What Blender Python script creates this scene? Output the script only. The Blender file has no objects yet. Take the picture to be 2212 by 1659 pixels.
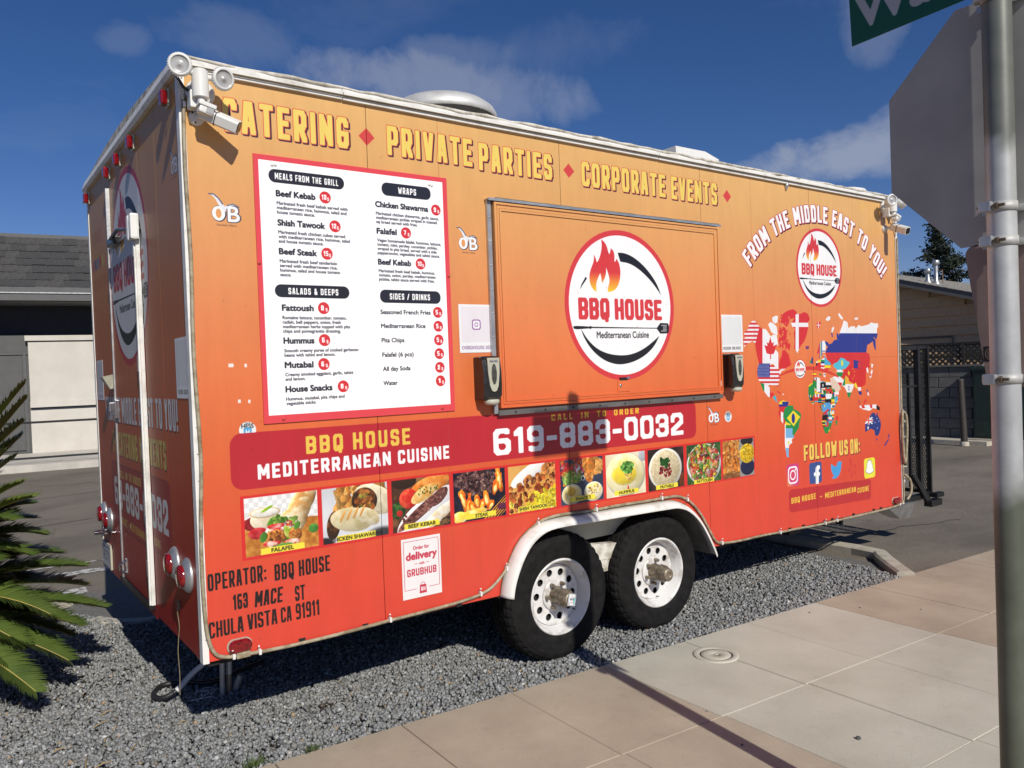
import bpy, bmesh, math, random
import numpy as np
from mathutils import Vector, Matrix
random.seed(7)
C = bpy.context.scene.collection
SC = bpy.context.scene
R = math.radians

# ------------------------------------------------------------------ camera
CAMR = Vector((0.80906, -0.58659, -0.03656)); CAMU = Vector((0.04034, -0.00664, 0.99916)); CAMF = Vector((0.58634, 0.80986, -0.01829))
cam_d = bpy.data.cameras.new('camera'); cam = bpy.data.objects.new('camera', cam_d); C.objects.link(cam)
cam.matrix_world = Matrix.Translation((-0.8833, -3.5581, 1.68)) @ Matrix((CAMR, CAMU, -CAMF)).transposed().to_4x4()
cam_d.sensor_width = 36.0; cam_d.lens = 36.0 * 1710.8 / 2212.0
cam_d.clip_start = 0.05; cam_d.clip_end = 3000
SC.camera = cam

# ------------------------------------------------------------------ light
SUNDIR = Vector((0.148, 1.0, -0.735)).normalized()       # the way the light travels
SUN_EL = math.asin(-SUNDIR.z); SUN_ROT = math.atan2(-SUNDIR.x, -SUNDIR.y)
sun_d = bpy.data.lights.new('sun', 'SUN'); sun_d.energy = 4.3; sun_d.angle = R(0.53); sun_d.color = (1.0, 0.95, 0.85)
sun = bpy.data.objects.new('sun', sun_d); C.objects.link(sun)
sun.rotation_euler = SUNDIR.to_track_quat('-Z', 'Y').to_euler(); sun.location = (-3, -12, 12)
W = bpy.data.worlds.new('World'); SC.world = W; W.use_nodes = True
wt = W.node_tree; wt.nodes.clear()
def wn(t, **k):
    n = wt.nodes.new(t)
    for a, b in k.items(): setattr(n, a, b)
    return n
def wl(a, b): wt.links.new(a, b)
sky = wn('ShaderNodeTexSky'); sky.sky_type = 'NISHITA'; sky.sun_disc = False
sky.sun_elevation = SUN_EL; sky.sun_rotation = SUN_ROT; sky.air_density = 0.85; sky.dust_density = 0.25; sky.ozone_density = 4.0; sky.altitude = 200
hs = wn('ShaderNodeHueSaturation'); hs.inputs['Saturation'].default_value = 1.22; hs.inputs['Value'].default_value = 1.0
wl(sky.outputs[0], hs.inputs['Color'])
tc = wn('ShaderNodeTexCoord')
def vdot(v):
    n = wn('ShaderNodeVectorMath', operation='DOT_PRODUCT'); wl(tc.outputs['Generated'], n.inputs[0]); n.inputs[1].default_value = v; return n.outputs['Value']
def wm(op, a, b=None, c=None, clamp=False):
    n = wn('ShaderNodeMath', operation=op); n.use_clamp = clamp
    for i, q in enumerate((a, b, c)):
        if q is None: continue
        if isinstance(q, (int, float)): n.inputs[i].default_value = q
        else: wl(q, n.inputs[i])
    return n.outputs[0]
nz = wn('ShaderNodeTexNoise'); nz.inputs['Scale'].default_value = 9.0; nz.inputs['Detail'].default_value = 10; nz.inputs['Roughness'].default_value = 0.62; nz.inputs['Distortion'].default_value = .35
wl(tc.outputs['Generated'], nz.inputs['Vector'])
nz2 = wn('ShaderNodeTexNoise'); nz2.inputs['Scale'].default_value = 2.6; nz2.inputs['Detail'].default_value = 8; nz2.inputs['Roughness'].default_value = 0.6
mp = wn('ShaderNodeMapping'); mp.inputs['Scale'].default_value = (1.0, 1.0, 2.4); wl(tc.outputs['Generated'], mp.inputs[0]); wl(mp.outputs[0], nz2.inputs['Vector'])
nzc = wm('SUBTRACT', nz.outputs['Fac'], 0.5)
def cloud(px, py, rx, ry, rot, dens):
    # a soft cloud around one direction of the sky
    d = (CAMF + CAMR * ((px - 1106) / 1710.8) + CAMU * ((829.5 - py) / 1710.8)).normalized()
    up = Vector((0, 0, 1)); e = d.cross(up).normalized(); n_ = e.cross(d).normalized()
    ca, sa = math.cos(rot), math.sin(rot); a = e * ca + n_ * sa; b = n_ * ca - e * sa
    u = wm('DIVIDE', vdot(a), rx); v = wm('DIVIDE', vdot(b), ry); f = vdot(d)
    r2 = wm('ADD', wm('MULTIPLY', u, u), wm('MULTIPLY', v, v))
    r2 = wm('ADD', r2, wm('MULTIPLY', nzc, -3.6))
    m = wm('SUBTRACT', 1.0, r2, clamp=True)
    m = wm('MULTIPLY', m, wm('GREATER_THAN', f, 0.0))
    m = wm('MULTIPLY', wm('SMOOTH_MIN', m, 0.75, 0.3), dens)
    return m
ms = [cloud(890, 175, .16, .036, -0.08, .50), cloud(1090, 200, .12, .045, -.15, .36), cloud(980, 130, .12, .03, .1, .22), cloud(1820, 325, .10, .032, .12, .75), cloud(1700, 356, .09, .016, .1, .35), cloud(1930, 305, .06, .04, 0, .55), cloud(1870, 40, .04, .05, .3, .25),
      cloud(500, 85, .08, .035, -.2, .17), cloud(1130, 120, .12, .04, .1, .10), cloud(260, 80, .03, .02, .1, .16)]
tot = ms[0]
for m in ms[1:]: tot = wm('MAXIMUM', tot, m)
thin = wm('MULTIPLY', wm('SUBTRACT', nz2.outputs['Fac'], 0.56, clamp=True), 0.55)
tot = wm('ADD', tot, thin, clamp=True)
mixc = wn('ShaderNodeMix', data_type='RGBA'); tn = wn('ShaderNodeMix', data_type='RGBA', blend_type='MULTIPLY'); tn.inputs['Factor'].default_value = 1; wl(hs.outputs[0], tn.inputs['A']); tn.inputs['B'].default_value = (1.08, .90, 1.05, 1); wl(tot, mixc.inputs['Factor']); wl(tn.outputs['Result'], mixc.inputs['A']); mixc.inputs['B'].default_value = (6.6, 7.0, 8.0, 1)
bg = wn('ShaderNodeBackground'); bg.inputs['Strength'].default_value = 0.066
wl(mixc.outputs['Result'], bg.inputs['Color'])
wo = wn('ShaderNodeOutputWorld'); wl(bg.outputs[0], wo.inputs['Surface'])
vs = SC.view_settings; vs.view_transform = 'Standard'; vs.look = 'None'; vs.exposure = 0.0; vs.gamma = 1.0; vs.use_curve_mapping = False
SC.render.engine = 'CYCLES'; SC.cycles.max_bounces = 6; SC.cycles.use_denoising = True

# ------------------------------------------------------------------ helpers: objects
def link(name, me, mats, parent=None):
    o = bpy.data.objects.new(name, me); C.objects.link(o)
    if not isinstance(mats, (list, tuple)): mats = [mats]
    if me is not None and len(me.materials) == 0:
        for m in mats: me.materials.append(m)
    if parent is not None: o.parent = parent
    return o
def tag(o, label=None, cat=None, group=None, kind=None):
    if label: o['label'] = label
    if cat: o['category'] = cat
    if group: o['group'] = group
    if kind: o['kind'] = kind
    return o
def empty(name, loc=(0, 0, 0), rz=0, parent=None):
    o = bpy.data.objects.new(name, None); o.location = loc; o.rotation_euler = (0, 0, rz); o.empty_display_size = .2; C.objects.link(o)
    if parent is not None: o.parent = parent
    return o
def copy_tree(o, parent=None):
    c = o.copy(); C.objects.link(c)
    if parent is not None: c.parent = parent
    for ch in [q for q in bpy.data.objects if q.parent == o]: copy_tree(ch, c)
    return c

class MB:
    def __init__(s): s.v = []; s.f = []; s.mi = []; s.m = 0; s.sm = []
    def add(s, vs, fs, smooth=False):
        b = len(s.v); s.v += [tuple(q) for q in vs]
        for f in fs: s.f.append([b + i for i in f]); s.mi.append(s.m); s.sm.append(smooth)
    def box(s, a, b, M=None, bev=0):
        x0, y0, z0 = a; x1, y1, z1 = b
        if bev > 0:
            # chamfered box: inset corners
            vs = []; fs = []
            for sz, z in ((0, z0), (1, z1)):
                pass
            bm = bmesh.new(); bmesh.ops.create_cube(bm, size=1)
            for q in bm.verts: q.co = Vector(((q.co.x + .5) * (x1 - x0) + x0, (q.co.y + .5) * (y1 - y0) + y0, (q.co.z + .5) * (z1 - z0) + z0))
            bmesh.ops.bevel(bm, geom=bm.edges[:], offset=bev, segments=2, profile=.6, affect='EDGES')
            bm.verts.index_update()
            vs = [q.co.copy() for q in bm.verts]; fs = [[q.index for q in f.verts] for f in bm.faces]; bm.free()
            if M: vs = [M @ q for q in vs]
            s.add(vs, fs); return s
        vs = [Vector(q) for q in ((x0, y0, z0), (x1, y0, z0), (x1, y1, z0), (x0, y1, z0), (x0, y0, z1), (x1, y0, z1), (x1, y1, z1), (x0, y1, z1))]
        if M: vs = [M @ q for q in vs]
        s.add(vs, [(0, 3, 2, 1), (4, 5, 6, 7), (0, 1, 5, 4), (1, 2, 6, 5), (2, 3, 7, 6), (3, 0, 4, 7)]); return s
    def tube(s, pts, r, n=8, caps=True, smooth=True):
        pts = [Vector(p) for p in pts]; rs = r if isinstance(r, (list, tuple)) else [r] * len(pts)
        rings = []; ref = None
        for i, p in enumerate(pts):
            d = (pts[min(i + 1, len(pts) - 1)] - pts[max(i - 1, 0)]).normalized()
            if ref is None:
                ref = Vector((0, 0, 1)) if abs(d.z) < .9 else Vector((1, 0, 0))
            u = (ref - d * ref.dot(d)).normalized(); w = d.cross(u); ref = u
            rings.append([p + (u * math.cos(t) + w * math.sin(t)) * rs[i] for t in [2 * math.pi * k / n for k in range(n)]])
        vs = [q for g in rings for q in g]; fs = []
        for i in range(len(pts) - 1):
            for k in range(n):
                a = i * n + k; b = i * n + (k + 1) % n; fs.append((a, b, b + n, a + n))
        s.add(vs, fs, smooth)
        if caps: s.add(rings[0], [tuple(range(n))[::-1]]); s.add(rings[-1], [tuple(range(n))])
        return s
    def lathe(s, prof, n=32, M=None, smooth=True, close=False):
        # prof: (radius, height) pairs about local Z
        vs = []; fs = []
        for r, h in prof:
            for k in range(n):
                t = 2 * math.pi * k / n; v = Vector((r * math.cos(t), r * math.sin(t), h)); vs.append(M @ v if M else v)
        m = len(prof)
        for i in range(m if close else m - 1):
            for k in range(n):
                a = i * n + k; b = i * n + (k + 1) % n; c = ((i + 1) % m) * n + (k + 1) % n; d = ((i + 1) % m) * n + k
                fs.append((a, b, c, d))
        s.add(vs, fs, smooth); return s
    def prism(s, poly, axis, a, b, M=None):
        # poly: 2D outline; axis: 0,1,2 is the extrusion axis
        n = len(poly)
        def pt(p, t):
            q = list(p); q.insert(axis, t); q = Vector(q); return M @ q if M else q
        vs = [pt(p, a) for p in poly] + [pt(p, b) for p in poly]
        fs = [tuple(range(n)), tuple(range(n, 2 * n))[::-1]] + [(i, i + n, (i + 1) % n + n, (i + 1) % n) for i in range(n)]
        s.add(vs, fs); return s
    def mesh(s, name):
        me = bpy.data.meshes.new(name); me.from_pydata(s.v, [], s.f)
        me.polygons.foreach_set('material_index', s.mi); me.polygons.foreach_set('use_smooth', s.sm)
        bm = bmesh.new(); bm.from_mesh(me); bmesh.ops.recalc_face_normals(bm, faces=bm.faces); bm.to_mesh(me); bm.free()
        me.update(); return me
    def build(s, name, mats, parent=None):
        return link(name, s.mesh(name), mats, parent)

def flat_shape(name, contours, depth, mats, parent=None, M=None, bevel=0):
    cu = bpy.data.curves.new(name, 'CURVE'); cu.dimensions = '2D'; cu.fill_mode = 'BOTH'; cu.extrude = depth / 2; cu.bevel_depth = bevel; cu.bevel_resolution = 1
    for c in contours:
        sp = cu.splines.new('POLY'); sp.points.add(len(c) - 1); sp.use_cyclic_u = True
        for i, p in enumerate(c): sp.points[i].co = (p[0], p[1], 0, 1)
    o = bpy.data.objects.new(name, cu); C.objects.link(o)
    dg = bpy.context.evaluated_depsgraph_get(); me = bpy.data.meshes.new_from_object(o.evaluated_get(dg))
    bpy.data.objects.remove(o); bpy.data.curves.remove(cu)
    if M is not None: me.transform(M)
    me.materials.clear(); me.name = name
    return link(name, me, mats, parent)
def circle(cx, cy, rx, ry=None, n=28, a0=0):
    ry = rx if ry is None else ry
    return [(cx + rx * math.cos(a0 + 2 * math.pi * k / n), cy + ry * math.sin(a0 + 2 * math.pi * k / n)) for k in range(n)]

# ------------------------------------------------------------------ helpers: materials
def srgb(r, g, b):
    f = lambda c: (c / 12.92 if c <= .04045 else ((c + .055) / 1.055) ** 2.4)
    return (f(r / 255), f(g / 255), f(b / 255))
def mat(name, col, rough=.6, metal=0, var=.12, scale=6, bump=0, bscale=60, col2=None, coat=0, spec=.5, coord='Object', alpha=1, trans=0, stretch=None, thr=None):
    m = bpy.data.materials.new(name); m.use_nodes = True; t = m.node_tree; b = t.nodes['Principled BSDF']
    tcn = t.nodes.new('ShaderNodeTexCoord'); src = tcn.outputs[coord]
    if stretch:
        mpn = t.nodes.new('ShaderNodeMapping'); mpn.inputs['Scale'].default_value = stretch; t.links.new(src, mpn.inputs[0]); src = mpn.outputs[0]
    n1 = t.nodes.new('ShaderNodeTexNoise'); n1.inputs['Scale'].default_value = scale; n1.inputs['Detail'].default_value = 6; n1.inputs['Roughness'].default_value = .62; t.links.new(src, n1.inputs['Vector'])
    rp = t.nodes.new('ShaderNodeValToRGB'); e = rp.color_ramp.elements
    c2 = col2 or tuple(max(0, q * (1 - var * 2.2)) for q in col)
    c1 = col if col2 else tuple(min(1, q * (1 + var)) for q in col)
    e[0].position, e[1].position = thr or (.3, .7); e[0].color = (*c2, 1); e[1].color = (*c1, 1)
    t.links.new(n1.outputs['Fac'], rp.inputs[0]); t.links.new(rp.outputs[0], b.inputs['Base Color'])
    b.inputs['Metallic'].default_value = metal; b.inputs['Specular IOR Level'].default_value = spec
    mr = t.nodes.new('ShaderNodeMapRange'); mr.inputs['To Min'].default_value = max(.02, rough - .08); mr.inputs['To Max'].default_value = min(1, rough + .1); t.links.new(n1.outputs['Fac'], mr.inputs[0]); t.links.new(mr.outputs[0], b.inputs['Roughness'])
    if coat: b.inputs['Coat Weight'].default_value = coat; b.inputs['Coat Roughness'].default_value = .12
    if trans: b.inputs['Transmission Weight'].default_value = trans
    if bump:
        n2 = t.nodes.new('ShaderNodeTexNoise'); n2.inputs['Scale'].default_value = bscale; n2.inputs['Detail'].default_value = 4; t.links.new(src, n2.inputs['Vector'])
        bp = t.nodes.new('ShaderNodeBump'); bp.inputs['Strength'].default_value = min(1, bump); bp.inputs['Distance'].default_value = .004; t.links.new(n2.outputs['Fac'], bp.inputs['Height']); t.links.new(bp.outputs[0], b.inputs['Normal'])
    return m
def print_mat(name, img, rough=.35, gain=.92, warp=.0, coat=.25, grime=.10, spec=.5):
    # a printed vinyl surface: the print, a little grime and sun-fade, slight waviness of the panel
    m = bpy.data.materials.new(name); m.use_nodes = True; t = m.node_tree; b = t.nodes['Principled BSDF']
    im = t.nodes.new('ShaderNodeTexImage'); im.image = img; im.interpolation = 'Linear'; im.extension = 'EXTEND'
    tcn = t.nodes.new('ShaderNodeTexCoord')
    mpn = t.nodes.new('ShaderNodeMapping'); mpn.inputs['Scale'].default_value = (5, 5, 1.1); t.links.new(tcn.outputs['Object'], mpn.inputs[0])
    n1 = t.nodes.new('ShaderNodeTexNoise'); n1.inputs['Scale'].default_value = 2.2; n1.inputs['Detail'].default_value = 9; n1.inputs['Roughness'].default_value = .68; t.links.new(mpn.outputs[0], n1.inputs['Vector'])
    mr = t.nodes.new('ShaderNodeMapRange'); mr.inputs['From Min'].default_value = .25; mr.inputs['From Max'].default_value = .75; mr.inputs['To Min'].default_value = gain * (1 - grime); mr.inputs['To Max'].default_value = gain; t.links.new(n1.outputs['Fac'], mr.inputs[0])
    # small specks of dirt
    n3 = t.nodes.new('ShaderNodeTexNoise'); n3.inputs['Scale'].default_value = 26; n3.inputs['Detail'].default_value = 3; t.links.new(tcn.outputs['Object'], n3.inputs['Vector'])
    sp = t.nodes.new('ShaderNodeMapRange'); sp.inputs['From Min'].default_value = .24; sp.inputs['From Max'].default_value = .30; sp.inputs['To Min'].default_value = .8; sp.inputs['To Max'].default_value = 1; t.links.new(n3.outputs['Fac'], sp.inputs[0])
    mu = t.nodes.new('ShaderNodeMath'); mu.operation = 'MULTIPLY'; t.links.new(mr.outputs[0], mu.inputs[0]); t.links.new(sp.outputs[0], mu.inputs[1])
    vm = t.nodes.new('ShaderNodeVectorMath'); vm.operation = 'SCALE'; t.links.new(im.outputs['Color'], vm.inputs[0]); t.links.new(mu.outputs[0], vm.inputs['Scale'])
    t.links.new(vm.outputs[0], b.inputs['Base Color']); b.inputs['Roughness'].default_value = rough; b.inputs['Specular IOR Level'].default_value = spec
    b.inputs['Coat Weight'].default_value = coat; b.inputs['Coat Roughness'].default_value = .08
    if warp:
        n2 = t.nodes.new('ShaderNodeTexNoise'); n2.inputs['Scale'].default_value = 2.3; n2.inputs['Detail'].default_value = 2; t.links.new(tcn.outputs['Object'], n2.inputs['Vector'])
        bp = t.nodes.new('ShaderNodeBump'); bp.inputs['Strength'].default_value = warp; bp.inputs['Distance'].default_value = .02; t.links.new(n2.outputs['Fac'], bp.inputs['Height']); t.links.new(bp.outputs[0], b.inputs['Normal']); t.links.new(bp.outputs[0], b.inputs['Coat Normal'])
    return m

# ------------------------------------------------------------------ the printed wrap: lettering and pictures drawn into images with numpy
class Canvas:
    def __init__(s, x0, z0, x1, z1, ppm):
        s.x0, s.z0, s.x1, s.z1, s.k = x0, z0, x1, z1, ppm
        s.w = int(round((x1 - x0) * ppm)); s.h = int(round((z1 - z0) * ppm)); s.a = np.zeros((s.h, s.w, 3), np.float32)
    def px(s, P): P = np.asarray(P, float); return np.stack([(P[..., 0] - s.x0) * s.k, (P[..., 1] - s.z0) * s.k], -1)
    def box(s, x0, z0, x1, z1, pad=0):
        a = max(0, int(math.floor((x0 - s.x0 - pad) * s.k))); b = min(s.w, int(math.ceil((x1 - s.x0 + pad) * s.k)) + 1)
        c = max(0, int(math.floor((z0 - s.z0 - pad) * s.k))); d = min(s.h, int(math.ceil((z1 - s.z0 + pad) * s.k)) + 1)
        return a, b, c, d
    def grid(s, bx):
        a, b, c, d = bx; return np.meshgrid(s.x0 + (np.arange(a, b) + .5) / s.k, s.z0 + (np.arange(c, d) + .5) / s.k)
    def put(s, bx, m, col):
        a, b, c, d = bx
        if b <= a or d <= c: return
        m = m[..., None]; col = np.asarray(col, np.float32); r = s.a[c:d, a:b]; s.a[c:d, a:b] = r * (1 - m) + col * m
    def mask(s, cont):
        cs = [s.px(c) for c in cont]; al = np.concatenate(cs)
        a = max(0, int(math.floor(al[:, 0].min())) - 1); b = min(s.w, int(math.ceil(al[:, 0].max())) + 2)
        c = max(0, int(math.floor(al[:, 1].min())) - 1); d = min(s.h, int(math.ceil(al[:, 1].max())) + 2)
        if b <= a or d <= c: return None, None
        SS = 4; ys = c + (np.arange((d - c) * SS) + .5) / SS
        p0 = np.concatenate([q for q in cs]); p1 = np.concatenate([np.roll(q, -1, 0) for q in cs])
        acc = np.zeros((len(ys), b - a + 2), np.float32)
        for i0 in range(0, len(p0), 400):
            A, B = p0[i0:i0 + 400], p1[i0:i0 + 400]
            up = (A[:, 1][:, None] <= ys) & (B[:, 1][:, None] > ys); dn = (B[:, 1][:, None] <= ys) & (A[:, 1][:, None] > ys)
            e, r = np.nonzero(up | dn)
            if len(e) == 0: continue
            sg = np.where(up[e, r], 1., -1.); t = (ys[r] - A[e, 1]) / (B[e, 1] - A[e, 1]); x = A[e, 0] + t * (B[e, 0] - A[e, 0]) - a
            x = np.clip(x, 0, b - a); ix = np.floor(x).astype(int); fx = x - ix
            np.add.at(acc, (r, ix), sg * (1 - fx)); np.add.at(acc, (r, ix + 1), sg * fx)
        cov = np.clip(np.abs(np.cumsum(acc, 1)[:, :b - a]), 0, 1)
        return (a, b, c, d), cov.reshape(d - c, SS, b - a).mean(1)
    def poly(s, cont, col, al=1.):
        if not isinstance(cont[0][0], (list, tuple, np.ndarray)): cont = [cont]
        bx, m = s.mask([np.asarray(c, float) for c in cont])
        if bx: s.put(bx, m * al, col)
    def ell(s, cx, cz, rx, rz=None, col=(1, 1, 1), al=1.): s.poly(circle(cx, cz, rx, rz, 64), col, al)
    def rect(s, x0, z0, x1, z1, col, r=0, al=1.):
        if r <= 0: s.poly([(x0, z0), (x1, z0), (x1, z1), (x0, z1)], col, al); return
        p = []
        for cx, cz, a0 in ((x1 - r, z0 + r, -90), (x1 - r, z1 - r, 0), (x0 + r, z1 - r, 90), (x0 + r, z0 + r, 180)):
            p += [(cx + r * math.cos(R(a0 + t)), cz + r * math.sin(R(a0 + t))) for t in range(0, 91, 10)]
        s.poly(p, col, al)
    def line(s, pts, w, col, al=1.):
        for (x0, z0), (x1, z1) in zip(pts[:-1], pts[1:]):
            L = math.hypot(x1 - x0, z1 - z0) or 1; nx, nz = -(z1 - z0) / L * w / 2, (x1 - x0) / L * w / 2
            s.poly([(x0 + nx, z0 + nz), (x0 - nx, z0 - nz), (x1 - nx, z1 - nz), (x1 + nx, z1 + nz)], col, al)
    def image(s, name):
        im = bpy.data.images.new(name, s.w, s.h, alpha=False); px = np.ones((s.h, s.w, 4), np.float32); px[..., :3] = np.clip(s.a, 0, 1)
        im.pixels.foreach_set(px.ravel()); im.update(); im.pack(); return im
def rgb(r, g, b): return (r / 255, g / 255, b / 255)

_gc = {}
def font_contours(text):
    if text in _gc: return _gc[text]
    cu = bpy.data.curves.new('t', 'FONT'); cu.body = text; cu.resolution_u = 3; o = bpy.data.objects.new('t', cu); C.objects.link(o)
    dg = bpy.context.evaluated_depsgraph_get(); oe = o.evaluated_get(dg); cc = oe.to_curve(dg); out = []
    for sp in cc.splines:
        bp = sp.bezier_points; n = len(bp); pts = []
        for i in range(n):
            p0, p1 = bp[i], bp[(i + 1) % n]; a, b, c_, d = p0.co, p0.handle_right, p1.handle_left, p1.co
            for k in range(4):
                t = k / 4; q = a * (1 - t) ** 3 + b * 3 * t * (1 - t) ** 2 + c_ * 3 * t * t * (1 - t) + d * t ** 3; pts.append((q.x, q.y))
        out.append(np.array(pts))
    oe.to_curve_clear(); bpy.data.objects.remove(o); bpy.data.curves.remove(cu)
    _gc[text] = out; return out
_H = font_contours('H'); CAP = max(c[:, 1].max() for c in _H)
def label_text(cv, text, x, z, h, col, x2=None, bold=0, center=False, ang=0, shear=0):
    """plain lettering: baseline start (x, z), cap height h, optionally stretched to end at x2"""
    cs = font_contours(text); al = np.concatenate(cs); xa, xb = al[:, 0].min(), al[:, 0].max(); k = h / CAP
    kx = (x2 - x) / (xb - xa) if x2 else k * .92
    wd = (xb - xa) * kx; x0 = x - wd / 2 if center else x
    ca, sa = math.cos(ang), math.sin(ang); out = []
    for c in cs:
        u = (c[:, 0] - xa) * kx + c[:, 1] * k * shear; v = c[:, 1] * k; u0 = x0 - x
        out.append(np.stack([x + (u + u0) * ca - v * sa, z + (u + u0) * sa + v * ca], -1))
    bx, m = cv.mask(out)
    if not bx: return
    b = bold * cv.k * .6
    if b > .3:
        a_, b_, c_, d_ = bx; pad = int(math.ceil(b)) + 1; M2 = np.pad(m, pad); r = M2.copy()
        for dx, dy in ((1, 0), (-1, 0), (0, 1), (0, -1), (.7, .7), (-.7, .7), (.7, -.7), (-.7, -.7)):
            fx, fy = dx * b, dy * b; ix, iy = int(math.floor(fx)), int(math.floor(fy)); tx, ty = fx - ix, fy - iy
            g = lambda i, j: np.roll(np.roll(M2, j, 0), i, 1)
            r = np.maximum(r, (g(ix, iy) * (1 - tx) + g(ix + 1, iy) * tx) * (1 - ty) + (g(ix, iy + 1) * (1 - tx) + g(ix + 1, iy + 1) * tx) * ty)
        a2, b2, c2, d2 = a_ - pad, b_ + pad, c_ - pad, d_ + pad
        ca2, cb2, cc2, cd2 = max(0, a2), min(cv.w, b2), max(0, c2), min(cv.h, d2)
        m = r[cc2 - c2:r.shape[0] - (d2 - cd2), ca2 - a2:r.shape[1] - (b2 - cb2)]; bx = (ca2, cb2, cc2, cd2)
    cv.put(bx, m, col)

# block display letters drawn as strokes on a unit cell; numbers are x,y along the cell
K = .16
BL = {
 'A': (1, ['0,0 .3,1 .7,1 1,0', '.15,.27 .85,.27']), 'B': (1, ['0,0 0,1 .8,1 1,.86 1,.64 .85,.5 1,.36 1,.14 .8,0 0,0', '0,.5 .85,.5']),
 'C': (1, ['1,.80 1,.86 .8,1 .2,1 0,.86 0,.14 .2,0 .8,0 1,.14 1,.20']), 'D': (1, ['0,0 0,1 .75,1 1,.84 1,.16 .75,0 0,0']),
 'E': (.86, ['1,1 0,1 0,0 1,0', '0,.5 .85,.5']), 'F': (.86, ['1,1 0,1 0,0', '0,.48 .85,.48']),
 'G': (1, ['1,.82 1,.86 .8,1 .2,1 0,.86 0,.14 .2,0 .8,0 1,.14 1,.46 .6,.46']), 'H': (1, ['0,0 0,1', '1,0 1,1', '0,.5 1,.5']),
 'I': (.0, ['.5,0 .5,1']), 'J': (.9, ['1,1 1,.14 .8,0 .2,0 0,.14 0,.3']), 'K': (1, ['0,0 0,1', '1,1 .3,.52 1,0', '0,.5 .3,.52']), 'L': (.82, ['0,1 0,0 1,0']),
 'M': (1.45, ['0,0 0,1', '1,0 1,1', '.05,1 .5,.3 .95,1']), 'N': (1.1, ['0,0 0,1', '1,0 1,1', '.02,1 .98,0']), 'O': (1, ['.2,0 0,.14 0,.86 .2,1 .8,1 1,.86 1,.14 .8,0 .2,0']),
 'P': (1, ['0,0 0,1 .8,1 1,.86 1,.54 .8,.42 0,.42']), 'Q': (1, ['.2,0 0,.14 0,.86 .2,1 .8,1 1,.86 1,.14 .8,0 .2,0', '.55,.2 .8,-.14']),
 'R': (1, ['0,0 0,1 .8,1 1,.86 1,.58 .8,.45 0,.45', '.5,.45 1,0']), 'S': (.95, ['1,.82 1,.86 .8,1 .2,1 0,.86 0,.64 .15,.53 .85,.47 1,.36 1,.14 .8,0 .2,0 0,.14 0,.18']),
 'T': (1, ['0,1 1,1', '.5,1 .5,0']), 'U': (1, ['0,1 0,.14 .2,0 .8,0 1,.14 1,1']), 'V': (1, ['0,1 .38,0 .62,0 1,1']), 'W': (1.5, ['0,1 .22,0 .5,.7 .78,0 1,1']),
 'X': (1, ['0,1 1,0', '0,0 1,1']), 'Y': (1, ['0,1 .5,.45 1,1', '.5,.45 .5,0']), 'Z': (1, ['0,1 1,1 0,0 1,0']),
 '0': (1, ['.2,0 0,.14 0,.86 .2,1 .8,1 1,.86 1,.14 .8,0 .2,0']), '1': (.45, ['0,.82 .8,1 .8,0']), '2': (1, ['0,.72 0,.86 .2,1 .8,1 1,.86 1,.6 0,.18 0,0 1,0']),
 '3': (1, ['0,.76 0,.86 .2,1 .8,1 1,.86 1,.64 .85,.51 1,.38 1,.14 .8,0 .2,0 0,.14 0,.24', '.35,.51 .85,.51']), '4': (1, ['.8,0 .8,1 0,.3 1,.3']),
 '5': (1, ['1,1 0,1 0,.55 .8,.55 1,.42 1,.14 .8,0 0,0']), '6': (1, ['.92,.95 .8,1 .2,1 0,.86 0,.14 .2,0 .8,0 1,.14 1,.42 .8,.54 0,.54']),
 '7': (1, ['0,1 1,1 .4,0']), '8': (1, ['.2,0 0,.14 0,.38 .15,.51 0,.64 0,.86 .2,1 .8,1 1,.86 1,.64 .85,.51 1,.38 1,.14 .8,0 .2,0', '.15,.51 .85,.51']),
 '9': (1, ['.08,.05 .2,0 .8,0 1,.14 1,.86 .8,1 .2,1 0,.86 0,.58 .2,.46 1,.46']), '!': (0, ['.5,1 .5,.36', '.5,0 .5,.03']), ':': (0, ['.5,.1 .5,.13', '.5,.62 .5,.65']),
 '-': (.5, ['0,.45 1,.45']), '.': (0, ['.5,0 .5,.03']), '/': (.8, ['0,0 1,1']), '&': (1.1, ['1,0 .15,.75 .2,.95 .4,1 .6,.95 .6,.75 0,.3 .1,.05 .4,0 .8,.1 1,.42']), '+': (.6, ['0,.5 1,.5', '.5,.3 .5,.7'])}
def _segs(ch, w):
    g = BL[ch][1]; out = []
    for st in g:
        p = [tuple(map(float, q.split(','))) for q in st.split()]
        out += list(zip(p[:-1], p[1:]))
    return out
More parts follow.
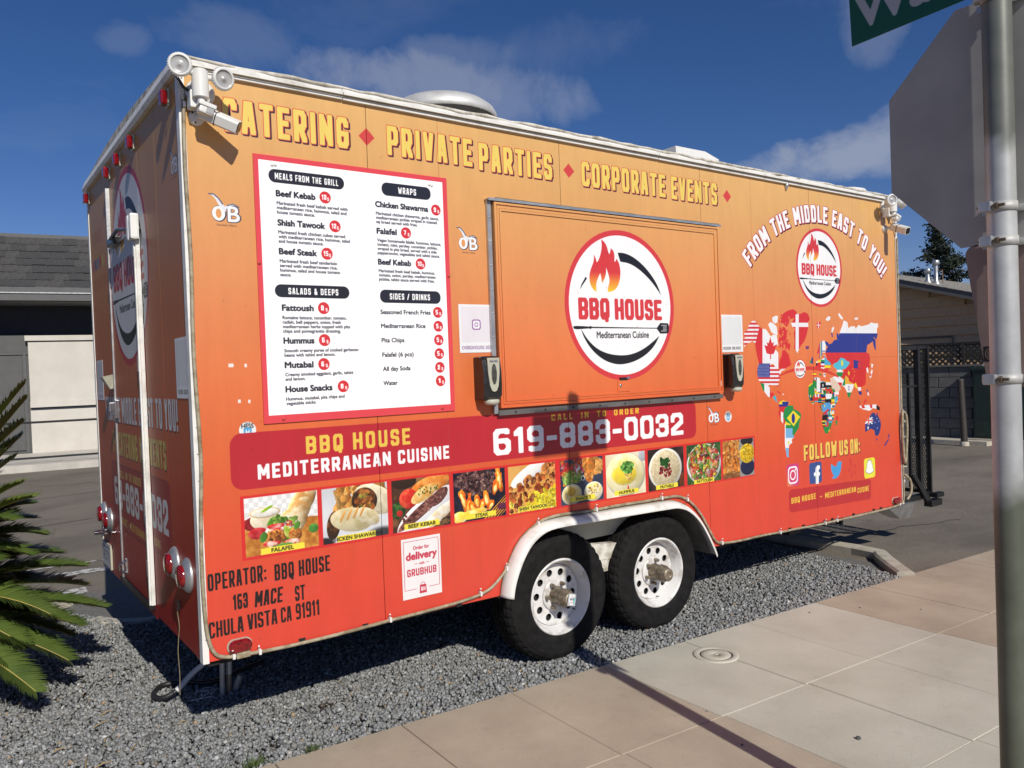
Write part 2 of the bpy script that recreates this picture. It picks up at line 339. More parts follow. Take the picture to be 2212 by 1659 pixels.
def block_text(cv, text, x, z, x2, h, col, wt=.12, cw=.40, gap=.09, sp=.24, norm=6, outline=None, shadow=None, ow=.03, path=None, inner=0, slant=0):
    """heavy condensed display lettering; wt is half the stroke in letter heights; path maps (distance, height) to the wall"""
    if wt > .08: wt *= .76 if outline is not None else .70
    items = []; u = 0
    for ch in text:
        if ch == ' ': u += sp; continue
        w = 2 * wt + BL[ch][0] * (cw - 2 * wt); items.append((ch, u, w)); u += w + gap
    total = u - gap; kx = ((x2 - x) / h) / total
    G = []
    for ch, u0, w in items:
        segs = [((wt + a[0] * max(0, w - 2 * wt) if BL[ch][0] else w / 2, wt + a[1] * (1 - 2 * wt)), (wt + b[0] * max(0, w - 2 * wt) if BL[ch][0] else w / 2, wt + b[1] * (1 - 2 * wt))) for a, b in _segs(ch, w)]
        if path is None: O = (x + u0 * kx * h, z); ex = (1, 0)
        else:
            th = path((u0 + w / 2) * kx * h); ex = (math.cos(th[2]), math.sin(th[2])); O = (th[0] - ex[0] * w / 2 * kx * h, th[1] - ex[1] * w / 2 * kx * h)
        ey = (-ex[1], ex[0])
        G.append((segs, O, ex, ey, w))
    def dist(P, segs):
        d = np.full(P[0].shape, 9.)
        for (ax, ay), (bx, by) in segs:
            vx, vy = bx - ax, by - ay; L = vx * vx + vy * vy + 1e-9
            t = np.clip(((P[0] - ax) * vx + (P[1] - ay) * vy) / L, 0, 1)
            qx = np.abs(P[0] - ax - t * vx) * 1.0; qy = np.abs(P[1] - ay - t * vy)
            d = np.minimum(d, (qx ** norm + qy ** norm) ** (1 / norm))
        return d
    def draw(col, grow, off=(0, 0), sweep=0):
        for segs, O, ex, ey, w in G:
            cs = [(O[0] + ex[0] * a * kx * h + ey[0] * b * h, O[1] + ex[1] * a * kx * h + ey[1] * b * h) for a in (-.15, w + .3) for b in (-.3, 1.15)]
            bx = cv.box(min(q[0] for q in cs), min(q[1] for q in cs), max(q[0] for q in cs), max(q[1] for q in cs))
            if bx[1] <= bx[0] or bx[3] <= bx[2]: continue
            X, Z = cv.grid(bx); dx, dz = X - O[0], Z - O[1]
            m = None
            for k in range(max(1, sweep)):
                f = (k + 1) / max(1, sweep); ox, oz = off[0] * f, off[1] * f
                U = ((dx) * ex[0] + (dz) * ex[1]) / (kx * h) - ox / kx; V = ((dx) * ey[0] + (dz) * ey[1]) / h - oz
                U = U - slant * V
                d = dist((U, V), segs) - wt - grow
                mk = np.clip(.5 - d * h * cv.k * min(1, kx), 0, 1); m = mk if m is None else np.maximum(m, mk)
            cv.put(bx, m, col)
    if shadow is not None: draw(shadow[0], ow if outline is not None else 0, shadow[1], 5)
    if outline is not None: draw(outline, ow)
    draw(col, 0)

def noise2(u, v, sc, seed=0, oct=3):
    out = np.zeros_like(u); amp = 1.; tot_ = 0; rs = np.random.RandomState(seed)
    for o in range(oct):
        g = rs.rand(64, 64); a = (u * sc * 2 ** o + o * 7.3) % 64; b = (v * sc * 2 ** o + o * 3.1) % 64
        i, j = np.floor(a).astype(int), np.floor(b).astype(int); fa, fb = a - i, b - j; fa = fa * fa * (3 - 2 * fa); fb = fb * fb * (3 - 2 * fb); i1, j1 = (i + 1) % 64, (j + 1) % 64; i %= 64; j %= 64
        out += amp * ((g[i, j] * (1 - fa) + g[i1, j] * fa) * (1 - fb) + (g[i, j1] * (1 - fa) + g[i1, j1] * fa) * fb); tot_ += amp; amp *= .55
    return out / tot_

# ---- homographies from print tracings to metres on the walls
def hom(h):
    def f(p):
        x, y = p; w = h[6] * x + h[7] * y + h[8]; return ((h[0] * x + h[1] * y + h[2]) / w, (h[3] * x + h[4] * y + h[5]) / w)
    return f
HL = hom([0.00052222995, -2.2946474e-05, 2.0445992, -0.00017256978, -0.0005441254, 2.5099745, -9.0829998e-05, 1.0285777e-06, 1.0])
HM = hom([0.00062187528, -2.7351138e-05, 3.7935514, -0.00020422984, -0.00064880633, 2.0772716, -0.00010738819, 1.2160861e-06, 1.0])
HI = hom([0.00031981, -1.4065791e-05, 4.0335377, -0.00010502869, -0.00033365975, 1.0082838, -5.5226211e-05, 6.2539307e-07, 1.0])
def tr(s, f): return [f(tuple(map(float, q.split(',')))) for q in s.split()]
def smooth_poly(p, n=3):
    p = np.array(p)
    for _ in range(n): q = np.roll(p, -1, 0); p = np.stack([p * .75 + q * .25, p * .25 + q * .75], 1).reshape(-1, 2)
    return p

LC = (2.525, 2.048, .458)    # centre and radius of the round emblem as traced
_flame = '447,165 447,165 500,215 530,335 542,300 548,260 548,260 578,290 588,340 585,410 600,395 608,370 608,370 640,425 652,520 640,620 600,700 525,728 512,700 525,655 538,600 520,520 498,463 498,463 500,520 480,590 455,630 455,630 450,580 437,522 437,522 410,580 392,640 400,720 400,720 365,700 330,640 320,550 340,470 362,420 372,370 370,327 370,327 392,370 400,422 435,350 455,250'
_arcs = ['620,307 620,307 620,307 700,312 800,362 900,450 980,550 1040,650 1077,755 1077,755 1000,640 920,550 830,470 740,418 648,402 648,402 648,402', '283,560 297,580 250,650 223,697 240,640',
         '235,1110 235,1110 300,1220 400,1320 520,1375 660,1393 780,1378 900,1320 1000,1240 1060,1183 1060,1183 1010,1290 920,1385 800,1455 660,1490 540,1470 430,1410 330,1310 260,1190']
def emblem(cv, cx, cz, r, sx=1., text=True, white=rgb(248, 248, 249)):
    def T(p): return [(cx + (a - LC[0]) / LC[2] * r * sx, cz + (b - LC[1]) / LC[2] * r) for a, b in p]
    red = rgb(214, 62, 66); blk = rgb(28, 27, 30)
    cv.ell(cx, cz, r * sx, r, red); cv.ell(cx, cz, r * .93 * sx, r * .93, white)
    bx, m = cv.mask([np.array(T(smooth_poly(tr(_flame, HL), 2)))])
    if bx:
        X, Z = cv.grid(bx); v = np.clip((Z - (cz + r * .16)) / (r * .5), 0, 1)[..., None]
        cols = np.where(v < .3, np.array(rgb(246, 214, 50)) * (1 - v / .3) + np.array(rgb(240, 140, 58)) * (v / .3), np.array(rgb(240, 140, 58)) * (1 - np.clip((v - .3) / .25, 0, 1)) + np.array(rgb(216, 60, 62)) * np.clip((v - .3) / .25, 0, 1))
        cv.put(bx, m, cols)
    for i, a in enumerate(_arcs): cv.poly(T(smooth_poly(tr(a, HL), 2) if i != 1 else tr(a, HL)), blk)
    q = lambda a, b: T([HL((a, b))])[0]
    L, Rr = q(210, 1012), q(1090, 1028); hh = q(210, 778)[1] - L[1]
    block_text(cv, 'BBQ HOUSE', L[0], L[1], Rr[0], hh, red, wt=.142, cw=.50, gap=.05, sp=.22, norm=2.6)
    # spatula
    cv.poly(T(smooth_poly(tr('150,1090 165,1078 290,1083 320,1088 345,1075 345,1115 320,1105 290,1108 165,1117', HL), 1)), blk)
    cv.poly(T(tr('340,1088 1040,1100 1040,1108 340,1102', HL)), blk)
    cv.poly(T(tr('1030,1105 1070,1048 1150,1052 1160,1080 1160,1140 1145,1158 1070,1160', HL)), blk)
    for y in (1070, 1088, 1110, 1130): cv.poly(T(tr('%d,%d 1138,%d 1138,%d %d,%d' % (1078 + (y in (1088, 1110)) * 20, y, y, y + 6, 1078 + (y in (1088, 1110)) * 20, y + 6), HL)), white)
    a, b = q(402, 1208), q(950, 1214)
    if text: label_text(cv, 'Mediterranean Cuisine', a[0], a[1], r * .085, rgb(50, 48, 52), x2=b[0], bold=r * .004)

# background gradient of the wrap, read off the photograph down the wall
GZ = [0.3, .5, .8, 1.1, 1.4, 1.7, 1.95, 2.2, 2.5, 2.8, 3.1]
GC = np.array([(220, 70, 54), (220, 72, 54), (220, 77, 54), (222, 91, 54), (226, 108, 60), (229, 123, 70), (228, 135, 80), (226, 149, 90), (226, 163, 99), (228, 176, 108), (229, 182, 114)]) / 255.
def gradient(cv, dz=0, side=0):
    z = cv.z0 + (np.arange(cv.h) + .5) / cv.k + dz
    g = np.stack([np.interp(z, GZ, GC[:, i]) for i in range(3)], -1)
    cv.a[:] = g[:, None, :]
    X, Z = cv.grid((0, cv.w, 0, cv.h)); n = noise2(X, Z, 1.3, 3, 4) - .5
    cv.a *= (1 + n[..., None] * .05)

YEL = rgb(240, 212, 105); DKP = rgb(66, 36, 52); REDL = rgb(222, 84, 62); WHT = rgb(250, 250, 251); CRIM = rgb(190, 42, 52); BRED = rgb(216, 48, 46)

def seagull(cv, x0, z0, w):
    """OB sticker with a gull over the letters"""
    s = w / .136
    P = lambda l: [(x0 + a * s, z0 + b * s) for a, b in l]
    navy = rgb(36, 38, 70)
    for dx, r_ in ((0, 1),):
        cv.ell(x0 + .033 * s, z0 + .034 * s, .033 * s, .037 * s, navy); cv.ell(x0 + .031 * s, z0 + .035 * s, .030 * s, .034 * s, WHT); cv.ell(x0 + .031 * s, z0 + .035 * s, .013 * s, .022 * s, cv.a[int((z0 + .02 - cv.z0) * cv.k), int((x0 - .02 - cv.x0) * cv.k)])
    label_text(cv, 'B', x0 + .073 * s, z0 + .0 * s, .072 * s, navy, x2=x0 + .130 * s, bold=.008 * s); label_text(cv, 'B', x0 + .074 * s, z0 + .001 * s, .07 * s, WHT, x2=x0 + .127 * s, bold=.004 * s)
    cv.poly(P([(-.012, .122), (.01, .126), (.03, .112), (.05, .085), (.06, .07), (.085, .083), (.105, .085), (.128, .070), (.10, .078), (.08, .070), (.068, .058), (.058, .035), (.05, .055), (.035, .07), (.02, .10), (.005, .116)]), rgb(232, 234, 240))
    cv.line(P([(-.012, .122), (.012, .123), (.034, .104), (.052, .078)]), .006 * s, rgb(90, 96, 120)); cv.line(P([(.07, .074), (.1, .084), (.128, .07)]), .005 * s, rgb(90, 96, 120))
    label_text(cv, 'Ocean Beach, California', x0 + .02 * s, z0 - .022 * s, .009 * s, rgb(70, 50, 50), x2=x0 + .11 * s)
def hess(cv, x, z, r):
    cv.ell(x, z, r, r, rgb(236, 238, 240)); label_text(cv, 'HESS', x - r * .7, z + r * .25, r * .5, rgb(30, 30, 34), x2=x + r * .7, bold=r * .03)
    label_text(cv, 'MIKE', x - r * .3, z + r * .8, r * .14, rgb(60, 60, 64), x2=x + r * .3)
    cv.poly([(x - r * .5, z + r * .15), (x + r * .5, z + r * .15), (x + r * .42, z - r * .5), (x, z - r * .85), (x - r * .42, z - r * .5)], rgb(90, 165, 215))
    cv.poly([(x - r * .5, z + r * .15), (x, z + r * .42), (x + r * .5, z + r * .15)], rgb(90, 165, 215))
    label_text(cv, 'H', x - r * .2, z - r * .5, r * .55, WHT, x2=x + r * .2, bold=r * .05)

# ------------------------------------------------------------------ food pictures printed along the side
class Pic:
    def __init__(s, cv, x0, z0, x1, z1):
        s.cv = cv; s.bx = cv.box(x0, z0, x1, z1); X, Z = cv.grid(s.bx)
        s.u = (X - x0) / (x1 - x0); s.v = (Z - z0) / (z1 - z0); s.img = np.zeros(X.shape + (3,), np.float32); s.asp = (x1 - x0) / (z1 - z0); s.k = (z1 - z0) * cv.k
        s.in_ = (np.clip((X - x0) * cv.k + .5, 0, 1) * np.clip((x1 - X) * cv.k + .5, 0, 1) * np.clip((Z - z0) * cv.k + .5, 0, 1) * np.clip((z1 - Z) * cv.k + .5, 0, 1))
        s.rs = np.random.RandomState(int(x0 * 1000) % 9999)
    def fill(s, c0, c1=None, sc=6, seed=1, con=1., oct=4):
        n = noise2(s.u * s.asp, s.v, sc, seed, oct)[..., None]; n = np.clip((n - .5) * 2.2 * con + .5, 0, 1); c1 = c1 or c0; s.img[:] = np.array(c0) * (1 - n) + np.array(c1) * n
    def el(s, cx, cy, rx, ry, col, col2=None, ang=0, sc=12, soft=1., shade=.25, al=1., seed=2, rough=0):
        dx, dy = (s.u - cx) * s.asp, s.v - cy; ca, sa = math.cos(R(ang)), math.sin(R(ang)); a = (dx * ca + dy * sa) / (rx * s.asp); b = (-dx * sa + dy * ca) / ry
        d = np.sqrt(a * a + b * b)
        if rough: d = d + (noise2(s.u * s.asp, s.v, 9, seed + 5, 2) - .5) * rough
        m = np.clip((1 - d) * min(rx * s.asp, ry) * s.k * soft + .5, 0, 1) * al
        c = np.array(col, float) * np.ones_like(s.img)
        if col2 is not None: n = noise2(s.u * s.asp, s.v, sc, seed, 3)[..., None]; n = np.clip((n - .5) * 3 + .5, 0, 1); c = c * (1 - n) + np.array(col2) * n
        c = c * (1 + shade * (np.clip(-a * .4 + b * .7, -1, 1) * np.clip(d, 0, 1))[..., None])
        s.img[:] = s.img * (1 - m[..., None]) + c * m[..., None]
    def bits(s, n, box, r, cols, elong=1, shade=.35, mask=None):
        for i in range(n):
            x = box[0] + s.rs.rand() * (box[2] - box[0]); y = box[1] + s.rs.rand() * (box[3] - box[1])
            if mask and not mask(x, y): continue
            q = r * (.6 + .8 * s.rs.rand()); s.el(x, y, q * elong / s.asp, q, cols[s.rs.randint(len(cols))], ang=s.rs.rand() * 180, shade=shade, rough=.55, seed=i % 17, col2=[q_ * .72 for q_ in cols[s.rs.randint(len(cols))]], sc=16)
    def pol(s, pts, col, al=1.):
        cv = s.cv; P = [(s.x(p[0]), s.z(p[1])) for p in pts]
        s.flush(); cv.poly(P, col, al); a, b, c, d = s.bx; s.img = cv.a[c:d, a:b].copy()
    def x(s, u): return s.cv.x0 + (s.bx[0] + .5) / s.cv.k + (u - s.u[0, 0]) / (s.u[0, -1] - s.u[0, 0]) * (s.bx[1] - s.bx[0] - 1) / s.cv.k
    def z(s, v): return s.cv.z0 + (s.bx[2] + .5) / s.cv.k + (v - s.v[0, 0]) / (s.v[-1, 0] - s.v[0, 0]) * (s.bx[3] - s.bx[2] - 1) / s.cv.k
    def flush(s): s.cv.put(s.bx, s.in_, np.clip(s.img, 0, 1))

def food(cv, kind, x0, z0, x1, z1):
    p = Pic(cv, x0, z0, x1, z1); c = rgb
    if kind == 'falafel':
        p.fill(c(176, 106, 40), c(226, 160, 76), 9, 3)
        chk = ((np.floor(p.u * 16) + np.floor(p.v * 12)) % 2)[..., None] * .08 + .88; m = np.clip((p.v - .60 + .1 * (p.u - .3)) * 60, 0, 1)[..., None]; p.img[:] = p.img * (1 - m) + chk * m
        p.el(.12, .55, .14, .12, c(120, 24, 30), c(170, 40, 44)); p.el(.27, .60, .20, .17, c(226, 208, 176), c(240, 228, 204)); p.el(.27, .72, .21, .09, c(214, 190, 148)); p.el(.27, .72, .185, .07, c(246, 244, 238), c(225, 220, 205)); p.el(.30, .78, .09, .025, c(150, 190, 50), ang=25)
        p.el(.17, .38, .13, .10, c(176, 34, 42), c(205, 70, 70))
        p.el(.78, .82, .26, .19, c(240, 214, 160), c(206, 150, 84), ang=48, sc=9, shade=.5); p.el(.70, .62, .27, .19, c(244, 222, 176), c(214, 162, 96), ang=48, sc=10, shade=.5); p.el(.60, .46, .31, .235, c(246, 226, 186), c(216, 168, 104), ang=42, sc=10, shade=.55); p.el(.50, .36, .275, .255, c(252, 244, 226), c(236, 206, 156), ang=30, shade=.2)
        p.el(.505, .345, .245, .222, c(70, 110, 34), c(206, 196, 160), ang=30, sc=16)
        p.bits(16, (.32, .44, .68, .56), .045, [c(96, 150, 46), c(60, 112, 36), c(150, 190, 80)], 2.0); p.el(.42, .46, .13, .045, c(206, 38, 40), c(240, 180, 170)); p.el(.45, .395, .12, .035, c(236, 226, 216), c(206, 60, 56)); p.el(.40, .27, .155, .125, c(150, 80, 30), c(206, 134, 62), sc=30, rough=.25, shade=.5); p.bits(40, (.28, .18, .52, .37), .016, [c(120, 60, 24), c(216, 150, 76), c(176, 104, 44)], 1.2); p.el(.60, .37, .085, .16, c(140, 172, 50), c(214, 212, 110), sc=22); p.el(.675, .27, .095, .125, c(150, 84, 34), c(210, 146, 70), sc=30, rough=.3, shade=.5); p.bits(14, (.50, .40, .68, .52), .02, [c(240, 236, 226), c(200, 50, 50)], 1.5)
        p.el(.70, .42, .06, .05, c(84, 140, 50), ang=50); p.el(.93, .33, .07, .08, c(60, 122, 44), c(90, 150, 66)); p.el(.24, .30, .07, .06, c(70, 130, 46), ang=70); p.el(.35, .17, .12, .045, c(206, 44, 48), c(246, 216, 200)); p.el(.62, .15, .12, .05, c(214, 60, 50), c(244, 220, 200)); p.el(.52, .10, .12, .05, c(100, 150, 60))
    elif kind == 'shawarma':
        p.fill(c(206, 208, 214), c(226, 228, 232), 2, 5)
        p.bits(60, (.22, .52, .98, 1.0), .055, [c(206, 132, 54), c(226, 160, 80), c(176, 104, 40), c(236, 184, 104)], 3)
        p.el(.80, .70, .34, .26, c(206, 196, 166), c(232, 220, 190), ang=-25); p.el(.64, .70, .20, .24, c(48, 34, 26), c(104, 60, 30), ang=-22, sc=12); p.bits(26, (.52, .56, .76, .88), .04, [c(206, 128, 60), c(160, 84, 36), c(90, 44, 24), c(150, 150, 60)], 1.6)
        p.el(.16, .32, .10, .26, c(60, 40, 24), c(130, 80, 40), ang=-8); p.el(.44, .38, .33, .22, c(216, 204, 166), c(190, 176, 130), ang=-10, sc=7); p.el(.68, .40, .20, .15, c(222, 212, 182), c(196, 180, 136), ang=-28)
        for i in range(4): p.el(.30 + i * .1, .46 + i * .02, .018, .12, c(222, 160, 84), ang=-28)
        p.el(.9, .06, .2, .10, c(60, 58, 62), soft=.1); p.el(.0, .02, .16, .10, c(40, 38, 42), soft=.2)
    elif kind == 'kebab':
        p.fill(c(70, 44, 30), c(150, 104, 66), 5, 9)
        p.el(.2, .96, .22, .14, c(54, 36, 26)); p.el(.6, .34, .60, .27, c(232, 232, 236), ang=30); p.el(.80, .22, .40, .12, c(226, 206, 170), c(240, 236, 226), ang=32); p.el(.66, .84, .36, .17, c(216, 118, 40), c(236, 160, 80), ang=15); p.el(.1, .42, .12, .16, c(30, 60, 30), c(70, 110, 50), sc=18); p.el(.12, .36, .05, .06, c(190, 40, 40))
        p.el(.28, .62, .16, .19, c(206, 40, 34), c(226, 90, 60)); p.el(.55, .68, .25, .13, c(238, 206, 140), c(226, 168, 84), ang=26); p.bits(26, (.38, .66, .8, .84), .012, [c(60, 100, 40), c(90, 130, 60)], 1.4)
        p.el(.80, .58, .20, .12, c(132, 84, 74), c(92, 52, 46), ang=36, sc=24); p.el(.52, .38, .52, .105, c(150, 98, 88), c(84, 46, 42), ang=33, sc=26); p.bits(90, (.08, .08, .95, .7), .022, [c(176, 124, 112), c(110, 62, 56), c(82, 40, 38), c(190, 150, 140)], 1.5, mask=lambda x, y: abs(y - (.16 + .62 * (x - .15))) < .10)
        p.el(.95, .05, .14, .12, c(40, 32, 28), c(120, 90, 60))
    elif kind == 'steak':
        p.fill(c(16, 16, 34), c(40, 38, 58), 7, 11)
        for i in range(12): p.el(.60 + i * .075, .02 + i * .045, .6, .013, [c(240, 160, 40), c(20, 22, 52)][i % 2], ang=38)
        p.el(.45, .74, .40, .26, c(40, 22, 26), c(120, 84, 84), ang=-8, sc=13, rough=.5)
        p.bits(150, (.1, .48, .82, .98), .020, [c(150, 116, 108), c(60, 32, 34), c(96, 58, 56), c(34, 20, 24), c(180, 140, 126)], 1.7)
        for x, y, h_, a_ in ((.88, .78, .26, 8), (.80, .62, .16, -18), (.18, .44, .24, 22), (.27, .34, .20, -12), (.36, .26, .16, 30), (.52, .28, .18, -24), (.62, .40, .16, 14), (.70, .26, .13, -35), (.44, .38, .13, 8)):
            p.el(x, y, .062, h_, c(222, 84, 22), c(250, 150, 40), ang=a_, sc=14, rough=.9); p.el(x, y - .03, .032, h_ * .66, c(252, 190, 60), c(255, 240, 170), ang=a_, sc=14, rough=.8)
        p.el(.10, .10, .14, .12, c(252, 222, 90), c(255, 248, 190)); p.el(.36, .14, .26, .08, c(250, 200, 70), c(255, 240, 160), ang=10, rough=.8); p.el(.93, .2, .10, .07, c(96, 40, 66))
    elif kind == 'tawook':
        p.fill(c(214, 150, 70), c(230, 176, 96), 4, 13); p.el(.45, .82, .44, .16, c(240, 240, 238), ang=25); p.el(.85, .18, .5, .34, c(230, 206, 40), c(206, 172, 30), sc=26)
        p.bits(130, (.0, .0, 1., .42), .022, [c(246, 226, 70), c(214, 186, 34), c(250, 238, 130)], 2)
        for off, a in ((.0, 0), (-.28, 1)):
            p.bits(110, (.0, .05, 1., 1.), .055, [c(206, 104, 44), c(226, 136, 66), c(150, 62, 26), c(90, 34, 18), c(236, 160, 90)], 1.3, mask=lambda x, y: abs(y - (.46 + off + .48 * (x - .1))) < .13)
        p.bits(30, (.55, .05, 1., .40), .03, [c(246, 232, 60), c(220, 196, 40)], 2)
    elif kind == 'snacks':
        p.fill(c(44, 52, 74), c(66, 74, 96), 3, 15)
        p.bits(34, (.05, .50, .50, .98), .055, [c(206, 44, 50), c(236, 236, 236), c(226, 60, 60), c(236, 120, 40)], 1.5); p.bits(26, (.06, .48, .46, .70), .05, [c(120, 180, 60), c(170, 206, 110), c(236, 122, 48)], 1.6)
        p.el(.76, .78, .20, .20, c(236, 150, 60), c(206, 110, 34)); p.bits(14, (.62, .58, .92, .96), .11, [c(236, 154, 66), c(214, 120, 44), c(242, 176, 96)], 1.2)
        p.el(.25, .22, .23, .23, c(214, 206, 180)); p.el(.25, .22, .20, .20, c(236, 216, 150), c(226, 196, 110)); p.el(.25, .28, .09, .10, c(222, 178, 60)); p.el(.76, .22, .22, .22, c(226, 220, 210)); p.el(.76, .22, .20, .20, c(240, 232, 216), c(236, 214, 120), sc=14); p.bits(18, (.64, .12, .88, .36), .014, [c(160, 110, 50), c(200, 160, 60)], 1.5); p.el(.52, .55, .05, .06, c(230, 230, 236)); p.el(.52, .55, .03, .036, c(60, 60, 70))
    elif kind == 'hummus':
        p.fill(c(226, 214, 176), c(240, 232, 206), 3, 17); p.el(.5, .5, .50, .52, c(206, 200, 176)); p.el(.48, .52, .47, .47, c(240, 232, 190), c(230, 216, 160), sc=5); p.el(.47, .55, .35, .31, c(226, 206, 120), c(238, 226, 160)); p.el(.46, .50, .30, .22, c(238, 214, 60), c(226, 196, 70), sc=9); p.bits(16, (.40, .36, .66, .54), .035, [c(226, 186, 90), c(240, 210, 130)], 1)
        p.bits(16, (.44, .58, .62, .76), .05, [c(90, 160, 60), c(60, 130, 44), c(130, 190, 90)], 2.2); p.el(.55, .14, .02, .10, c(206, 40, 44), ang=10); p.el(.95, .9, .12, .14, c(180, 184, 190))
    elif kind == 'mutable':
        p.fill(c(34, 28, 26), c(64, 50, 44), 4, 19); p.el(.48, .50, .46, .50, c(222, 220, 212)); p.el(.48, .50, .41, .45, c(196, 180, 144), c(220, 206, 172), sc=22); p.bits(60, (.30, .28, .66, .68), .028, [c(110, 16, 30), c(150, 30, 40), c(70, 10, 20), c(190, 60, 60)], 1, mask=lambda x, y: (x - .48) ** 2 / .03 + (y - .46) ** 2 / .045 < 1); p.bits(9, (.38, .58, .58, .72), .045, [c(50, 110, 40), c(30, 80, 30)], 2); p.el(.96, .14, .1, .2, c(96, 50, 24))
    elif kind == 'fattoush':
        p.fill(c(36, 70, 40), c(70, 110, 54), 7, 21); p.el(.50, .48, .50, .52, c(214, 218, 222)); p.el(.50, .52, .46, .46, c(60, 106, 44), c(120, 160, 70), sc=14)
        p.bits(130, (.06, .10, .96, .98), .05, [c(90, 150, 50), c(50, 100, 40), c(206, 44, 40), c(120, 40, 80), c(236, 230, 210), c(230, 190, 60), c(160, 190, 80), c(236, 150, 130), c(200, 60, 50)], 1.8, mask=lambda x, y: (x - .5) ** 2 + (y - .52) ** 2 < .22)
    elif kind == 'fries':
        p.fill(c(130, 84, 44), c(170, 120, 70), 6, 23); p.bits(70, (.0, .1, .56, 1.), .045, [c(230, 138, 50), c(242, 168, 84), c(206, 106, 34), c(248, 190, 110)], 4.2)
        p.el(.28, .04, .5, .12, c(120, 76, 40), c(160, 110, 66)); p.pol([(.53, 0), (1, 0), (1, 1), (.53, 1)], c(150, 146, 140)); p.el(.78, .95, .2, .14, c(36, 36, 40)); p.el(.78, .24, .23, .22, c(28, 34, 70)); p.el(.78, .60, .24, .26, c(236, 200, 40), c(206, 160, 20), sc=22); p.bits(70, (.58, .38, 1, .84), .022, [c(250, 224, 70), c(220, 180, 30), c(200, 150, 20)], 2, mask=lambda x, y: (x - .78) ** 2 / .05 + (y - .6) ** 2 / .06 < 1)
    p.flush()

# ------------------------------------------------------------------ side wall print
side = Canvas(-.02, .34, 5.86, 3.08, 560); gradient(side)
hl = dict(outline=REDL, shadow=(DKP, (.045, -.045)), ow=.022)
RI = lambda: dict(wt=.115, cw=.44, gap=.13, sp=.28, **hl)
block_text(side, 'CATERING', .176, 2.775, .772, .148, YEL, **RI())
block_text(side, 'PRIVATE', .978, 2.774, 1.484, .146, YEL, **RI()); block_text(side, 'PARTIES', 1.526, 2.763, 2.034, .147, YEL, **RI())
block_text(side, 'CORPORATE', 2.258, 2.755, 2.974, .146, YEL, **RI()); block_text(side, 'EVENTS', 3.028, 2.752, 3.482, .147, YEL, **RI())
for x, z, r in ((.086, 2.851, .044), (.867, 2.846, .043), (2.16, 2.832, .042), (3.588, 2.824, .043)): side.poly([(x - r, z), (x, z - r), (x + r, z), (x, z + r)], rgb(216, 72, 66))
# arched line
c_pts = [(3.735, 2.425), (3.97, 2.625), (4.294, 2.757), (4.65, 2.803), (4.95, 2.765), (5.28, 2.66), (5.655, 2.44)]
def arc_path(s):
    cx, cz, r = 4.685, 1.57, 1.157
    a0 = math.atan2(2.445 - cz, 3.735 - cx); x0 = 3.735
    a = math.radians(138.2) - s / r
    return (cx + r * math.cos(a) , cz + r * math.sin(a) - 0.0, a - math.pi / 2)
block_text(side, 'FROM THE MIDDLE EAST TO YOU!', 0, 0, 1.157 * math.radians(138.2 - 41.2), .132, WHT, wt=.12, cw=.46, gap=.10, sp=.30, outline=rgb(200, 40, 60), ow=.03, shadow=(rgb(70, 24, 44), (.04, -.06)), path=arc_path)
emblem(side, 4.668, 2.378, .303)
# banner
side.poly([(p[0], p[1]) for p in [(3.13, 1.181)] + [(3.14 + .055 * math.sin(t), 1.236 - .055 * math.cos(t)) for t in np.linspace(0, 1.5, 6)] + [(3.195, 1.38)] + [(3.14 + .055 * math.cos(t), 1.378 + .055 * math.sin(t)) for t in np.linspace(0, 1.5, 6)] + [(3.13, 1.433), (.20, 1.441)] + [(.20 - .055 * math.sin(t), 1.386 + .055 * math.cos(t)) for t in np.linspace(0, 1.57, 6)] + [(.20 - .055 * math.cos(t), 1.243 - .055 * math.sin(t)) for t in np.linspace(0, 1.57, 6)] + [(.20, 1.188)]], CRIM)
block_text(side, 'BBQ HOUSE', .494, 1.320, 1.044, .083, rgb(236, 198, 84), wt=.14, cw=.58, gap=.2, sp=.4)
block_text(side, 'MEDITERRANEAN', .264, 1.226, .930, .068, WHT, wt=.145, cw=.58, gap=.17, sp=.4); block_text(side, 'CUISINE', .970, 1.226, 1.271, .069, WHT, wt=.145, cw=.58, gap=.17, sp=.4)
block_text(side, 'CALL IN TO ORDER', 1.963, 1.376, 2.666, .037, rgb(240, 196, 60), wt=.15, cw=.6, gap=.34, sp=1.0)
block_text(side, '619-883-0032', 1.553, 1.212, 3.070, .146, WHT, wt=.138, cw=.66, gap=.12)
# picture strip
side.poly([(.18, .872), (3.80, .861), (3.81, 1.146), (.18, 1.160)], BRED)
PH = [('falafel', .196, .538), ('shawarma', .560, .902), ('kebab', .927, 1.263), ('steak', 1.288, 1.621), ('tawook', 1.644, 1.977), ('snacks', 2.014, 2.347), ('hummus', 2.371, 2.706), ('mutable', 2.731, 3.062), ('fattoush', 3.092, 3.434), ('fries', 3.456, 3.794)]
for k, a, b in PH:
    t = (a - .2) / 3.6; food(side, k, a, .885 - .016 * t, b, 1.148 - .016 * t)
LB = [('FALAFEL', .263, .468, .885, .312, .416), ('ICKEN SHAWARMA', .629, .832, .885, .632, .868), ('BEEF KEBAB', .991, 1.196, .890, 1.014, 1.172), ('STEAK', 1.355, 1.553, .889, 1.42, 1.502), ('SHISH TAWOOK', 1.705, 1.912, .884, 1.712, 1.912), ("SNACK'S", 2.086, 2.278, .890, 2.125, 2.244), ('HUMMUS', 2.437, 2.641, .884, 2.475, 2.604), ('MUTABLE', 2.798, 3.0, .877, 2.838, 2.962), ('FATTOUSH', 3.158, 3.359, .872, 3.186, 3.34)]
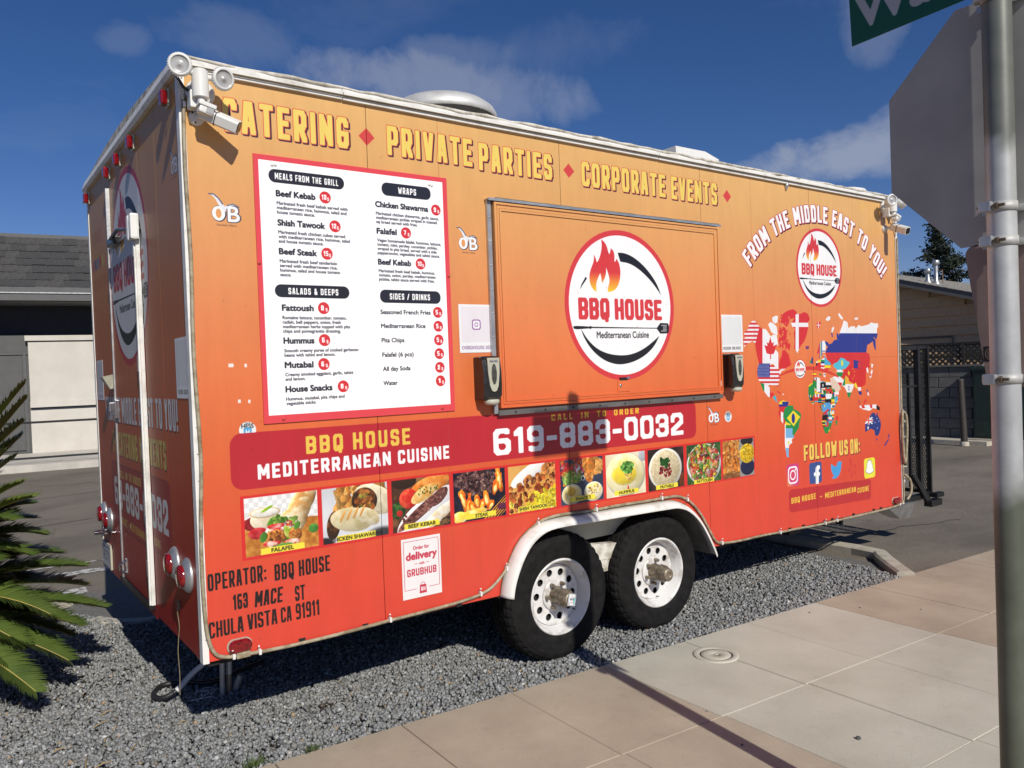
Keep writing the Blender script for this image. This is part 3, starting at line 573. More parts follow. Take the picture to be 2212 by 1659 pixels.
for s_, a, b, z, ta, tb in LB:
    side.rect(a, z, b, z + .028, rgb(246, 228, 70)); label_text(side, s_, ta, z + .005, .018, rgb(30, 28, 24), x2=tb, bold=.0012)
label_text(side, 'CH', .602, .888, .018, rgb(70, 60, 58), x2=.631, bold=.001)
# operator lines
label_text(side, 'SAN DIEGO, CA 92115', .25, .665, .03, rgb(222, 78, 66), x2=.53, bold=.002); label_text(side, 'SOMA S. PATIO CATERI', .27, .745, .025, rgb(221, 78, 66), x2=.55, bold=.0015)
OPK = rgb(30, 24, 26)
block_text(side, 'OPERATOR:', .027, .766, .283, .074, OPK, wt=.065, cw=.34, gap=.09); block_text(side, 'BBQ HOUSE', .321, .758, .588, .074, OPK, wt=.065, cw=.34, gap=.09, sp=.22)
block_text(side, '163', .131, .663, .196, .068, OPK, wt=.075, cw=.36, gap=.07); block_text(side, 'MACE', .225, .656, .352, .070, OPK, wt=.07, cw=.36, gap=.07, slant=.08); block_text(side, 'ST', .412, .646, .460, .070, OPK, wt=.07, cw=.36, gap=.07)
block_text(side, 'CHULA', .023, .560, .172, .070, OPK, wt=.065, cw=.36, gap=.07); block_text(side, 'VISTA', .190, .562, .325, .069, OPK, wt=.065, cw=.36, gap=.06); block_text(side, 'CA', .342, .561, .392, .069, OPK, wt=.065, cw=.36, gap=.06); block_text(side, '91911', .412, .560, .527, .073, OPK, wt=.065, cw=.36, gap=.07)
seagull(side, .112, 2.377, .128)
seagull(side, 1.379, 2.328, .125); seagull(side, 3.322, 1.270, .115)
hess(side, .227, 1.452, .038); side.rect(.185, 1.39, .27, 1.44, CRIM); hess(side, 3.526, 1.300, .037)
block_text(side, 'FOLLOW', 4.392, .908, 4.83, .118, rgb(238, 204, 96), **RI()); block_text(side, 'US', 4.865, .905, 4.985, .118, rgb(238, 204, 96), **RI()); block_text(side, 'ON:', 5.02, .902, 5.16, .118, rgb(238, 204, 96), **RI())
# social marks
def rrect(x0, z0, x1, z1, r): return [(cx + r * math.cos(R(a0 + t)), cz + r * math.sin(R(a0 + t))) for cx, cz, a0 in ((x1 - r, z0 + r, -90), (x1 - r, z1 - r, 0), (x0 + r, z1 - r, 90), (x0 + r, z0 + r, 180)) for t in range(0, 91, 15)]
bx, m = side.mask([np.array(rrect(4.172, .735, 4.322, .900, .028))])
X, Z = side.grid(bx); t = np.clip((X - 4.172) / .15 * .5 + (Z - .735) / .165 * .5, 0, 1)[..., None]; side.put(bx, m, np.array(rgb(236, 150, 80)) * np.clip(1 - t * 2.4, 0, 1) + np.array(rgb(206, 62, 130)) * np.clip(t * 2.4, 0, 1))
for o_, wd, col in ((0, 0, WHT), (.012, 0, rgb(210, 66, 120))): side.poly(rrect(4.187 + o_, .752 + o_, 4.307 - o_, .882 - o_, .034 - o_ * .6), col)
side.ell(4.247, .817, .036, .038, WHT); side.ell(4.247, .817, .025, .027, rgb(212, 70, 110)); side.ell(4.281, .855, .008, .009, WHT)
side.poly(rrect(4.455, .722, 4.617, .884, .022), rgb(58, 84, 146))
side.poly([HI(q) for q in [(900, 698), (960, 690), (962, 515), (985, 508), (988, 438), (960, 440), (960, 380), (990, 360), (985, 288), (930, 292), (895, 340), (888, 440), (855, 455), (860, 525), (895, 520)]], WHT)
side.poly(smooth_poly([HI(q) for q in [(1228, 250), (1270, 290), (1350, 325), (1352, 270), (1380, 205), (1425, 200), (1470, 210), (1455, 260), (1450, 360), (1420, 470), (1370, 550), (1300, 585), (1235, 565), (1300, 520), (1265, 480), (1240, 420), (1228, 340)]], 1), rgb(72, 160, 222))
for q in ([(1620, 165), (1675, 142), (1690, 320), (1665, 335)], [(1752, 250), (1785, 310), (1725, 355), (1715, 340)], [(1605, 350), (1678, 385), (1675, 400), (1608, 430)], [(1722, 398), (1788, 430), (1760, 485), (1718, 415)], [(1678, 425), (1698, 440), (1695, 560), (1650, 535)]): side.poly([HI(p) for p in q], rgb(206, 62, 56))
side.poly(rrect(5.212, .680, 5.378, .845, .028), rgb(238, 230, 70))
gh = smooth_poly([HI(q) for q in [(2065, 155), (2110, 185), (2122, 270), (2148, 275), (2130, 330), (2170, 390), (2140, 440), (2110, 450), (2070, 483), (2030, 462), (2000, 458), (1970, 420), (2010, 350), (2008, 320), (1985, 298), (2010, 290), (2016, 200)]], 1)
side.poly(gh, rgb(70, 70, 60)); side.poly([(a + (5.296 - a) * .07, b + (.762 - b) * .07) for a, b in gh], WHT)
side.poly([(4.215, .711), (5.285, .672), (5.31, .655), (5.302, .522), (5.28, .506), (4.215, .541), (4.19, .56), (4.19, .69)], rgb(188, 44, 50), .92)
for s_, a, b in (('BBQ HOUSE', 4.218, 4.53), ('-', 4.585, 4.612), ('MEDITERRANEAN', 4.652, 5.083), ('CUISINE', 5.106, 5.275)):
    z = .605 - .034 * (a - 4.218) / 1.057; block_text(side, s_, a, z, b, .043, rgb(240, 200, 70), wt=.12, cw=.46, gap=.15, sp=.3)

# world map of flags, traced outline by outline
_rm = np.random.RandomState(5)
def M(s): return tr(s, HM)
def clipfill(outline, layers):
    """paint layers (outline, colour) only inside a land outline"""
    bx, m = side.mask([np.array(M(outline))])
    if not bx: return
    a, b, c, d = bx; A, B, Cc, D = side.box(3.4, .6, 5.86, 2.4); keep = side.a[Cc:D, A:B].copy(); kin = side.a[c:d, a:b].copy()
    for o_, col in layers: side.poly(M(o_), col)
    new = side.a[c:d, a:b].copy(); side.a[Cc:D, A:B] = keep; side.a[c:d, a:b] = kin * (1 - m[..., None]) + new * m[..., None]
def land(s, col): side.poly(M(s), col)
fr, fw, fb, fg, fy, fk, fc = rgb(214, 46, 50), rgb(238, 238, 242), rgb(38, 52, 140), rgb(36, 140, 70), rgb(240, 214, 50), rgb(24, 24, 28), rgb(70, 176, 210)
def bar(x0, y0, x1, y1): return '%g,%g %g,%g %g,%g %g,%g' % (x0, y0, x1, y0, x1, y1, x0, y1)
alaska = '-60,335 -45,290 -10,270 -5,215 30,180 60,172 75,195 113,240 90,330 65,430 40,395 10,410 -30,430 -62,470 -50,420 -80,380 -40,360'
clipfill(alaska, [(bar(-150, 100 + i * 29, 200, 100 + i * 29 + 15), fr if 1 else fw) if i % 1 else (bar(-150, 100 + i * 29, 200, 100 + i * 29 + 29), fw) for i in range(14)] + [(bar(-150, 108 + i * 44, 200, 108 + i * 44 + 22), fr) for i in range(9)])
canada = '113,240 140,262 180,265 205,300 235,345 262,325 300,330 315,440 290,452 283,485 315,520 322,575 322,690 300,720 270,650 225,640 108,640 85,560 65,430 90,330'
clipfill(canada, [(bar(60, 200, 145, 720), fr), (bar(145, 200, 318, 720), fw), (bar(318, 200, 420, 720), fr), ('165,440 200,450 190,410 212,420 230,352 248,420 270,405 262,450 305,430 285,490 268,535 238,540 238,592 228,592 228,540 190,530', fr)])
for s_ in ('205,215 230,190 260,200 300,240 310,330 270,320 240,300 225,260', '250,140 290,118 312,125 308,190 280,205 255,180'): land(s_, fw)
for s_ in ('385,85 430,60 480,48 515,75 520,110 480,150 440,160 430,210 400,240 370,200 350,205 330,160 345,120', '330,250 380,240 410,280 415,360 450,440 440,500 400,470 385,420 370,480 345,470 318,400 330,330 318,280', '335,590 355,560 360,500 385,490 430,540 450,620 455,660 400,690 335,720 322,660'): land(s_, fr)
for q in range(46): x, y = 320 + _rm.rand() * 130, 100 + _rm.rand() * 380; side.ell(*HM((x, y)), .004 + .007 * _rm.rand(), .003 + .008 * _rm.rand(), rgb(230, 132, 68) if _rm.rand() < .6 else fr)
green = '455,200 480,170 500,110 530,100 560,100 600,78 640,100 662,155 640,190 645,240 625,330 600,400 560,450 540,490 525,530 512,500 490,480 495,400 485,310 500,260 470,240'
clipfill(green, [(bar(440, 60, 700, 560), fr), (bar(505, 60, 540, 560), fw), (bar(440, 196, 700, 242), fw)])
usa = '105,640 225,640 262,660 300,690 322,705 345,735 320,770 345,790 340,808 320,830 315,900 295,880 230,872 205,878 160,860 120,848 95,800 88,740 92,690'
clipfill(usa, [(bar(60, 600, 420, 960), fw)] + [(bar(60, 612 + i * 44, 420, 612 + i * 44 + 22), fr) for i in range(8)] + [(bar(60, 620, 225, 790), fb)])
for i in range(11):
    for j in range(9):
        x, y = 102 + i * 12, 655 + j * 16
        if x < 220 and y < 785: side.ell(*HM((x, y)), .0022, .003, fw)
land('320,735 345,700 385,690 390,705 350,725 335,760', fw); land('335,715 400,680 450,655 460,640 400,690', fr)
clipfill('120,850 160,860 205,880 222,900 232,960 262,955 270,985 240,1015 205,1000 175,960 150,930', [(bar(100, 830, 165, 1030), fg), (bar(165, 830, 225, 1030), fw), (bar(225, 830, 300, 1030), fr)])
land('255,1000 290,990 300,1050 330,1075 300,1060 270,1030', fc); land('300,935 345,960 340,972 305,950', fr); land('355,965 382,975 372,985', fw)
clipfill('330,1060 365,1040 420,1055 460,1085 490,1130 420,1130 380,1180 330,1150 322,1100', [(bar(300, 1030, 420, 1085), fy), (bar(300, 1085, 420, 1110), fb), (bar(300, 1110, 500, 1200), fr), (bar(390, 1040, 500, 1075), fy), (bar(360, 1055, 430, 1085), fb)])
clipfill('322,1150 380,1180 375,1230 400,1290 365,1290 340,1250 320,1190', [(bar(300, 1140, 345, 1320), fr), (bar(345, 1140, 372, 1320), fw), (bar(372, 1140, 420, 1320), fr)])
brazil = '372,1190 385,1130 430,1095 480,1100 480,1135 530,1155 565,1190 560,1240 545,1290 540,1340 500,1400 480,1440 462,1400 450,1320 395,1270 370,1220'
clipfill(brazil, [(bar(340, 1060, 600, 1460), fg)]); clipfill(brazil, [('410,1235 480,1150 555,1220 485,1325', fy)])
side.ell(*HM((480, 1237)), .021, .037, fb)
clipfill('392,1270 450,1300 475,1330 470,1400 490,1440 462,1470 470,1500 435,1530 430,1600 432,1659 410,1659 395,1560 388,1440', [(bar(380, 1260, 500, 1310), fy), (bar(380, 1310, 500, 1345), fg), (bar(380, 1345, 500, 1450), rgb(120, 178, 222)), (bar(380, 1450, 500, 1560), fw), (bar(380, 1560, 500, 1670), rgb(120, 178, 222))])
side.ell(*HM((430, 1502)), .009, .013, fy); land('388,1300 398,1300 398,1600 388,1500', fw)
rus_w = '985,300 1010,240 1030,170 1070,190 1080,255 1110,235 1150,235 1160,260 1190,220 1225,235 1300,215 1330,192 1370,205 1400,200 1405,240 1390,260 1392,315 985,315'
land(rus_w, fw)
land('830,522 845,480 870,430 900,420 925,385 960,380 965,345 985,310 1400,312 1385,380 1355,350 1345,400 1310,425 1285,440 1275,520', fb)
land('830,522 1275,520 1308,535 1318,600 1300,680 1250,700 1200,690 1100,640 1000,600 930,640 880,660 850,600', fr)
land('895,300 900,255 920,235 925,260 905,305', fw); land('892,305 905,305 912,355 900,350', fb); land('950,315 965,310 990,400 980,425 955,370', fb); land('1345,355 1375,380 1380,500 1365,480 1350,430', fb); land('820,395 860,410 870,440 850,455 830,430', fb)
land('965,98 985,95 1020,145 1015,165 985,140', fw); land('830,160 860,125 885,130 880,165 850,178', fw); land('1145,140 1190,140 1175,165 1150,165', fw)
clipfill('735,195 780,185 775,225 750,265 735,240', [(bar(720, 170, 800, 280), fr), (bar(750, 170, 757, 280), fw), (bar(720, 218, 800, 226), fw)])
clipfill('610,455 650,450 650,480 620,485', [(bar(600, 440, 660, 490), fb), (bar(600, 463, 660, 469), fr)])
clipfill('735,540 765,420 790,395 820,390 835,440 830,520 800,530 780,580 760,585 760,520', [(bar(720, 380, 768, 600), fr), (bar(768, 380, 795, 600), rgb(60, 130, 190)), (bar(795, 380, 850, 520), fw), (bar(795, 500, 850, 510), fb), (bar(775, 380, 782, 600), fy)])
euro = '735,610 800,590 815,545 830,560 830,580 890,640 885,690 850,715 830,740 800,720 760,700 720,680'
clipfill(euro, [(bar(700, 540 + j * 24, 745, 564 + j * 24), [fk, fr, fb, fw][j % 4]) for j in range(9)] + [(bar(745, 540 + j * 30, 780, 570 + j * 30), [fr, fk, fy, fr][j % 4]) for j in range(7)] + [(bar(780, 540 + j * 20, 820, 560 + j * 20), [fw, fr, fw, fg, fb][j % 5]) for j in range(12)] + [(bar(820, 540, 900, 655), fc), (bar(820, 660, 900, 690), fy), (bar(820, 690, 900, 750), fr)])
land('685,560 698,600 690,625 705,640 672,640 675,605', fb); land('660,610 680,605 678,635 660,635', fg); clipfill('690,740 730,735 730,775 692,780', [(bar(680, 730, 740, 745), fr), (bar(680, 745, 740, 765), fy), (bar(680, 765, 740, 790), fr)]); land('765,745 790,770 780,778 760,755', fg); land('805,745 830,745 830,790 812,785', fw); land('812,755 828,755 828,765 812,765', fb)
kaz = '920,640 960,625 1000,572 1040,590 1060,610 1095,625 1080,690 1020,700 990,740 950,700 920,680'
land(kaz, rgb(84, 186, 214)); side.ell(*HM((1012, 635)), .015, .025, rgb(220, 214, 70))
china = '1030,720 1095,640 1125,650 1200,690 1235,600 1300,610 1315,680 1270,740 1272,820 1265,870 1205,905 1150,870 1060,810 1000,790'
land(china, rgb(212, 44, 44)); land('1135,600 1185,610 1230,640 1215,700 1140,690', fb); land('1110,640 1138,620 1138,690 1115,670', fr); land('1185,620 1228,640 1215,695 1185,695', fr)
def star(x, y, r, col, n=5):
    c0 = HM((x, y)); side.poly([(c0[0] + (r if k % 2 == 0 else r * .42) * .75 * math.sin(math.pi * k / n), c0[1] + (r if k % 2 == 0 else r * .42) * math.cos(math.pi * k / n)) for k in range(2 * n)], col)
star(1085, 745, .026, fy)
for x, y in ((1128, 700), (1145, 728), (1147, 772), (1130, 803)): star(x, y, .009, fy)
clipfill('955,710 1000,705 1025,730 1010,780 970,790 950,750', [(bar(940, 700, 1040, 735), fw), (bar(940, 735, 1040, 800), fg)])
land('905,790 960,770 1000,790 1035,830 1010,885 970,870 930,830', fw); land('960,845 1010,848 1010,880 975,875', fr)
clipfill('1040,800 1050,770 1078,790 1090,840 1140,860 1135,900 1110,960 1090,1020 1075,1000 1060,940 1040,900 1012,880', [(bar(1000, 760, 1160, 865), rgb(232, 176, 60)), (bar(1000, 865, 1160, 955), fw), (bar(1000, 955, 1160, 1030), fg), (bar(1000, 780, 1045, 880), fg)])
side.ell(*HM((1085, 910)), .011, .019, fb); side.ell(*HM((1085, 910)), .007, .012, fw)
for s_, cl in (('1140,870 1160,845 1175,880 1180,915 1155,900', fy), ('1175,900 1215,895 1220,930 1190,940', fw), ('1185,940 1225,945 1225,980 1200,980', fb), ('1195,1030 1215,1065 1205,1065', fb), ('1240,1075 1270,1020 1280,1040 1255,1080', fr), ('1180,1040 1195,1060 1215,1095 1200,1090', fr)): land(s_, cl)
clipfill('1200,1100 1290,1090 1385,1085 1385,1135 1350,1125 1310,1155 1240,1140 1205,1120', [(bar(1180, 1060, 1400, 1125), fw), (bar(1180, 1125, 1400, 1170), fw), ('1220,1090 1250,1090 1262,1125 1230,1130', fr), ('1310,1088 1340,1088 1340,1128 1322,1128', fr)])
land('1385,1090 1420,1115 1425,1150 1385,1140', fk); land('1280,920 1300,960 1308,990 1290,985', fw); land('1280,920 1292,925 1290,960 1280,950', fb)
for s_, cl in (('1330,640 1352,650 1340,690 1330,680', fw), ('1275,690 1292,680 1300,740 1280,735', fw), ('1335,700 1345,720 1325,800 1310,790 1318,750', fw), ('1318,752 1332,748 1328,775 1315,775', fr)): land(s_, cl)
af = '645,900 655,870 690,850 700,800 740,788 770,800 775,830 835,838 880,835 905,862 915,930 935,980 970,1005 965,1050 930,1110 925,1170 925,1230 900,1290 890,1350 860,1395 830,1405 805,1340 790,1260 800,1200 780,1140 770,1085 730,1070 690,1080 655,1040 643,980'
lay = []
cols_ = [fg, fr, fy, fw, fk, fc, rgb(236, 120, 40), fb, fg, fr]
for j in range(17):
    for i in range(9):
        x, y = 636 + i * 38, 780 + j * 38; k = _rm.randint(4); cc = [cols_[_rm.randint(10)] for _ in range(3)]
        for q in range(3):
            lay.append((bar(x + q * 13, y, x + q * 13 + 13, y + 38), cc[q]) if k == 0 else (bar(x, y + q * 13, x + 38, y + q * 13 + 13), cc[q]) if k in (1, 2) else ('%g,%g %g,%g %g,%g %g,%g' % (x + q * 13, y, x + q * 13 + 13, y, x + q * 13 + 22, y + 38, x + q * 13 + 9, y + 38), cc[q]))
lay += [('640,900 700,860 715,980 645,985', fg), (bar(735, 780, 772, 950), fw), ('690,860 735,820 735,930 710,900', fg), (bar(775, 845, 835, 905), fk), (bar(835, 845, 905, 875), fw), (bar(835, 875, 905, 900), fk), (bar(840, 915, 900, 945), fr), (bar(835, 970, 900, 1025), fw), ('820,1030 900,1030 890,1070 830,1065', fk), ('820,1070 880,1062 890,1110 850,1180 800,1165 790,1110', rgb(84, 156, 214)), ('800,1185 860,1130 868,1150 810,1205', fr), ('790,1205 850,1200 850,1255 795,1255', fk), ('890,1010 960,1000 930,1060 895,1045', fg), ('895,1030 940,1030 930,1062 895,1060', fy), ('930,1010 970,1005 935,1100', rgb(90, 170, 220)), ('810,1330 890,1325 850,1400 825,1400', fg)]
clipfill(af, lay); side.ell(*HM((803, 878)), .007, .011, fw); star(822, 1102, .014, fy)
land('880,800 910,790 975,865 1000,915 975,940 975,975 930,975 890,870', rgb(226, 200, 180)); land('930,950 975,945 975,980 935,978', fw); land('900,920 925,915 940,950 915,955', fg)
land('945,1215 970,1210 965,1260 945,1260', fr); land('940,1262 962,1258 958,1310 942,1310', fg)
aus = '1262,1285 1310,1225 1335,1180 1365,1175 1380,1215 1392,1165 1405,1215 1430,1265 1435,1320 1418,1400 1395,1430 1370,1420 1365,1370 1330,1350 1290,1370 1262,1385'
clipfill(aus, [(bar(1250, 1150, 1450, 1450), rgb(40, 58, 128)), (bar(1255, 1220, 1348, 1300), rgb(40, 58, 128)), ('1255,1225 1270,1220 1348,1292 1335,1300', fw), ('1335,1220 1348,1228 1270,1300 1255,1290', fw), (bar(1290, 1215, 1312, 1305), fw), (bar(1250, 1248, 1350, 1272), fw), (bar(1296, 1215, 1306, 1305), fr), (bar(1250, 1255, 1350, 1265), fr)])
star(1295, 1340, .022, fw, 7)
for x, y in ((1390, 1238), (1412, 1268), (1370, 1282), (1395, 1343)): star(x, y, .009, fw, 7)
land('1383,1455 1397,1455 1390,1490', fb); land('1515,1395 1530,1430 1515,1455', fb); land('1512,1460 1522,1468 1480,1540 1470,1530', fb)
# red arc joining the continents, with a small emblem
ap = [HM((x, 775 - 105 * math.sin(math.pi * min(1, max(0, (x - 320) / 640.))) ** .8 - (0))) for x in np.linspace(320, 975, 24)]
aq = [HM((x, 775 - 105 * math.sin(math.pi * min(1, max(0, (x - 320) / 640.))) ** .8 + 18 + 22 * math.sin(math.pi * (x - 320) / 655.))) for x in np.linspace(320, 975, 24)]
side.poly(ap + aq[::-1], rgb(214, 62, 52)); emblem(side, *HM((555, 700)), .073, text=False)
# faint seams in the print and a few scuffs
for x in (1.27, 3.842, 5.15): side.line([(x, .4), (x + .002, 3.05)], .0032, rgb(176, 84, 46), .5)
side.line([(4.75, 1.675), (5.86, 1.672)], .003, rgb(150, 70, 40), .55)
for i in range(70):
    x, z = _rm.rand() * 5.8, .5 + _rm.rand() * 2.4; side.line([(x, z), (x + (_rm.rand() - .5) * .02, z + (_rm.rand() - .5) * .03)], .0018, rgb(90, 50, 40) if _rm.rand() < .6 else rgb(246, 200, 150), .45)
for x0, x1, z in ((.155, .20, 1.735), (.225, .247, 1.733), (.19, .215, 1.575), (.235, .255, 1.572)): side.rect(x0, z, x0 + (x1 - x0) * .5, z + .016, rgb(240, 234, 230), .003)
IMG_SIDE = side.image('side_wrap_print')

# hatch print
hat = Canvas(1.58, 1.44, 3.47, 2.64, 560); gradient(hat, -.04)
emblem(hat, 2.525, 2.048, .458)
for i in range(90):
    x, z = 1.6 + _rm.rand() * 1.85, 1.47 + _rm.rand() * 1.15; hat.ell(x, z, .002 + .003 * _rm.rand(), .002 + .003 * _rm.rand(), rgb(170, 96, 56), .35)
IMG_HATCH = hat.image('hatch_print')

# menu print
men = Canvas(.29, 1.465, 1.325, 2.705, 900); men.a[:] = rgb(216, 70, 78); men.rect(.3225, 1.511, 1.2845, 2.668, rgb(248, 248, 249))
INK = rgb(40, 40, 50)
for (x0, x1, z0, z1, s_, ta, tb, ty) in ((.367, .734, 2.571, 2.632, 'MEALS FROM THE GRILL', .396, .704, .030), (.933, 1.212, 2.567, 2.632, 'WRAPS', 1.025, 1.127, .033), (.374, .739, 2.049, 2.108, 'SALADS & DEEPS', .437, .682, .030), (.901, 1.248, 2.034, 2.099, 'SIDES / DRINKS', .955, 1.185, .031)):
    men.rect(x0, z0, x1, z1, rgb(38, 38, 46), .0295); block_text(men, s_, ta, (z0 + z1) / 2 - ty / 2, tb, ty, WHT, wt=.13, cw=.52, gap=.18, sp=.42, norm=4)
HD = [('Beef Kebab', .399, .585, 2.510), ('Shish Tawook', .401, .627, 2.377), ('Beef Steak', .402, .582, 2.246), ('Fattoush', .405, .554, 1.988), ('Hummus', .406, .551, 1.837), ('Mutabal', .407, .542, 1.725), ('House Snacks', .406, .631, 1.614), ('Chicken Shawarma', .896, 1.193, 2.507), ('Falafel', .898, 1.006, 2.375), ('Beef Kebab', .899, 1.081, 2.223)]
for s_, a, b, z in HD: label_text(men, s_, a, z, .0265, INK, x2=b, bold=.0032)
for s_, a, b, z in (('Seasoned French Fries', .901, 1.184, 1.978), ('Mediterranean Rice', .901, 1.151, 1.909), ('Pita Chips', .901, 1.026, 1.838), ('Falafel (6 pcs)', .902, 1.076, 1.766), ('All day Soda', .902, 1.055, 1.696), ('Water', .902, .979, 1.625)): label_text(men, s_, a, z, .0205, INK, x2=b, bold=.0015)
DS = [(.4, 2.472, ['Marinated fresh beef kebab served with', 'mediterranean rice, hummus, salad and', 'house tomato sauce.'], [.746, .740, .579]), (.402, 2.340, ['Marinated fresh chicken cubes served', 'with mediterranean rice, hummus, salad', 'and house tomato sauce.'], [.728, .752, .616]),
      (.403, 2.208, ['Marinated fresh beef tenderloin', 'served with mediterranean rice,', 'hummus, salad and house tomato', 'sauce.'], [.681, .682, .695, .454]), (.405, 1.949, ['Romaine lettuce, cucumber, tomato,', 'radish, bell peppers, onion, fresh', 'mediterranean herbs topped with pita', 'chips and pomegranite dressing.'], [.718, .688, .735, .686]),
      (.407, 1.797, ['Smooth creamy puree of cooked garbanzo', 'beans with tahini and lemon.'], [.774, .654]), (.407, 1.687, ['Creamy smoked eggplant, garlic, tahini', 'and lemon.'], [.741, .501]), (.406, 1.575, ['Hummus, mutabal, pita chips and', 'vegetable sticks'], [.692, .546]),
      (.897, 2.468, ['Marinated chicken shawarma, garlic sauce,', 'mediterranean pickles wraped in toasted', 'saj bread served with fries.'], [1.254, 1.243, 1.127]), (.898, 2.336, ['Vegan homemade falafel, hummus, lettuce,', 'tomato, mint, parsley, cucumber, pickles,', 'wraped in pita bread, served with a side', 'pepperoncini, vegetables and tahini sauce.'], [1.262, 1.240, 1.234, 1.252]),
      (.900, 2.185, ['Marinated fresh beef kebab, hummus,', 'tomato, onion, parsley, mediterranean', 'pickles, tahini sauce served with fries.'], [1.218, 1.222, 1.215])]
for x, z, ls, xe in DS:
    for i, (l, e) in enumerate(zip(ls, xe)): label_text(men, l, x, z - i * .0208, .0145, rgb(62, 62, 74), x2=e, bold=.0013)
for x, z, s_ in ((.635, 2.526, '13'), (.679, 2.393, '12'), (.633, 2.260, '15'), (.605, 2.002, '8'), (.603, 1.851, '6'), (.595, 1.738, '6'), (.688, 1.629, '8'), (1.240, 2.520, '9'), (1.060, 2.389, '7'), (1.137, 2.236, '10'), (1.228, 1.990, '5'), (1.228, 1.918, '5'), (1.228, 1.847, '5'), (1.228, 1.776, '5'), (1.228, 1.705, '2'), (1.229, 1.635, '1')):
    men.ell(x, z, .0285, .0285, rgb(206, 50, 56)); block_text(men, s_, x - (.017 if len(s_) > 1 else .013), z - .011, x + (.006 if len(s_) > 1 else .001), .024, WHT, wt=.15, cw=.6, gap=.12); label_text(men, '$', x + .009, z - .014, .015, WHT, x2=x + .020, bold=.0006)
for i in range(14): x, z = .34 + _rm.rand() * .9, 1.53 + _rm.rand() * 1.1; men.line([(x, z), (x + .008, z - .010)], .0012, rgb(120, 120, 128), .6)
IMG_MENU = men.image('menu_print')

# end wall print (x = distance from the near corner; running away from the far corner, the way the wall reads)
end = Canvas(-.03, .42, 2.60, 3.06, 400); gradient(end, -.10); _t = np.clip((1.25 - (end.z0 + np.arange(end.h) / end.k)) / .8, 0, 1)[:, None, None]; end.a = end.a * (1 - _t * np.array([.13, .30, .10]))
FX = lambda y: 2.57 - y        # reading direction runs towards the near corner
def _draw_end():
    emblem(end, FX(1.235), 2.325, .548, .93)
    block_text(end, 'FROM THE MIDDLE EAST TO YOU!', FX(2.19), 1.450, FX(.275), .150, WHT, wt=.115, cw=.40, gap=.10, sp=.24, shadow=(rgb(90, 20, 30), (.05, -.05)))
    block_text(end, 'FOR CATERING & EVENTS', FX(1.975), 1.250, FX(.54), .142, YEL, wt=.115, cw=.42, gap=.10, sp=.24, shadow=(rgb(90, 20, 30), (.05, -.05)))
    end.poly(rrect(FX(2.08), .80, FX(.49), 1.198, .05), rgb(150, 34, 42)); end.poly(rrect(FX(2.073), .807, FX(.497), 1.191, .045), rgb(186, 40, 48))
    block_text(end, 'CALL IN TO ORDER', FX(1.75), 1.116, FX(1.10), .046, YEL, wt=.14, cw=.5, gap=.2, sp=.5); block_text(end, '619-883-0032', FX(2.0), .924, FX(.555), .176, WHT, wt=.14, cw=.6, gap=.12)
    block_text(end, 'BBQ HOUSE - MEDITERRANEAN CUISINE', FX(1.86), .832, FX(.745), .044, rgb(236, 196, 80), wt=.12, cw=.46, gap=.15, sp=.3)
    block_text(end, 'FOLLOW US ON', FX(2.42), 2.60, FX(2.08), .09, rgb(210, 130, 70), wt=.11, cw=.42, gap=.1, sp=.24)
    for i, cl in enumerate((rgb(200, 90, 130), rgb(70, 90, 150), rgb(90, 150, 200), rgb(200, 70, 60), rgb(226, 214, 90))): end.rect(FX(2.45 - i * .09), 2.44, FX(2.39 - i * .09), 2.51, cl, .012, .8)
    block_text(end, 'FOLLOW INSTAGRAM', FX(2.44), 2.30, FX(1.86), .08, rgb(214, 128, 68), wt=.1, cw=.42, gap=.1, sp=.24)
    for yy in (1.62, 1.36, 1.10): end.line([(FX(yy), .46), (FX(yy), 3.03)], .004, rgb(226, 176, 150), .35)
    seagull(end, FX(.20), 2.60, .125)
_draw_end()
IMG_END = end.image('end_wrap_print')

# small printed cards
def card(name, x0, z0, x1, z1, ppm, fn):
    c = Canvas(x0, z0, x1, z1, ppm); fn(c); return c.image(name)
def _insta(c):
    c.a[:] = rgb(240, 240, 242); c.rect(.012, .055, .203, .246, rgb(232, 226, 232)); c.rect(.080, .122, .135, .178, rgb(150, 90, 160), .014); c.rect(.086, .128, .129, .172, rgb(240, 240, 242), .010); c.ell(.1075, .150, .012, .012, rgb(150, 90, 160)); c.ell(.1075, .150, .008, .008, rgb(240, 240, 242)); block_text(c, 'BBQHOUSE.SD', .035, .018, .190, .018, rgb(120, 70, 130), wt=.09, cw=.6, gap=.15); c.ell(.022, .027, .009, .009, rgb(120, 70, 130)); c.ell(.022, .027, .006, .006, rgb(240, 240, 242))
def _fb(c):
    c.a[:] = rgb(238, 238, 240); c.rect(.014, .052, c.x1 - .014, c.z1 - .014, rgb(226, 226, 228)); block_text(c, 'FACEBOOK  BBQ HOUSE', .025, .018, c.x1 - .025, .019, rgb(50, 48, 52), wt=.10, cw=.5, gap=.14, sp=.3)
def _blank(c):
    c.a[:] = rgb(214, 214, 222); c.rect(.014, .052, c.x1 - .014, c.z1 - .014, rgb(196, 196, 206)); c.rect(.03, .012, c.x1 - .03, .035, rgb(170, 170, 190))
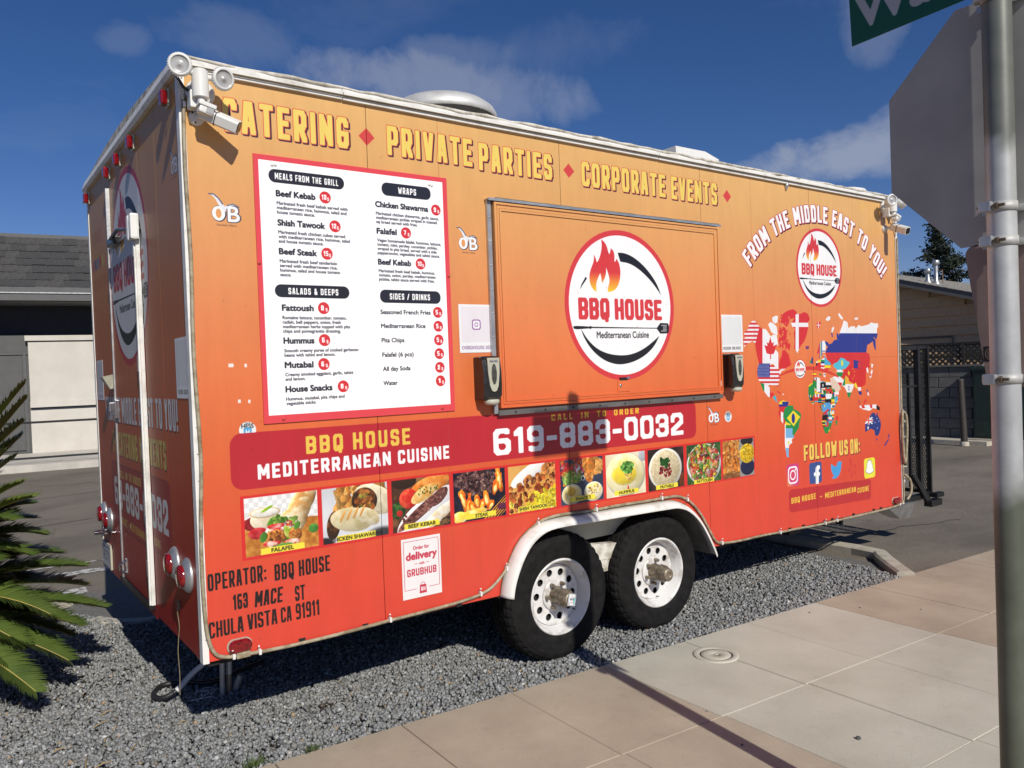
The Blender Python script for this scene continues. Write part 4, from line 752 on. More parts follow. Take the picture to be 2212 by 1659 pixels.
def _grub(c):
    c.a[:] = rgb(238, 234, 234); red = rgb(200, 62, 84)
    for a, b in (((.012, .045), (.012, .290)), ((.012, .290), (.214, .290)), ((.214, .290), (.214, .045)), ((.012, .045), (.078, .045)), ((.150, .045), (.214, .045))): c.line([a, b], .0028, red)
    label_text(c, 'Order for', .113, .245, .017, red, center=True, bold=.0014); label_text(c, 'delivery', .026, .196, .036, red, x2=.202, bold=.0042, shear=.0); label_text(c, 'with', .113, .166, .013, red, center=True, bold=.001); c.line([(.07, .172), (.09, .172)], .002, red); c.line([(.136, .172), (.156, .172)], .002, red)
    block_text(c, 'GRUBHUB', .028, .112, .198, .037, red, wt=.13, cw=.56, gap=.12); c.poly([(.095, .018), (.137, .018), (.134, .062), (.098, .062)], red); c.line([(.106, .062), (.108, .073), (.124, .073), (.126, .062)], .0022, red); block_text(c, 'GH', .104, .030, .129, .02, WHT, wt=.14, cw=.6, gap=.15)
IMG_INSTA = card('insta_card', 0, 0, .215, .258, 700, _insta); IMG_FB = card('fb_card', 0, 0, .240, .260, 700, _fb); IMG_PALE = card('pale_card', 0, 0, .24, .265, 300, _blank); IMG_GRUB = card('delivery_card', 0, 0, .226, .305, 800, _grub)
def _plate(c):
    c.a[:] = rgb(196, 200, 206); c.rect(.03, .125, .27, .14, rgb(90, 110, 150)); block_text(c, '4RS7711', .03, .035, .27, .075, rgb(60, 70, 100), wt=.10, cw=.5, gap=.16)
IMG_PLATE = card('plate', 0, 0, .30, .155, 500, _plate)
def _street(c):
    c.a[:] = rgb(16, 96, 76); c.line([(.0, .008), (c.x1, .008)], .005, rgb(20, 104, 84)); label_text(c, 'Washington', .022, .050, .115, rgb(196, 200, 206), x2=.80, bold=.009)
IMG_STREET = card('street_name', 0, 0, .90, .205, 700, _street)

# ------------------------------------------------------------------ materials
m_side = print_mat('side_vinyl', IMG_SIDE, .33, warp=.28, grime=.14); m_hatch = print_mat('hatch_vinyl', IMG_HATCH, .36, warp=.2)
m_menu = print_mat('menu_vinyl', IMG_MENU, .3, warp=.05, grime=.03, gain=1.0); m_end = print_mat('end_vinyl_shaded', IMG_END, .42, warp=.2, coat=.0, gain=.58, spec=.2)  # end wall's shade is put into its print colour by the low gain
m_insta = print_mat('insta_card', IMG_INSTA, .4); m_fb = print_mat('fb_card', IMG_FB, .4); m_pale = print_mat('pale_card', IMG_PALE, .4); m_grub = print_mat('delivery_card', IMG_GRUB, .4); m_plate = print_mat('plate', IMG_PLATE, .4, coat=0)
m_street = print_mat('street_name', IMG_STREET, .45, coat=0, grime=.05, gain=.8)
m_white = mat('white_trim', (.74, .73, .70), .4, var=.05, scale=9, col2=(.52, .50, .45), thr=(.28, .5))
m_dirty = mat('weathered_white', (.66, .63, .56), .7, scale=14, col2=(.30, .27, .21), thr=(.35, .6), bump=.5, bscale=40)
m_alu = mat('dull_aluminium', (.52, .53, .54), .42, metal=.75, var=.1, scale=12, bump=.15)
m_galv = mat('galvanised_steel', (.55, .56, .57), .42, metal=.8, scale=5, col2=(.36, .37, .37), thr=(.3, .7), bump=.1, bscale=20)
m_chrome = mat('chrome', (.8, .8, .82), .12, metal=1, var=.02)
m_black = mat('black_paint', (.012, .012, .013), .5, var=.3, bump=.1); m_dark = mat('dark_underbody', (.016, .015, .014), .85, var=.3, scale=10, bump=.3)
m_tyre = mat('tyre_rubber', (.012, .0115, .0115), .82, var=.3, scale=18, bump=.2, bscale=90, spec=.2)
m_rim = mat('white_rim', (.66, .655, .645), .38, scale=9, col2=(.36, .33, .29), thr=(.32, .50))
m_rust = mat('rusty_hub', (.32, .27, .20), .42, metal=.5, scale=24, col2=(.13, .09, .06), thr=(.35, .6), bump=.4)
m_redlens = mat('red_lens', (.22, .004, .007), .12, var=.3, scale=60, coat=.6); m_redpaint = mat('red_paint', (.5, .05, .04), .35)
m_plwhite = mat('white_plastic', (.72, .72, .70), .35, var=.03); m_plgrey = mat('frosted_lens', (.42, .42, .42), .25, var=.08, coat=.4)
m_plblack = mat('black_plastic', (.018, .017, .017), .28, var=.2, coat=.3); m_beige = mat('beige_plastic', (.46, .45, .36), .4, var=.06)
m_smoke = mat('smoked_window', (.07, .07, .06), .15, var=.3, scale=50, coat=.6)
m_rope = mat('rope_light', (.38, .33, .23), .45, scale=30, col2=(.20, .155, .09), thr=(.35, .6)); m_caulk = mat('seam_sealant', (.22, .18, .11), .8, scale=60, bump=.5)
m_conc = mat('tan_concrete', (.47, .40, .305), .82, scale=2.6, col2=(.38, .318, .24), thr=(.3, .72), bump=.22, bscale=180)
m_conc2 = mat('grey_concrete', (.55, .53, .45), .82, scale=2.2, col2=(.47, .445, .37), thr=(.3, .72), bump=.22, bscale=180)
m_kerb = mat('kerb_concrete', (.56, .52, .44), .85, scale=9, col2=(.40, .36, .29), bump=.5, bscale=70)
m_asph = mat('asphalt', (.24, .205, .165), .9, scale=.9, col2=(.17, .147, .12), thr=(.3, .7), bump=.8, bscale=140)
m_soil = mat('gravel_bed', (.19, .18, .165), .95, scale=40, col2=(.10, .096, .09), bump=1, bscale=90)
m_paint = mat('road_paint', (.55, .54, .52), .8, scale=18, col2=(.13, .12, .11), thr=(.42, .52))
m_stucco = mat('white_stucco', (.58, .55, .50), .85, scale=2.2, col2=(.50, .47, .42), thr=(.3, .7), bump=.25, bscale=60)
m_navy = mat('navy_wall', (.020, .024, .036), .8, var=.15); m_door = mat('dark_grey_door', (.085, .085, .085), .6, var=.08)
m_shin = mat('roof_shingle', (.050, .050, .052), .9, scale=30, var=.22, bump=.5, bscale=120); m_shin2 = mat('roof_shingle_worn', (.066, .065, .064), .9, scale=24, var=.25, bump=.5, bscale=120)
m_fasc = mat('grey_fascia', (.10, .10, .102), .6, var=.08)
m_sid = mat('brown_siding', (.60, .41, .245), .85, scale=7, col2=(.42, .29, .17), thr=(.3, .7), bump=.6, bscale=20, stretch=(9, 9, .6))
m_roofg = mat('grey_shingle', (.27, .26, .245), .9, scale=16, col2=(.13, .125, .12), thr=(.35, .65), bump=.6, bscale=30)
m_lattice = mat('dark_lattice', (.022, .020, .018), .8, var=.2); m_block = mat('painted_block', (.13, .13, .127), .85, scale=8, var=.12, bump=.4)
m_green = mat('dark_green_cabinet', (.020, .040, .034), .5, var=.15); m_boll = mat('brown_bollard', (.045, .038, .032), .6, var=.2, scale=14)
m_signback = mat('weathered_sign_back', (.46, .455, .43), .62, metal=.2, scale=3, col2=(.33, .325, .315), thr=(.3, .7), bump=.06, bscale=12)
m_signback2 = mat('pinkish_sign_back', (.30, .225, .205), .6, metal=.2, scale=3, var=.12)
m_signgreen = mat('green_sheeting', (.005, .115, .075), .5, var=.05); m_red = mat('red_sheeting', (.45, .02, .03), .5)
m_bark = mat('bark', (.09, .07, .05), .9, var=.3, bump=.6)

def weather_concrete(m):
    # blotches, small dark spots of gum and grit, faint hairline crazing laid over the base tone
    t = m.node_tree; b = t.nodes['Principled BSDF']; src = b.inputs['Base Color'].links[0].from_socket; tcn = t.nodes.new('ShaderNodeTexCoord')
    def layer(src, scale, lo, hi, dark, detail=6, kind='n', rough=.6):
        if kind == 'n': n = t.nodes.new('ShaderNodeTexNoise'); n.inputs['Scale'].default_value = scale; n.inputs['Detail'].default_value = detail; n.inputs['Roughness'].default_value = rough; out = n.outputs['Fac']
        else: n = t.nodes.new('ShaderNodeTexVoronoi'); n.inputs['Scale'].default_value = scale; out = n.outputs['Distance']
        t.links.new(tcn.outputs['Object'], n.inputs['Vector']); mr = t.nodes.new('ShaderNodeMapRange'); mr.inputs['From Min'].default_value = lo; mr.inputs['From Max'].default_value = hi; mr.inputs['To Min'].default_value = dark; mr.inputs['To Max'].default_value = 1.0; t.links.new(out, mr.inputs[0])
        v = t.nodes.new('ShaderNodeVectorMath'); v.operation = 'SCALE'; t.links.new(src, v.inputs[0]); t.links.new(mr.outputs[0], v.inputs['Scale']); return v.outputs[0]
    src = layer(src, .9, .30, .62, .80, 8); src = layer(src, 5.5, .28, .42, .86, 9, rough=.7); src = layer(src, 45, .24, .38, .80, 4); src = layer(src, 2.1, .010, .022, .45, kind='v'); src = layer(src, 7.3, .012, .020, .62, kind='v'); src = layer(src, 160, .30, .5, .86, 2)
    t.links.new(src, b.inputs['Base Color'])
for m in (m_conc, m_conc2, m_kerb): weather_concrete(m)
def weather_asphalt(m):
    t = m.node_tree; b = t.nodes['Principled BSDF']; src = b.inputs['Base Color'].links[0].from_socket; tcn = t.nodes.new('ShaderNodeTexCoord')
    for sc, st, lo, hi, dk, dt in ((.35, (1, 2.5, 1), .36, .52, .72, 8), (2.2, (1, 3, 1), .30, .40, .68, 8), (90, (1, 1, 1), .35, .6, .62, 2)):
        mpn = t.nodes.new('ShaderNodeMapping'); mpn.inputs['Scale'].default_value = st; t.links.new(tcn.outputs['Object'], mpn.inputs[0]); n = t.nodes.new('ShaderNodeTexNoise'); n.inputs['Scale'].default_value = sc; n.inputs['Detail'].default_value = dt; n.inputs['Roughness'].default_value = .65; t.links.new(mpn.outputs[0], n.inputs['Vector'])
        mr = t.nodes.new('ShaderNodeMapRange'); mr.inputs['From Min'].default_value = lo; mr.inputs['From Max'].default_value = hi; mr.inputs['To Min'].default_value = dk; t.links.new(n.outputs['Fac'], mr.inputs[0]); v = t.nodes.new('ShaderNodeVectorMath'); v.operation = 'SCALE'; t.links.new(src, v.inputs[0]); t.links.new(mr.outputs[0], v.inputs['Scale']); src = v.outputs[0]
    t.links.new(src, b.inputs['Base Color'])
weather_asphalt(m_asph)
def pole_mat():
    # galvanised pole: bright spangle in the middle stretch, dark green-grey near the ground and at the top
    m = m_galv.copy(); m.name = 'pole_galvanised'; t = m.node_tree; b = t.nodes['Principled BSDF']
    src = b.inputs['Base Color'].links[0].from_socket
    tcn = t.nodes.new('ShaderNodeTexCoord'); sep = t.nodes.new('ShaderNodeSeparateXYZ'); t.links.new(tcn.outputs['Object'], sep.inputs[0])
    n = t.nodes.new('ShaderNodeTexNoise'); n.inputs['Scale'].default_value = 9; t.links.new(tcn.outputs['Object'], n.inputs['Vector'])
    ad = t.nodes.new('ShaderNodeMath'); ad.operation = 'MULTIPLY_ADD'; ad.inputs[1].default_value = .22; t.links.new(n.outputs['Fac'], ad.inputs[0]); t.links.new(sep.outputs['Z'], ad.inputs[2])
    cr = t.nodes.new('ShaderNodeValToRGB'); e = cr.color_ramp.elements; mr = t.nodes.new('ShaderNodeMapRange'); mr.inputs['From Max'].default_value = 4; t.links.new(ad.outputs[0], mr.inputs[0]); t.links.new(mr.outputs[0], cr.inputs[0])
    e[0].position = .325; e[0].color = (.27, .29, .22, 1); e[1].position = .36; e[1].color = (1, 1, 1, 1); q = e.new(.595); q.color = (1, 1, 1, 1); q = e.new(.61); q.color = (.34, .35, .31, 1)
    mx = t.nodes.new('ShaderNodeMix'); mx.data_type = 'RGBA'; mx.blend_type = 'MULTIPLY'; mx.inputs['Factor'].default_value = 1; t.links.new(src, mx.inputs['A']); t.links.new(cr.outputs[0], mx.inputs['B']); t.links.new(mx.outputs['Result'], b.inputs['Base Color'])
    b.inputs['Metallic'].default_value = .22
    return m
m_pole = pole_mat()

# ------------------------------------------------------------------ setting: ground
gnd = MB(); gnd.add([(-400, -400, -.07), (400, -400, -.07), (400, 400, -.07), (-400, 400, -.07)], [(0, 1, 2, 3)])
o = gnd.build('ground', m_asph); tag(o, kind='structure')
# asphalt lot: a finer sheet behind the gravel bed (slightly above the wide ground)
lot = MB(); lot.add([(-60, 2.2, -.045), (60, 2.2, -.045), (60, 60, -.045), (-60, 60, -.045), (5.3, -.41, -.035), (60, -1.6, -.035), (60, 2.25, -.041), (5.3, 2.25, -.041)], [(0, 1, 2, 3), (4, 5, 6, 7)])
lot_o = lot.build('parking_lot', m_asph); tag(lot_o, kind='structure')
st = MB(); st.m = 0
st.add([(-.80, 4.66, -.040), (1.6, 4.55, -.040), (1.6, 4.70, -.040), (-.80, 4.84, -.040)], [(0, 1, 2, 3)])
st.add([(-.115, 3.84, -.040), (.055, 3.82, -.040), (.065, 4.06, -.040), (-.115, 4.08, -.040)], [(0, 1, 2, 3)])
st.add([(-.9, 5.15, -.040), (1.6, 5.05, -.040), (1.6, 5.09, -.040), (-.9, 5.19, -.040)], [(0, 1, 2, 3)])
st.build('parking_stripe', m_paint, lot_o)
# asphalt crack sealer lines
cs = MB(); rr = random.Random(4)
for (x0, y0, x1, y1) in ((-.35, 7.6, 1.4, 8.2), (.1, 6.0, .35, 12.5), (-1.2, 10.2, 1.5, 10.8), (-.9, 12.5, 1.9, 12.0), (7.0, 1.9, 8.6, 1.1), (8.0, 3.0, 9.2, 2.2), (6.2, .75, 7.6, .35)):
    n = 9; L = []; 
    for i in range(n + 1): t = i / n; L.append((x0 + (x1 - x0) * t + rr.uniform(-.05, .05), y0 + (y1 - y0) * t + rr.uniform(-.05, .05)))
    for (a, b), (c, d) in zip(L[:-1], L[1:]): w = .005 + .008 * rr.random(); cs.add([(a, b - w, -.0335), (c, d - w, -.0335), (c, d + w, -.0335), (a, b + w, -.0335)], [(0, 1, 2, 3)])
cs.build('crack_line', mat('crack_tar', (.075, .066, .057), .9), lot_o)

bed = MB(); bed.add([(-3.0, -1.2, -.030), (5.3, -.5, -.030), (5.45, 2.4, -.030), (-3.0, 4.6, -.030)], [(0, 1, 2, 3)])
bed_o = bed.build('gravel_bed', m_soil); tag(bed_o, kind='structure')
# crushed stone lying on the bed
def gravel():
    rs = np.random.RandomState(11)
    base = np.array([(1, 0, 0), (-1, 0, 0), (0, 1, 0), (0, -1, 0), (0, 0, 1), (0, 0, -1), (.62, .62, .5), (-.6, .6, .5), (.5, -.7, .45), (-.6, -.55, .6)], float)
    bm = bmesh.new(); [bm.verts.new(p) for p in base]; bmesh.ops.convex_hull(bm, input=bm.verts[:]); bm.verts.ensure_lookup_table(); bm.verts.index_update()
    F = np.array([[v.index for v in f.verts] for f in bm.faces if len(f.verts) == 3]); bm.free()
    def edge(x): return -.135 - .056 * x if x > -.2 else -.12
    P = []
    def zone(x0, x1, y0, y1, dens, smin, smax):
        n = int((x1 - x0) * (y1 - y0) * dens); x = rs.uniform(x0, x1, n); y = rs.uniform(y0, y1, n); s = smin + (smax - smin) * rs.beta(1.6, 2.6, n) * 1.5
        P.append(np.stack([x, y, s], 1))
    zone(-1.5, 2.0, -.6, 1.3, 7000, .0075, .0155); zone(-1.5, 1.2, 1.3, 3.7, 4400, .0085, .0155); zone(2.0, 5.25, -.6, 1.4, 5200, .0085, .016); zone(1.2, 5.2, 1.3, 2.4, 1000, .009, .016)
    P = np.concatenate(P); x, y = P[:, 0], P[:, 1]
    keep = (y > -.105 - .062 * np.maximum(x, -.2) + rs.uniform(-.012, .008, len(x))) & (y < 2.55 - .05 * x + np.where(x < .15, (.15 - x) * 2.0, 0)) & ~((x > 4.85) & (y < -.41 + (x - 5.0) * 5))
    keep &= (x < 5.42 + 0 * y)
    P = P[keep]; n = len(P)
    # tumble each stone
    q = rs.normal(size=(n, 4)); q /= np.linalg.norm(q, axis=1)[:, None]; a, b, c, d = q.T
    Rm = np.stack([np.stack([1 - 2 * (c * c + d * d), 2 * (b * c - a * d), 2 * (b * d + a * c)], -1), np.stack([2 * (b * c + a * d), 1 - 2 * (b * b + d * d), 2 * (c * d - a * b)], -1), np.stack([2 * (b * d - a * c), 2 * (c * d + a * b), 1 - 2 * (b * b + c * c)], -1)], 1)
    sc = P[:, 2:3] * rs.uniform(.55, 1.25, (n, 3))
    P[:, 2] *= .88; sc = P[:, 2:3] * rs.uniform(.55, 1.25, (n, 3)); V = base[None] * (1 + rs.uniform(-.25, .25, (n, len(base), 1))) * sc[:, None]
    V = np.einsum('nij,nkj->nki', Rm, V)
    bumps = .010 * np.sin(P[:, 0] * 3.1 + P[:, 1] * 2) + .008 * np.sin(P[:, 1] * 5.3 - P[:, 0])
    V += np.stack([P[:, 0], P[:, 1], -.022 + bumps * .6 + rs.uniform(0, .020, n)], 1)[:, None]
    nv = len(base); V = V.reshape(-1, 3); FF = (F[None] + (np.arange(n) * nv)[:, None, None]).reshape(-1, 3)
    me = bpy.data.meshes.new('gravel'); me.vertices.add(len(V)); me.vertices.foreach_set('co', V.astype(np.float32).ravel())
    me.loops.add(len(FF) * 3); me.loops.foreach_set('vertex_index', FF.astype(np.int32).ravel()); me.polygons.add(len(FF)); me.polygons.foreach_set('loop_start', np.arange(len(FF), dtype=np.int32) * 3); me.polygons.foreach_set('loop_total', np.full(len(FF), 3, np.int32)); me.update(calc_edges=True)
    g = np.clip(rs.normal(.228, .052, n), .10, .5); g[rs.rand(n) < .03] *= 1.7; tint = rs.rand(n); col = np.ones((n, 4), np.float32); col[:, 0] = g * (.96 + .06 * (tint > .9)); col[:, 1] = g * .985; col[:, 2] = g * (1.0 - .09 * (tint > .85)); tan = rs.rand(n) < .012; col[tan, :3] = (.30, .22, .14)
    at = me.color_attributes.new('stone', 'FLOAT_COLOR', 'POINT'); at.data.foreach_set('color', np.repeat(col, nv, 0).ravel())
    m = bpy.data.materials.new('crushed_stone'); m.use_nodes = True; t = m.node_tree; b = t.nodes['Principled BSDF']; b.inputs['Roughness'].default_value = .7
    an = t.nodes.new('ShaderNodeVertexColor'); an.layer_name = 'stone'; tcn = t.nodes.new('ShaderNodeTexCoord'); nn = t.nodes.new('ShaderNodeTexNoise'); nn.inputs['Scale'].default_value = 150; t.links.new(tcn.outputs['Object'], nn.inputs['Vector'])
    mr = t.nodes.new('ShaderNodeMapRange'); mr.inputs['To Min'].default_value = .65; mr.inputs['To Max'].default_value = 1.35; t.links.new(nn.outputs['Fac'], mr.inputs[0]); vm = t.nodes.new('ShaderNodeVectorMath'); vm.operation = 'SCALE'; t.links.new(an.outputs[0], vm.inputs[0]); t.links.new(mr.outputs[0], vm.inputs['Scale']); t.links.new(vm.outputs[0], b.inputs['Base Color'])
    o = link('gravel', me, m); tag(o, 'bluish grey crushed stone covering the strip under and in front of the trailer', 'gravel', kind='stuff')
gravel()

# kerbs
def kerb(pts, w=.13, h0=-.08, h1=.045, parent=None):
    mb = MB(); P = [Vector((a, b)) for a, b in pts]; L = []; Rt = []
    for i, p in enumerate(P):
        d = (P[min(i + 1, len(P) - 1)] - P[max(i - 1, 0)]).normalized(); n = Vector((-d.y, d.x)); L.append(p + n * w / 2); Rt.append(p - n * w / 2)
    vs = []; fs = []
    for i in range(len(P)):
        l, r = L[i], Rt[i]; n = (l - r).normalized() * .02
        vs += [(l.x, l.y, h0), (l.x, l.y, h1 - .015), (l.x - n.x, l.y - n.y, h1), (r.x + n.x, r.y + n.y, h1), (r.x, r.y, h1 - .015), (r.x, r.y, h0)]
    for i in range(len(P) - 1):
        for k in range(5): a = i * 6 + k; fs.append((a, a + 1, a + 7, a + 6))
    fs += [(0, 1, 2, 3, 4, 5), tuple(range((len(P) - 1) * 6, len(P) * 6))[::-1]]
    mb.add(vs, fs); return mb.build('kerb', m_kerb, parent)
k1 = kerb([(5.03, -.42), (5.22, -.22), (5.40, -.04), (5.52, .06), (5.55, .3), (5.53, .7), (5.5, 1.4), (5.46, 2.3)], .13, h1=.035)
k2 = kerb([(5.46, 2.37), (4, 2.43), (2, 2.47), (.8, 2.52), (.25, 2.56), (.06, 2.68), (-.04, 2.86)], .13, h1=-.002)
k3 = kerb([(-.16, 3.42), (-.30, 3.66), (-.55, 3.98), (-.9, 4.4), (-1.6, 5.1)], .14, h1=.02)
for k in (k1, k2, k3): tag(k, kind='structure')

# sidewalk of poured slabs, joints recessed
sw = empty('sidewalk'); tag(sw, kind='structure')
sb = MB(); sb.add([(-2.5, -.14, -.045), (40, -2.3, -.045), (40, -6, -.045), (-2.5, -6, -.045)], [(0, 1, 2, 3)]); sb.build('slab_bed', m_soil, sw)
xs = [-1.6, -.98, -.36, .24, .845, 1.462, 2.08, 2.702, 3.262, 3.945, 4.557, 5.10, 5.72, 6.34, 6.96, 7.58, 8.2, 8.8, 9.4, 10.0]
rows = [lambda x: -.115 - .060 * max(x, -.3), lambda x: -.972 - .056 * x, lambda x: -1.805 - .050 * x, lambda x: -2.64 - .045 * x, lambda x: -3.45 - .04 * x, lambda x: -4.3 - .04 * x]
rs_ = random.Random(3)
for j in range(5):
    for i in range(len(xs) - 1):
        x0, x1 = xs[i], xs[i + 1]
        if x1 < .3 and j == 0 and x0 < -.5: pass
        skew = -.035; g = .0022
        c = [(x0 + skew * 0 + g, rows[j](x0) - g), (x1 - g, rows[j](x1) - g), (x1 - g - .02 * 1, rows[j + 1](x1) + g), (x0 + g - .02, rows[j + 1](x0) + g)]
        mb = MB(); zt = .0 + rs_.uniform(-.0012, .0012); ins = .0022
        cx = sum(q[0] for q in c) / 4; cy = sum(q[1] for q in c) / 4
        top = [(a + (ins if a < cx else -ins), b + (ins if b < cy else -ins), zt) for a, b in c]; mid = [(a, b, zt - .004) for a, b in c]; bot = [(a, b, -.05) for a, b in c]
        mb.add(top + mid + bot, [(3, 2, 1, 0)] + [(k, (k + 1) % 4, (k + 1) % 4 + 4, k + 4) for k in range(4)] + [(k + 4, (k + 1) % 4 + 4, (k + 1) % 4 + 8, k + 8) for k in range(4)])
        grey = 2.0 < x0 < 3.9 or (x0 < 2 and j >= 2 and False)
        mb.build('slab', m_conc2 if grey else m_conc, sw)

# utility cover set in the slab
uc = empty('utility_cover', (2.668, -.552, 0)); tag(uc, 'round concrete utility cover set in the grey sidewalk slab near the wheels', 'utility cover')
mb = MB(); mb.lathe([(.128, -.01), (.128, .004), (.122, .006), (.098, .006), (.092, .001), (.092, -.01)], 48); mb.build('cover_ring', m_conc2, uc)
mb = MB(); mb.lathe([(.0, .004), (.012, .004), (.013, .001), (.016, .001), (.017, .0045), (.082, .0045), (.085, .001), (.085, -.008)], 48); mb.build('cover_lid', m_conc2, uc)
mb = MB()
for k in range(14):
    t = 2 * math.pi * (k + .5) / 14; M = Matrix.Rotation(t, 4, 'Z') @ Matrix.Translation((.062, 0, 0)); mb.box((-.006, -.004, .0042), (.006, .004, .0062), M)
mb.build('raised_lettering', m_conc2, uc)
mb = MB(); mb.lathe([(.085, .0015), (.092, .0015)], 48); mb.build('cover_gap', m_dark, uc)

# ------------------------------------------------------------------ the food trailer
T = empty('food_trailer', (0, 0, 0)); tag(T, 'orange and red food trailer with printed menu, food pictures and flag map', 'food trailer')
TL, TW = 5.80, 2.56
def zt(x): return 3.018 - .006 * x       # top edge of the side skin
def zb(x): return .460 - .010 * x        # bottom edge
def uv_side(o, cv, fx=lambda c: (c.x, c.z)):
    me = o.data; uv = me.uv_layers.new(name='print'); 
    for p in me.polygons:
        for li in p.loop_indices:
            a, b = fx(me.vertices[me.loops[li].vertex_index].co); uv.data[li].uv = ((a - cv.x0) / (cv.x1 - cv.x0), (b - cv.z0) / (cv.z1 - cv.z0))
arch = [(1.555, zb(1.55)), (1.62, .56), (1.70, .69), (1.78, .755), (1.88, .797), (2.05, .808), (2.45, .806), (2.80, .800), (2.95, .792), (3.06, .755), (3.16, .675), (3.24, .56), (3.31, zb(3.31))]
def arch_z(x):
    for (a, b), (c, d) in zip(arch[:-1], arch[1:]):
        if a <= x <= c: return b + (d - b) * (x - a) / (c - a)
    return None
seams = [.018, .866, 2.090, 3.308, 4.548, 5.785]
for i in range(5):
    x0, x1 = seams[i] + .0016, seams[i + 1] - .0016
    low = [(x0, arch_z(x0) or zb(x0))] + [p for p in arch if x0 < p[0] < x1] + [(x1, arch_z(x1) or zb(x1))]
    pl = low + [(x1, zt(x1)), (x0, zt(x0))]
    # a skin subdivided across so it can wave slightly like real sheet metal
    mb = MB(); mb.prism(pl, 1, 0.0, .012); o = mb.build('side_panel', m_side, T); uv_side(o, side)
# body behind the skin
mb = MB(); 
for x0, x1, z0 in ((.02, 1.56, .50), (3.30, 5.78, .46), (1.56, 3.30, .83)): mb.box((x0, .0125, z0), (x1, TW - .02, 2.99))
mb.box((1.56, .42, .45), (3.30, TW - .42, .83)); mb.build('inner_body', m_dark, T)
mb = MB(); mb.box((1.56, .02, .60), (3.3, .42, .8295)); 
# roof with a slight crown
mb = MB(); n = 10; vs = []; 
for i in range(n + 1):
    y = -.012 + (TW + .024) * i / n; c = .055 * math.sin(math.pi * i / n); vs += [(-.012, y, 3.062 + c), (5.80, y, 3.030 + c)]
mb.add(vs, [(2 * i, 2 * i + 1, 2 * i + 3, 2 * i + 2) for i in range(n)], True); mb.add([(-.012, -.012, 3.062), (5.80, -.012, 3.030), (5.80, -.012, 3.0), (-.012, -.012, 3.03)], [(0, 1, 2, 3)])
mb.add([(-.012, -.012 + (TW + .024) * i / n, 3.062 + .055 * math.sin(math.pi * i / n)) for i in range(n + 1)] + [(-.012, TW + .012, 3.0), (-.012, -.012, 3.0)], [tuple(range(n + 3))]); mb.build('roof', m_dirty, T)
# roof edge gutter: two stepped rails, weathered, in three lengths
for a, b, dz in ((.0, .74, .002), (.74, 2.9, 0), (2.9, 5.62, -.001)):
    mb = MB()
    def rp(y0, y1, h0, h1):
        mb.add([(a + .002, y0, zt(a) + h0 + dz), (b - .002, y0, zt(b) + h0 + dz), (b - .002, y0, zt(b) + h1 + dz), (a + .002, y0, zt(a) + h1 + dz), (a + .002, y1, zt(a) + h0 + dz), (b - .002, y1, zt(b) + h0 + dz), (b - .002, y1, zt(b) + h1 + dz), (a + .002, y1, zt(a) + h1 + dz)], [(0, 1, 2, 3), (7, 6, 5, 4), (0, 4, 5, 1), (1, 5, 6, 2), (2, 6, 7, 3), (3, 7, 4, 0)])
    rp(-.018, 0.0, -.012, .006); rp(-.028, 0, .008, .024); rp(-.016, 0, .026, .044); mb.build('roof_rail', m_white, T)
rw = random.Random(8)
mb = MB(); pts = [(x, -.012 + rw.uniform(-.005, .005), zt(x) + .044 + rw.uniform(-.003, .004)) for x in np.linspace(0, 5.72, 70)]; mb.tube(pts, [rw.uniform(.006, .012) for _ in pts], 6); mb.build('roof_sealant', m_dirty, T)
mb = MB(); pts = [(x, -.029, zt(x) + .007) for x in np.linspace(0.02, 5.6, 12)]; mb.tube(pts, .003, 5); mb.build('roof_wire', m_caulk, T)
# near corner trim and end trims
mb = MB(); mb.prism([(-.006, .0), (.019, -.004), (.019, .0), (0, .006), (-.004, .045), (-.007, .045)], 2, .455, 3.03); mb.build('corner_trim', m_white, T)
mb = MB(); mb.prism([(5.786, -.006), (5.815, -.006), (5.815, .05), (5.808, .05), (5.808, .001), (5.786, 0)], 2, .40, 3.0); mb.build('corner_trim', m_white, T)
mb = MB(); mb.prism([(-.006, TW + .004), (-.006, TW - .038), (0, TW - .038), (.0, TW)], 2, .44, 3.03); mb.build('corner_trim', m_white, T)
mb = MB(); 
for z in np.arange(.56, 3.0, .115): mb.lathe([(0, .003), (.0035, .002), (.0045, 0)], 8, Matrix.Translation((.010, -.002, float(z))) @ Matrix.Rotation(R(90), 4, 'X'))
mb.build('trim_screws', m_alu, T)
tag(bpy.data.objects['trim_screws'], kind='stuff')
# bottom edge tabs and screws
for x in (.10, .42, .74, 1.03, 1.28, 3.40, 3.53, 3.83, 4.17, 4.34, 4.62, 4.72, 5.02, 5.32, 5.43): mb = MB(); mb.box((x, -.003, zb(x) - .008), (x + .032, .001, zb(x) + .014)); mb.build('edge_tab', m_black, T)
# end wall
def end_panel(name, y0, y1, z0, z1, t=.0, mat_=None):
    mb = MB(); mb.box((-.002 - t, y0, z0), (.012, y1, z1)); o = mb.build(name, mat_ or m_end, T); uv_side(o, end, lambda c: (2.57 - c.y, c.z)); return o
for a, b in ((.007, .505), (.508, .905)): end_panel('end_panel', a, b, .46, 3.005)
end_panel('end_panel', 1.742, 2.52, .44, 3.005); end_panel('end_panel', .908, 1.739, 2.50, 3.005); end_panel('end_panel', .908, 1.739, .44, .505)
mb = MB(); mb.prism([(-.02, 3.0), (.0, 3.0), (.0, 3.07), (-.012, 3.075), (-.03, 3.02)], 1, -.02, TW + .02); mb.build('roof_rail', m_white, T)
mb = MB(); mb.box((5.7855, .01, .42), (5.798, TW - .005, 3.0)); mb.build('front_skin', m_white, T); mb = MB(); mb.box((.01, TW - .012, .46), (5.78, TW, 3.0)); mb.build('far_side_skin', m_white, T)
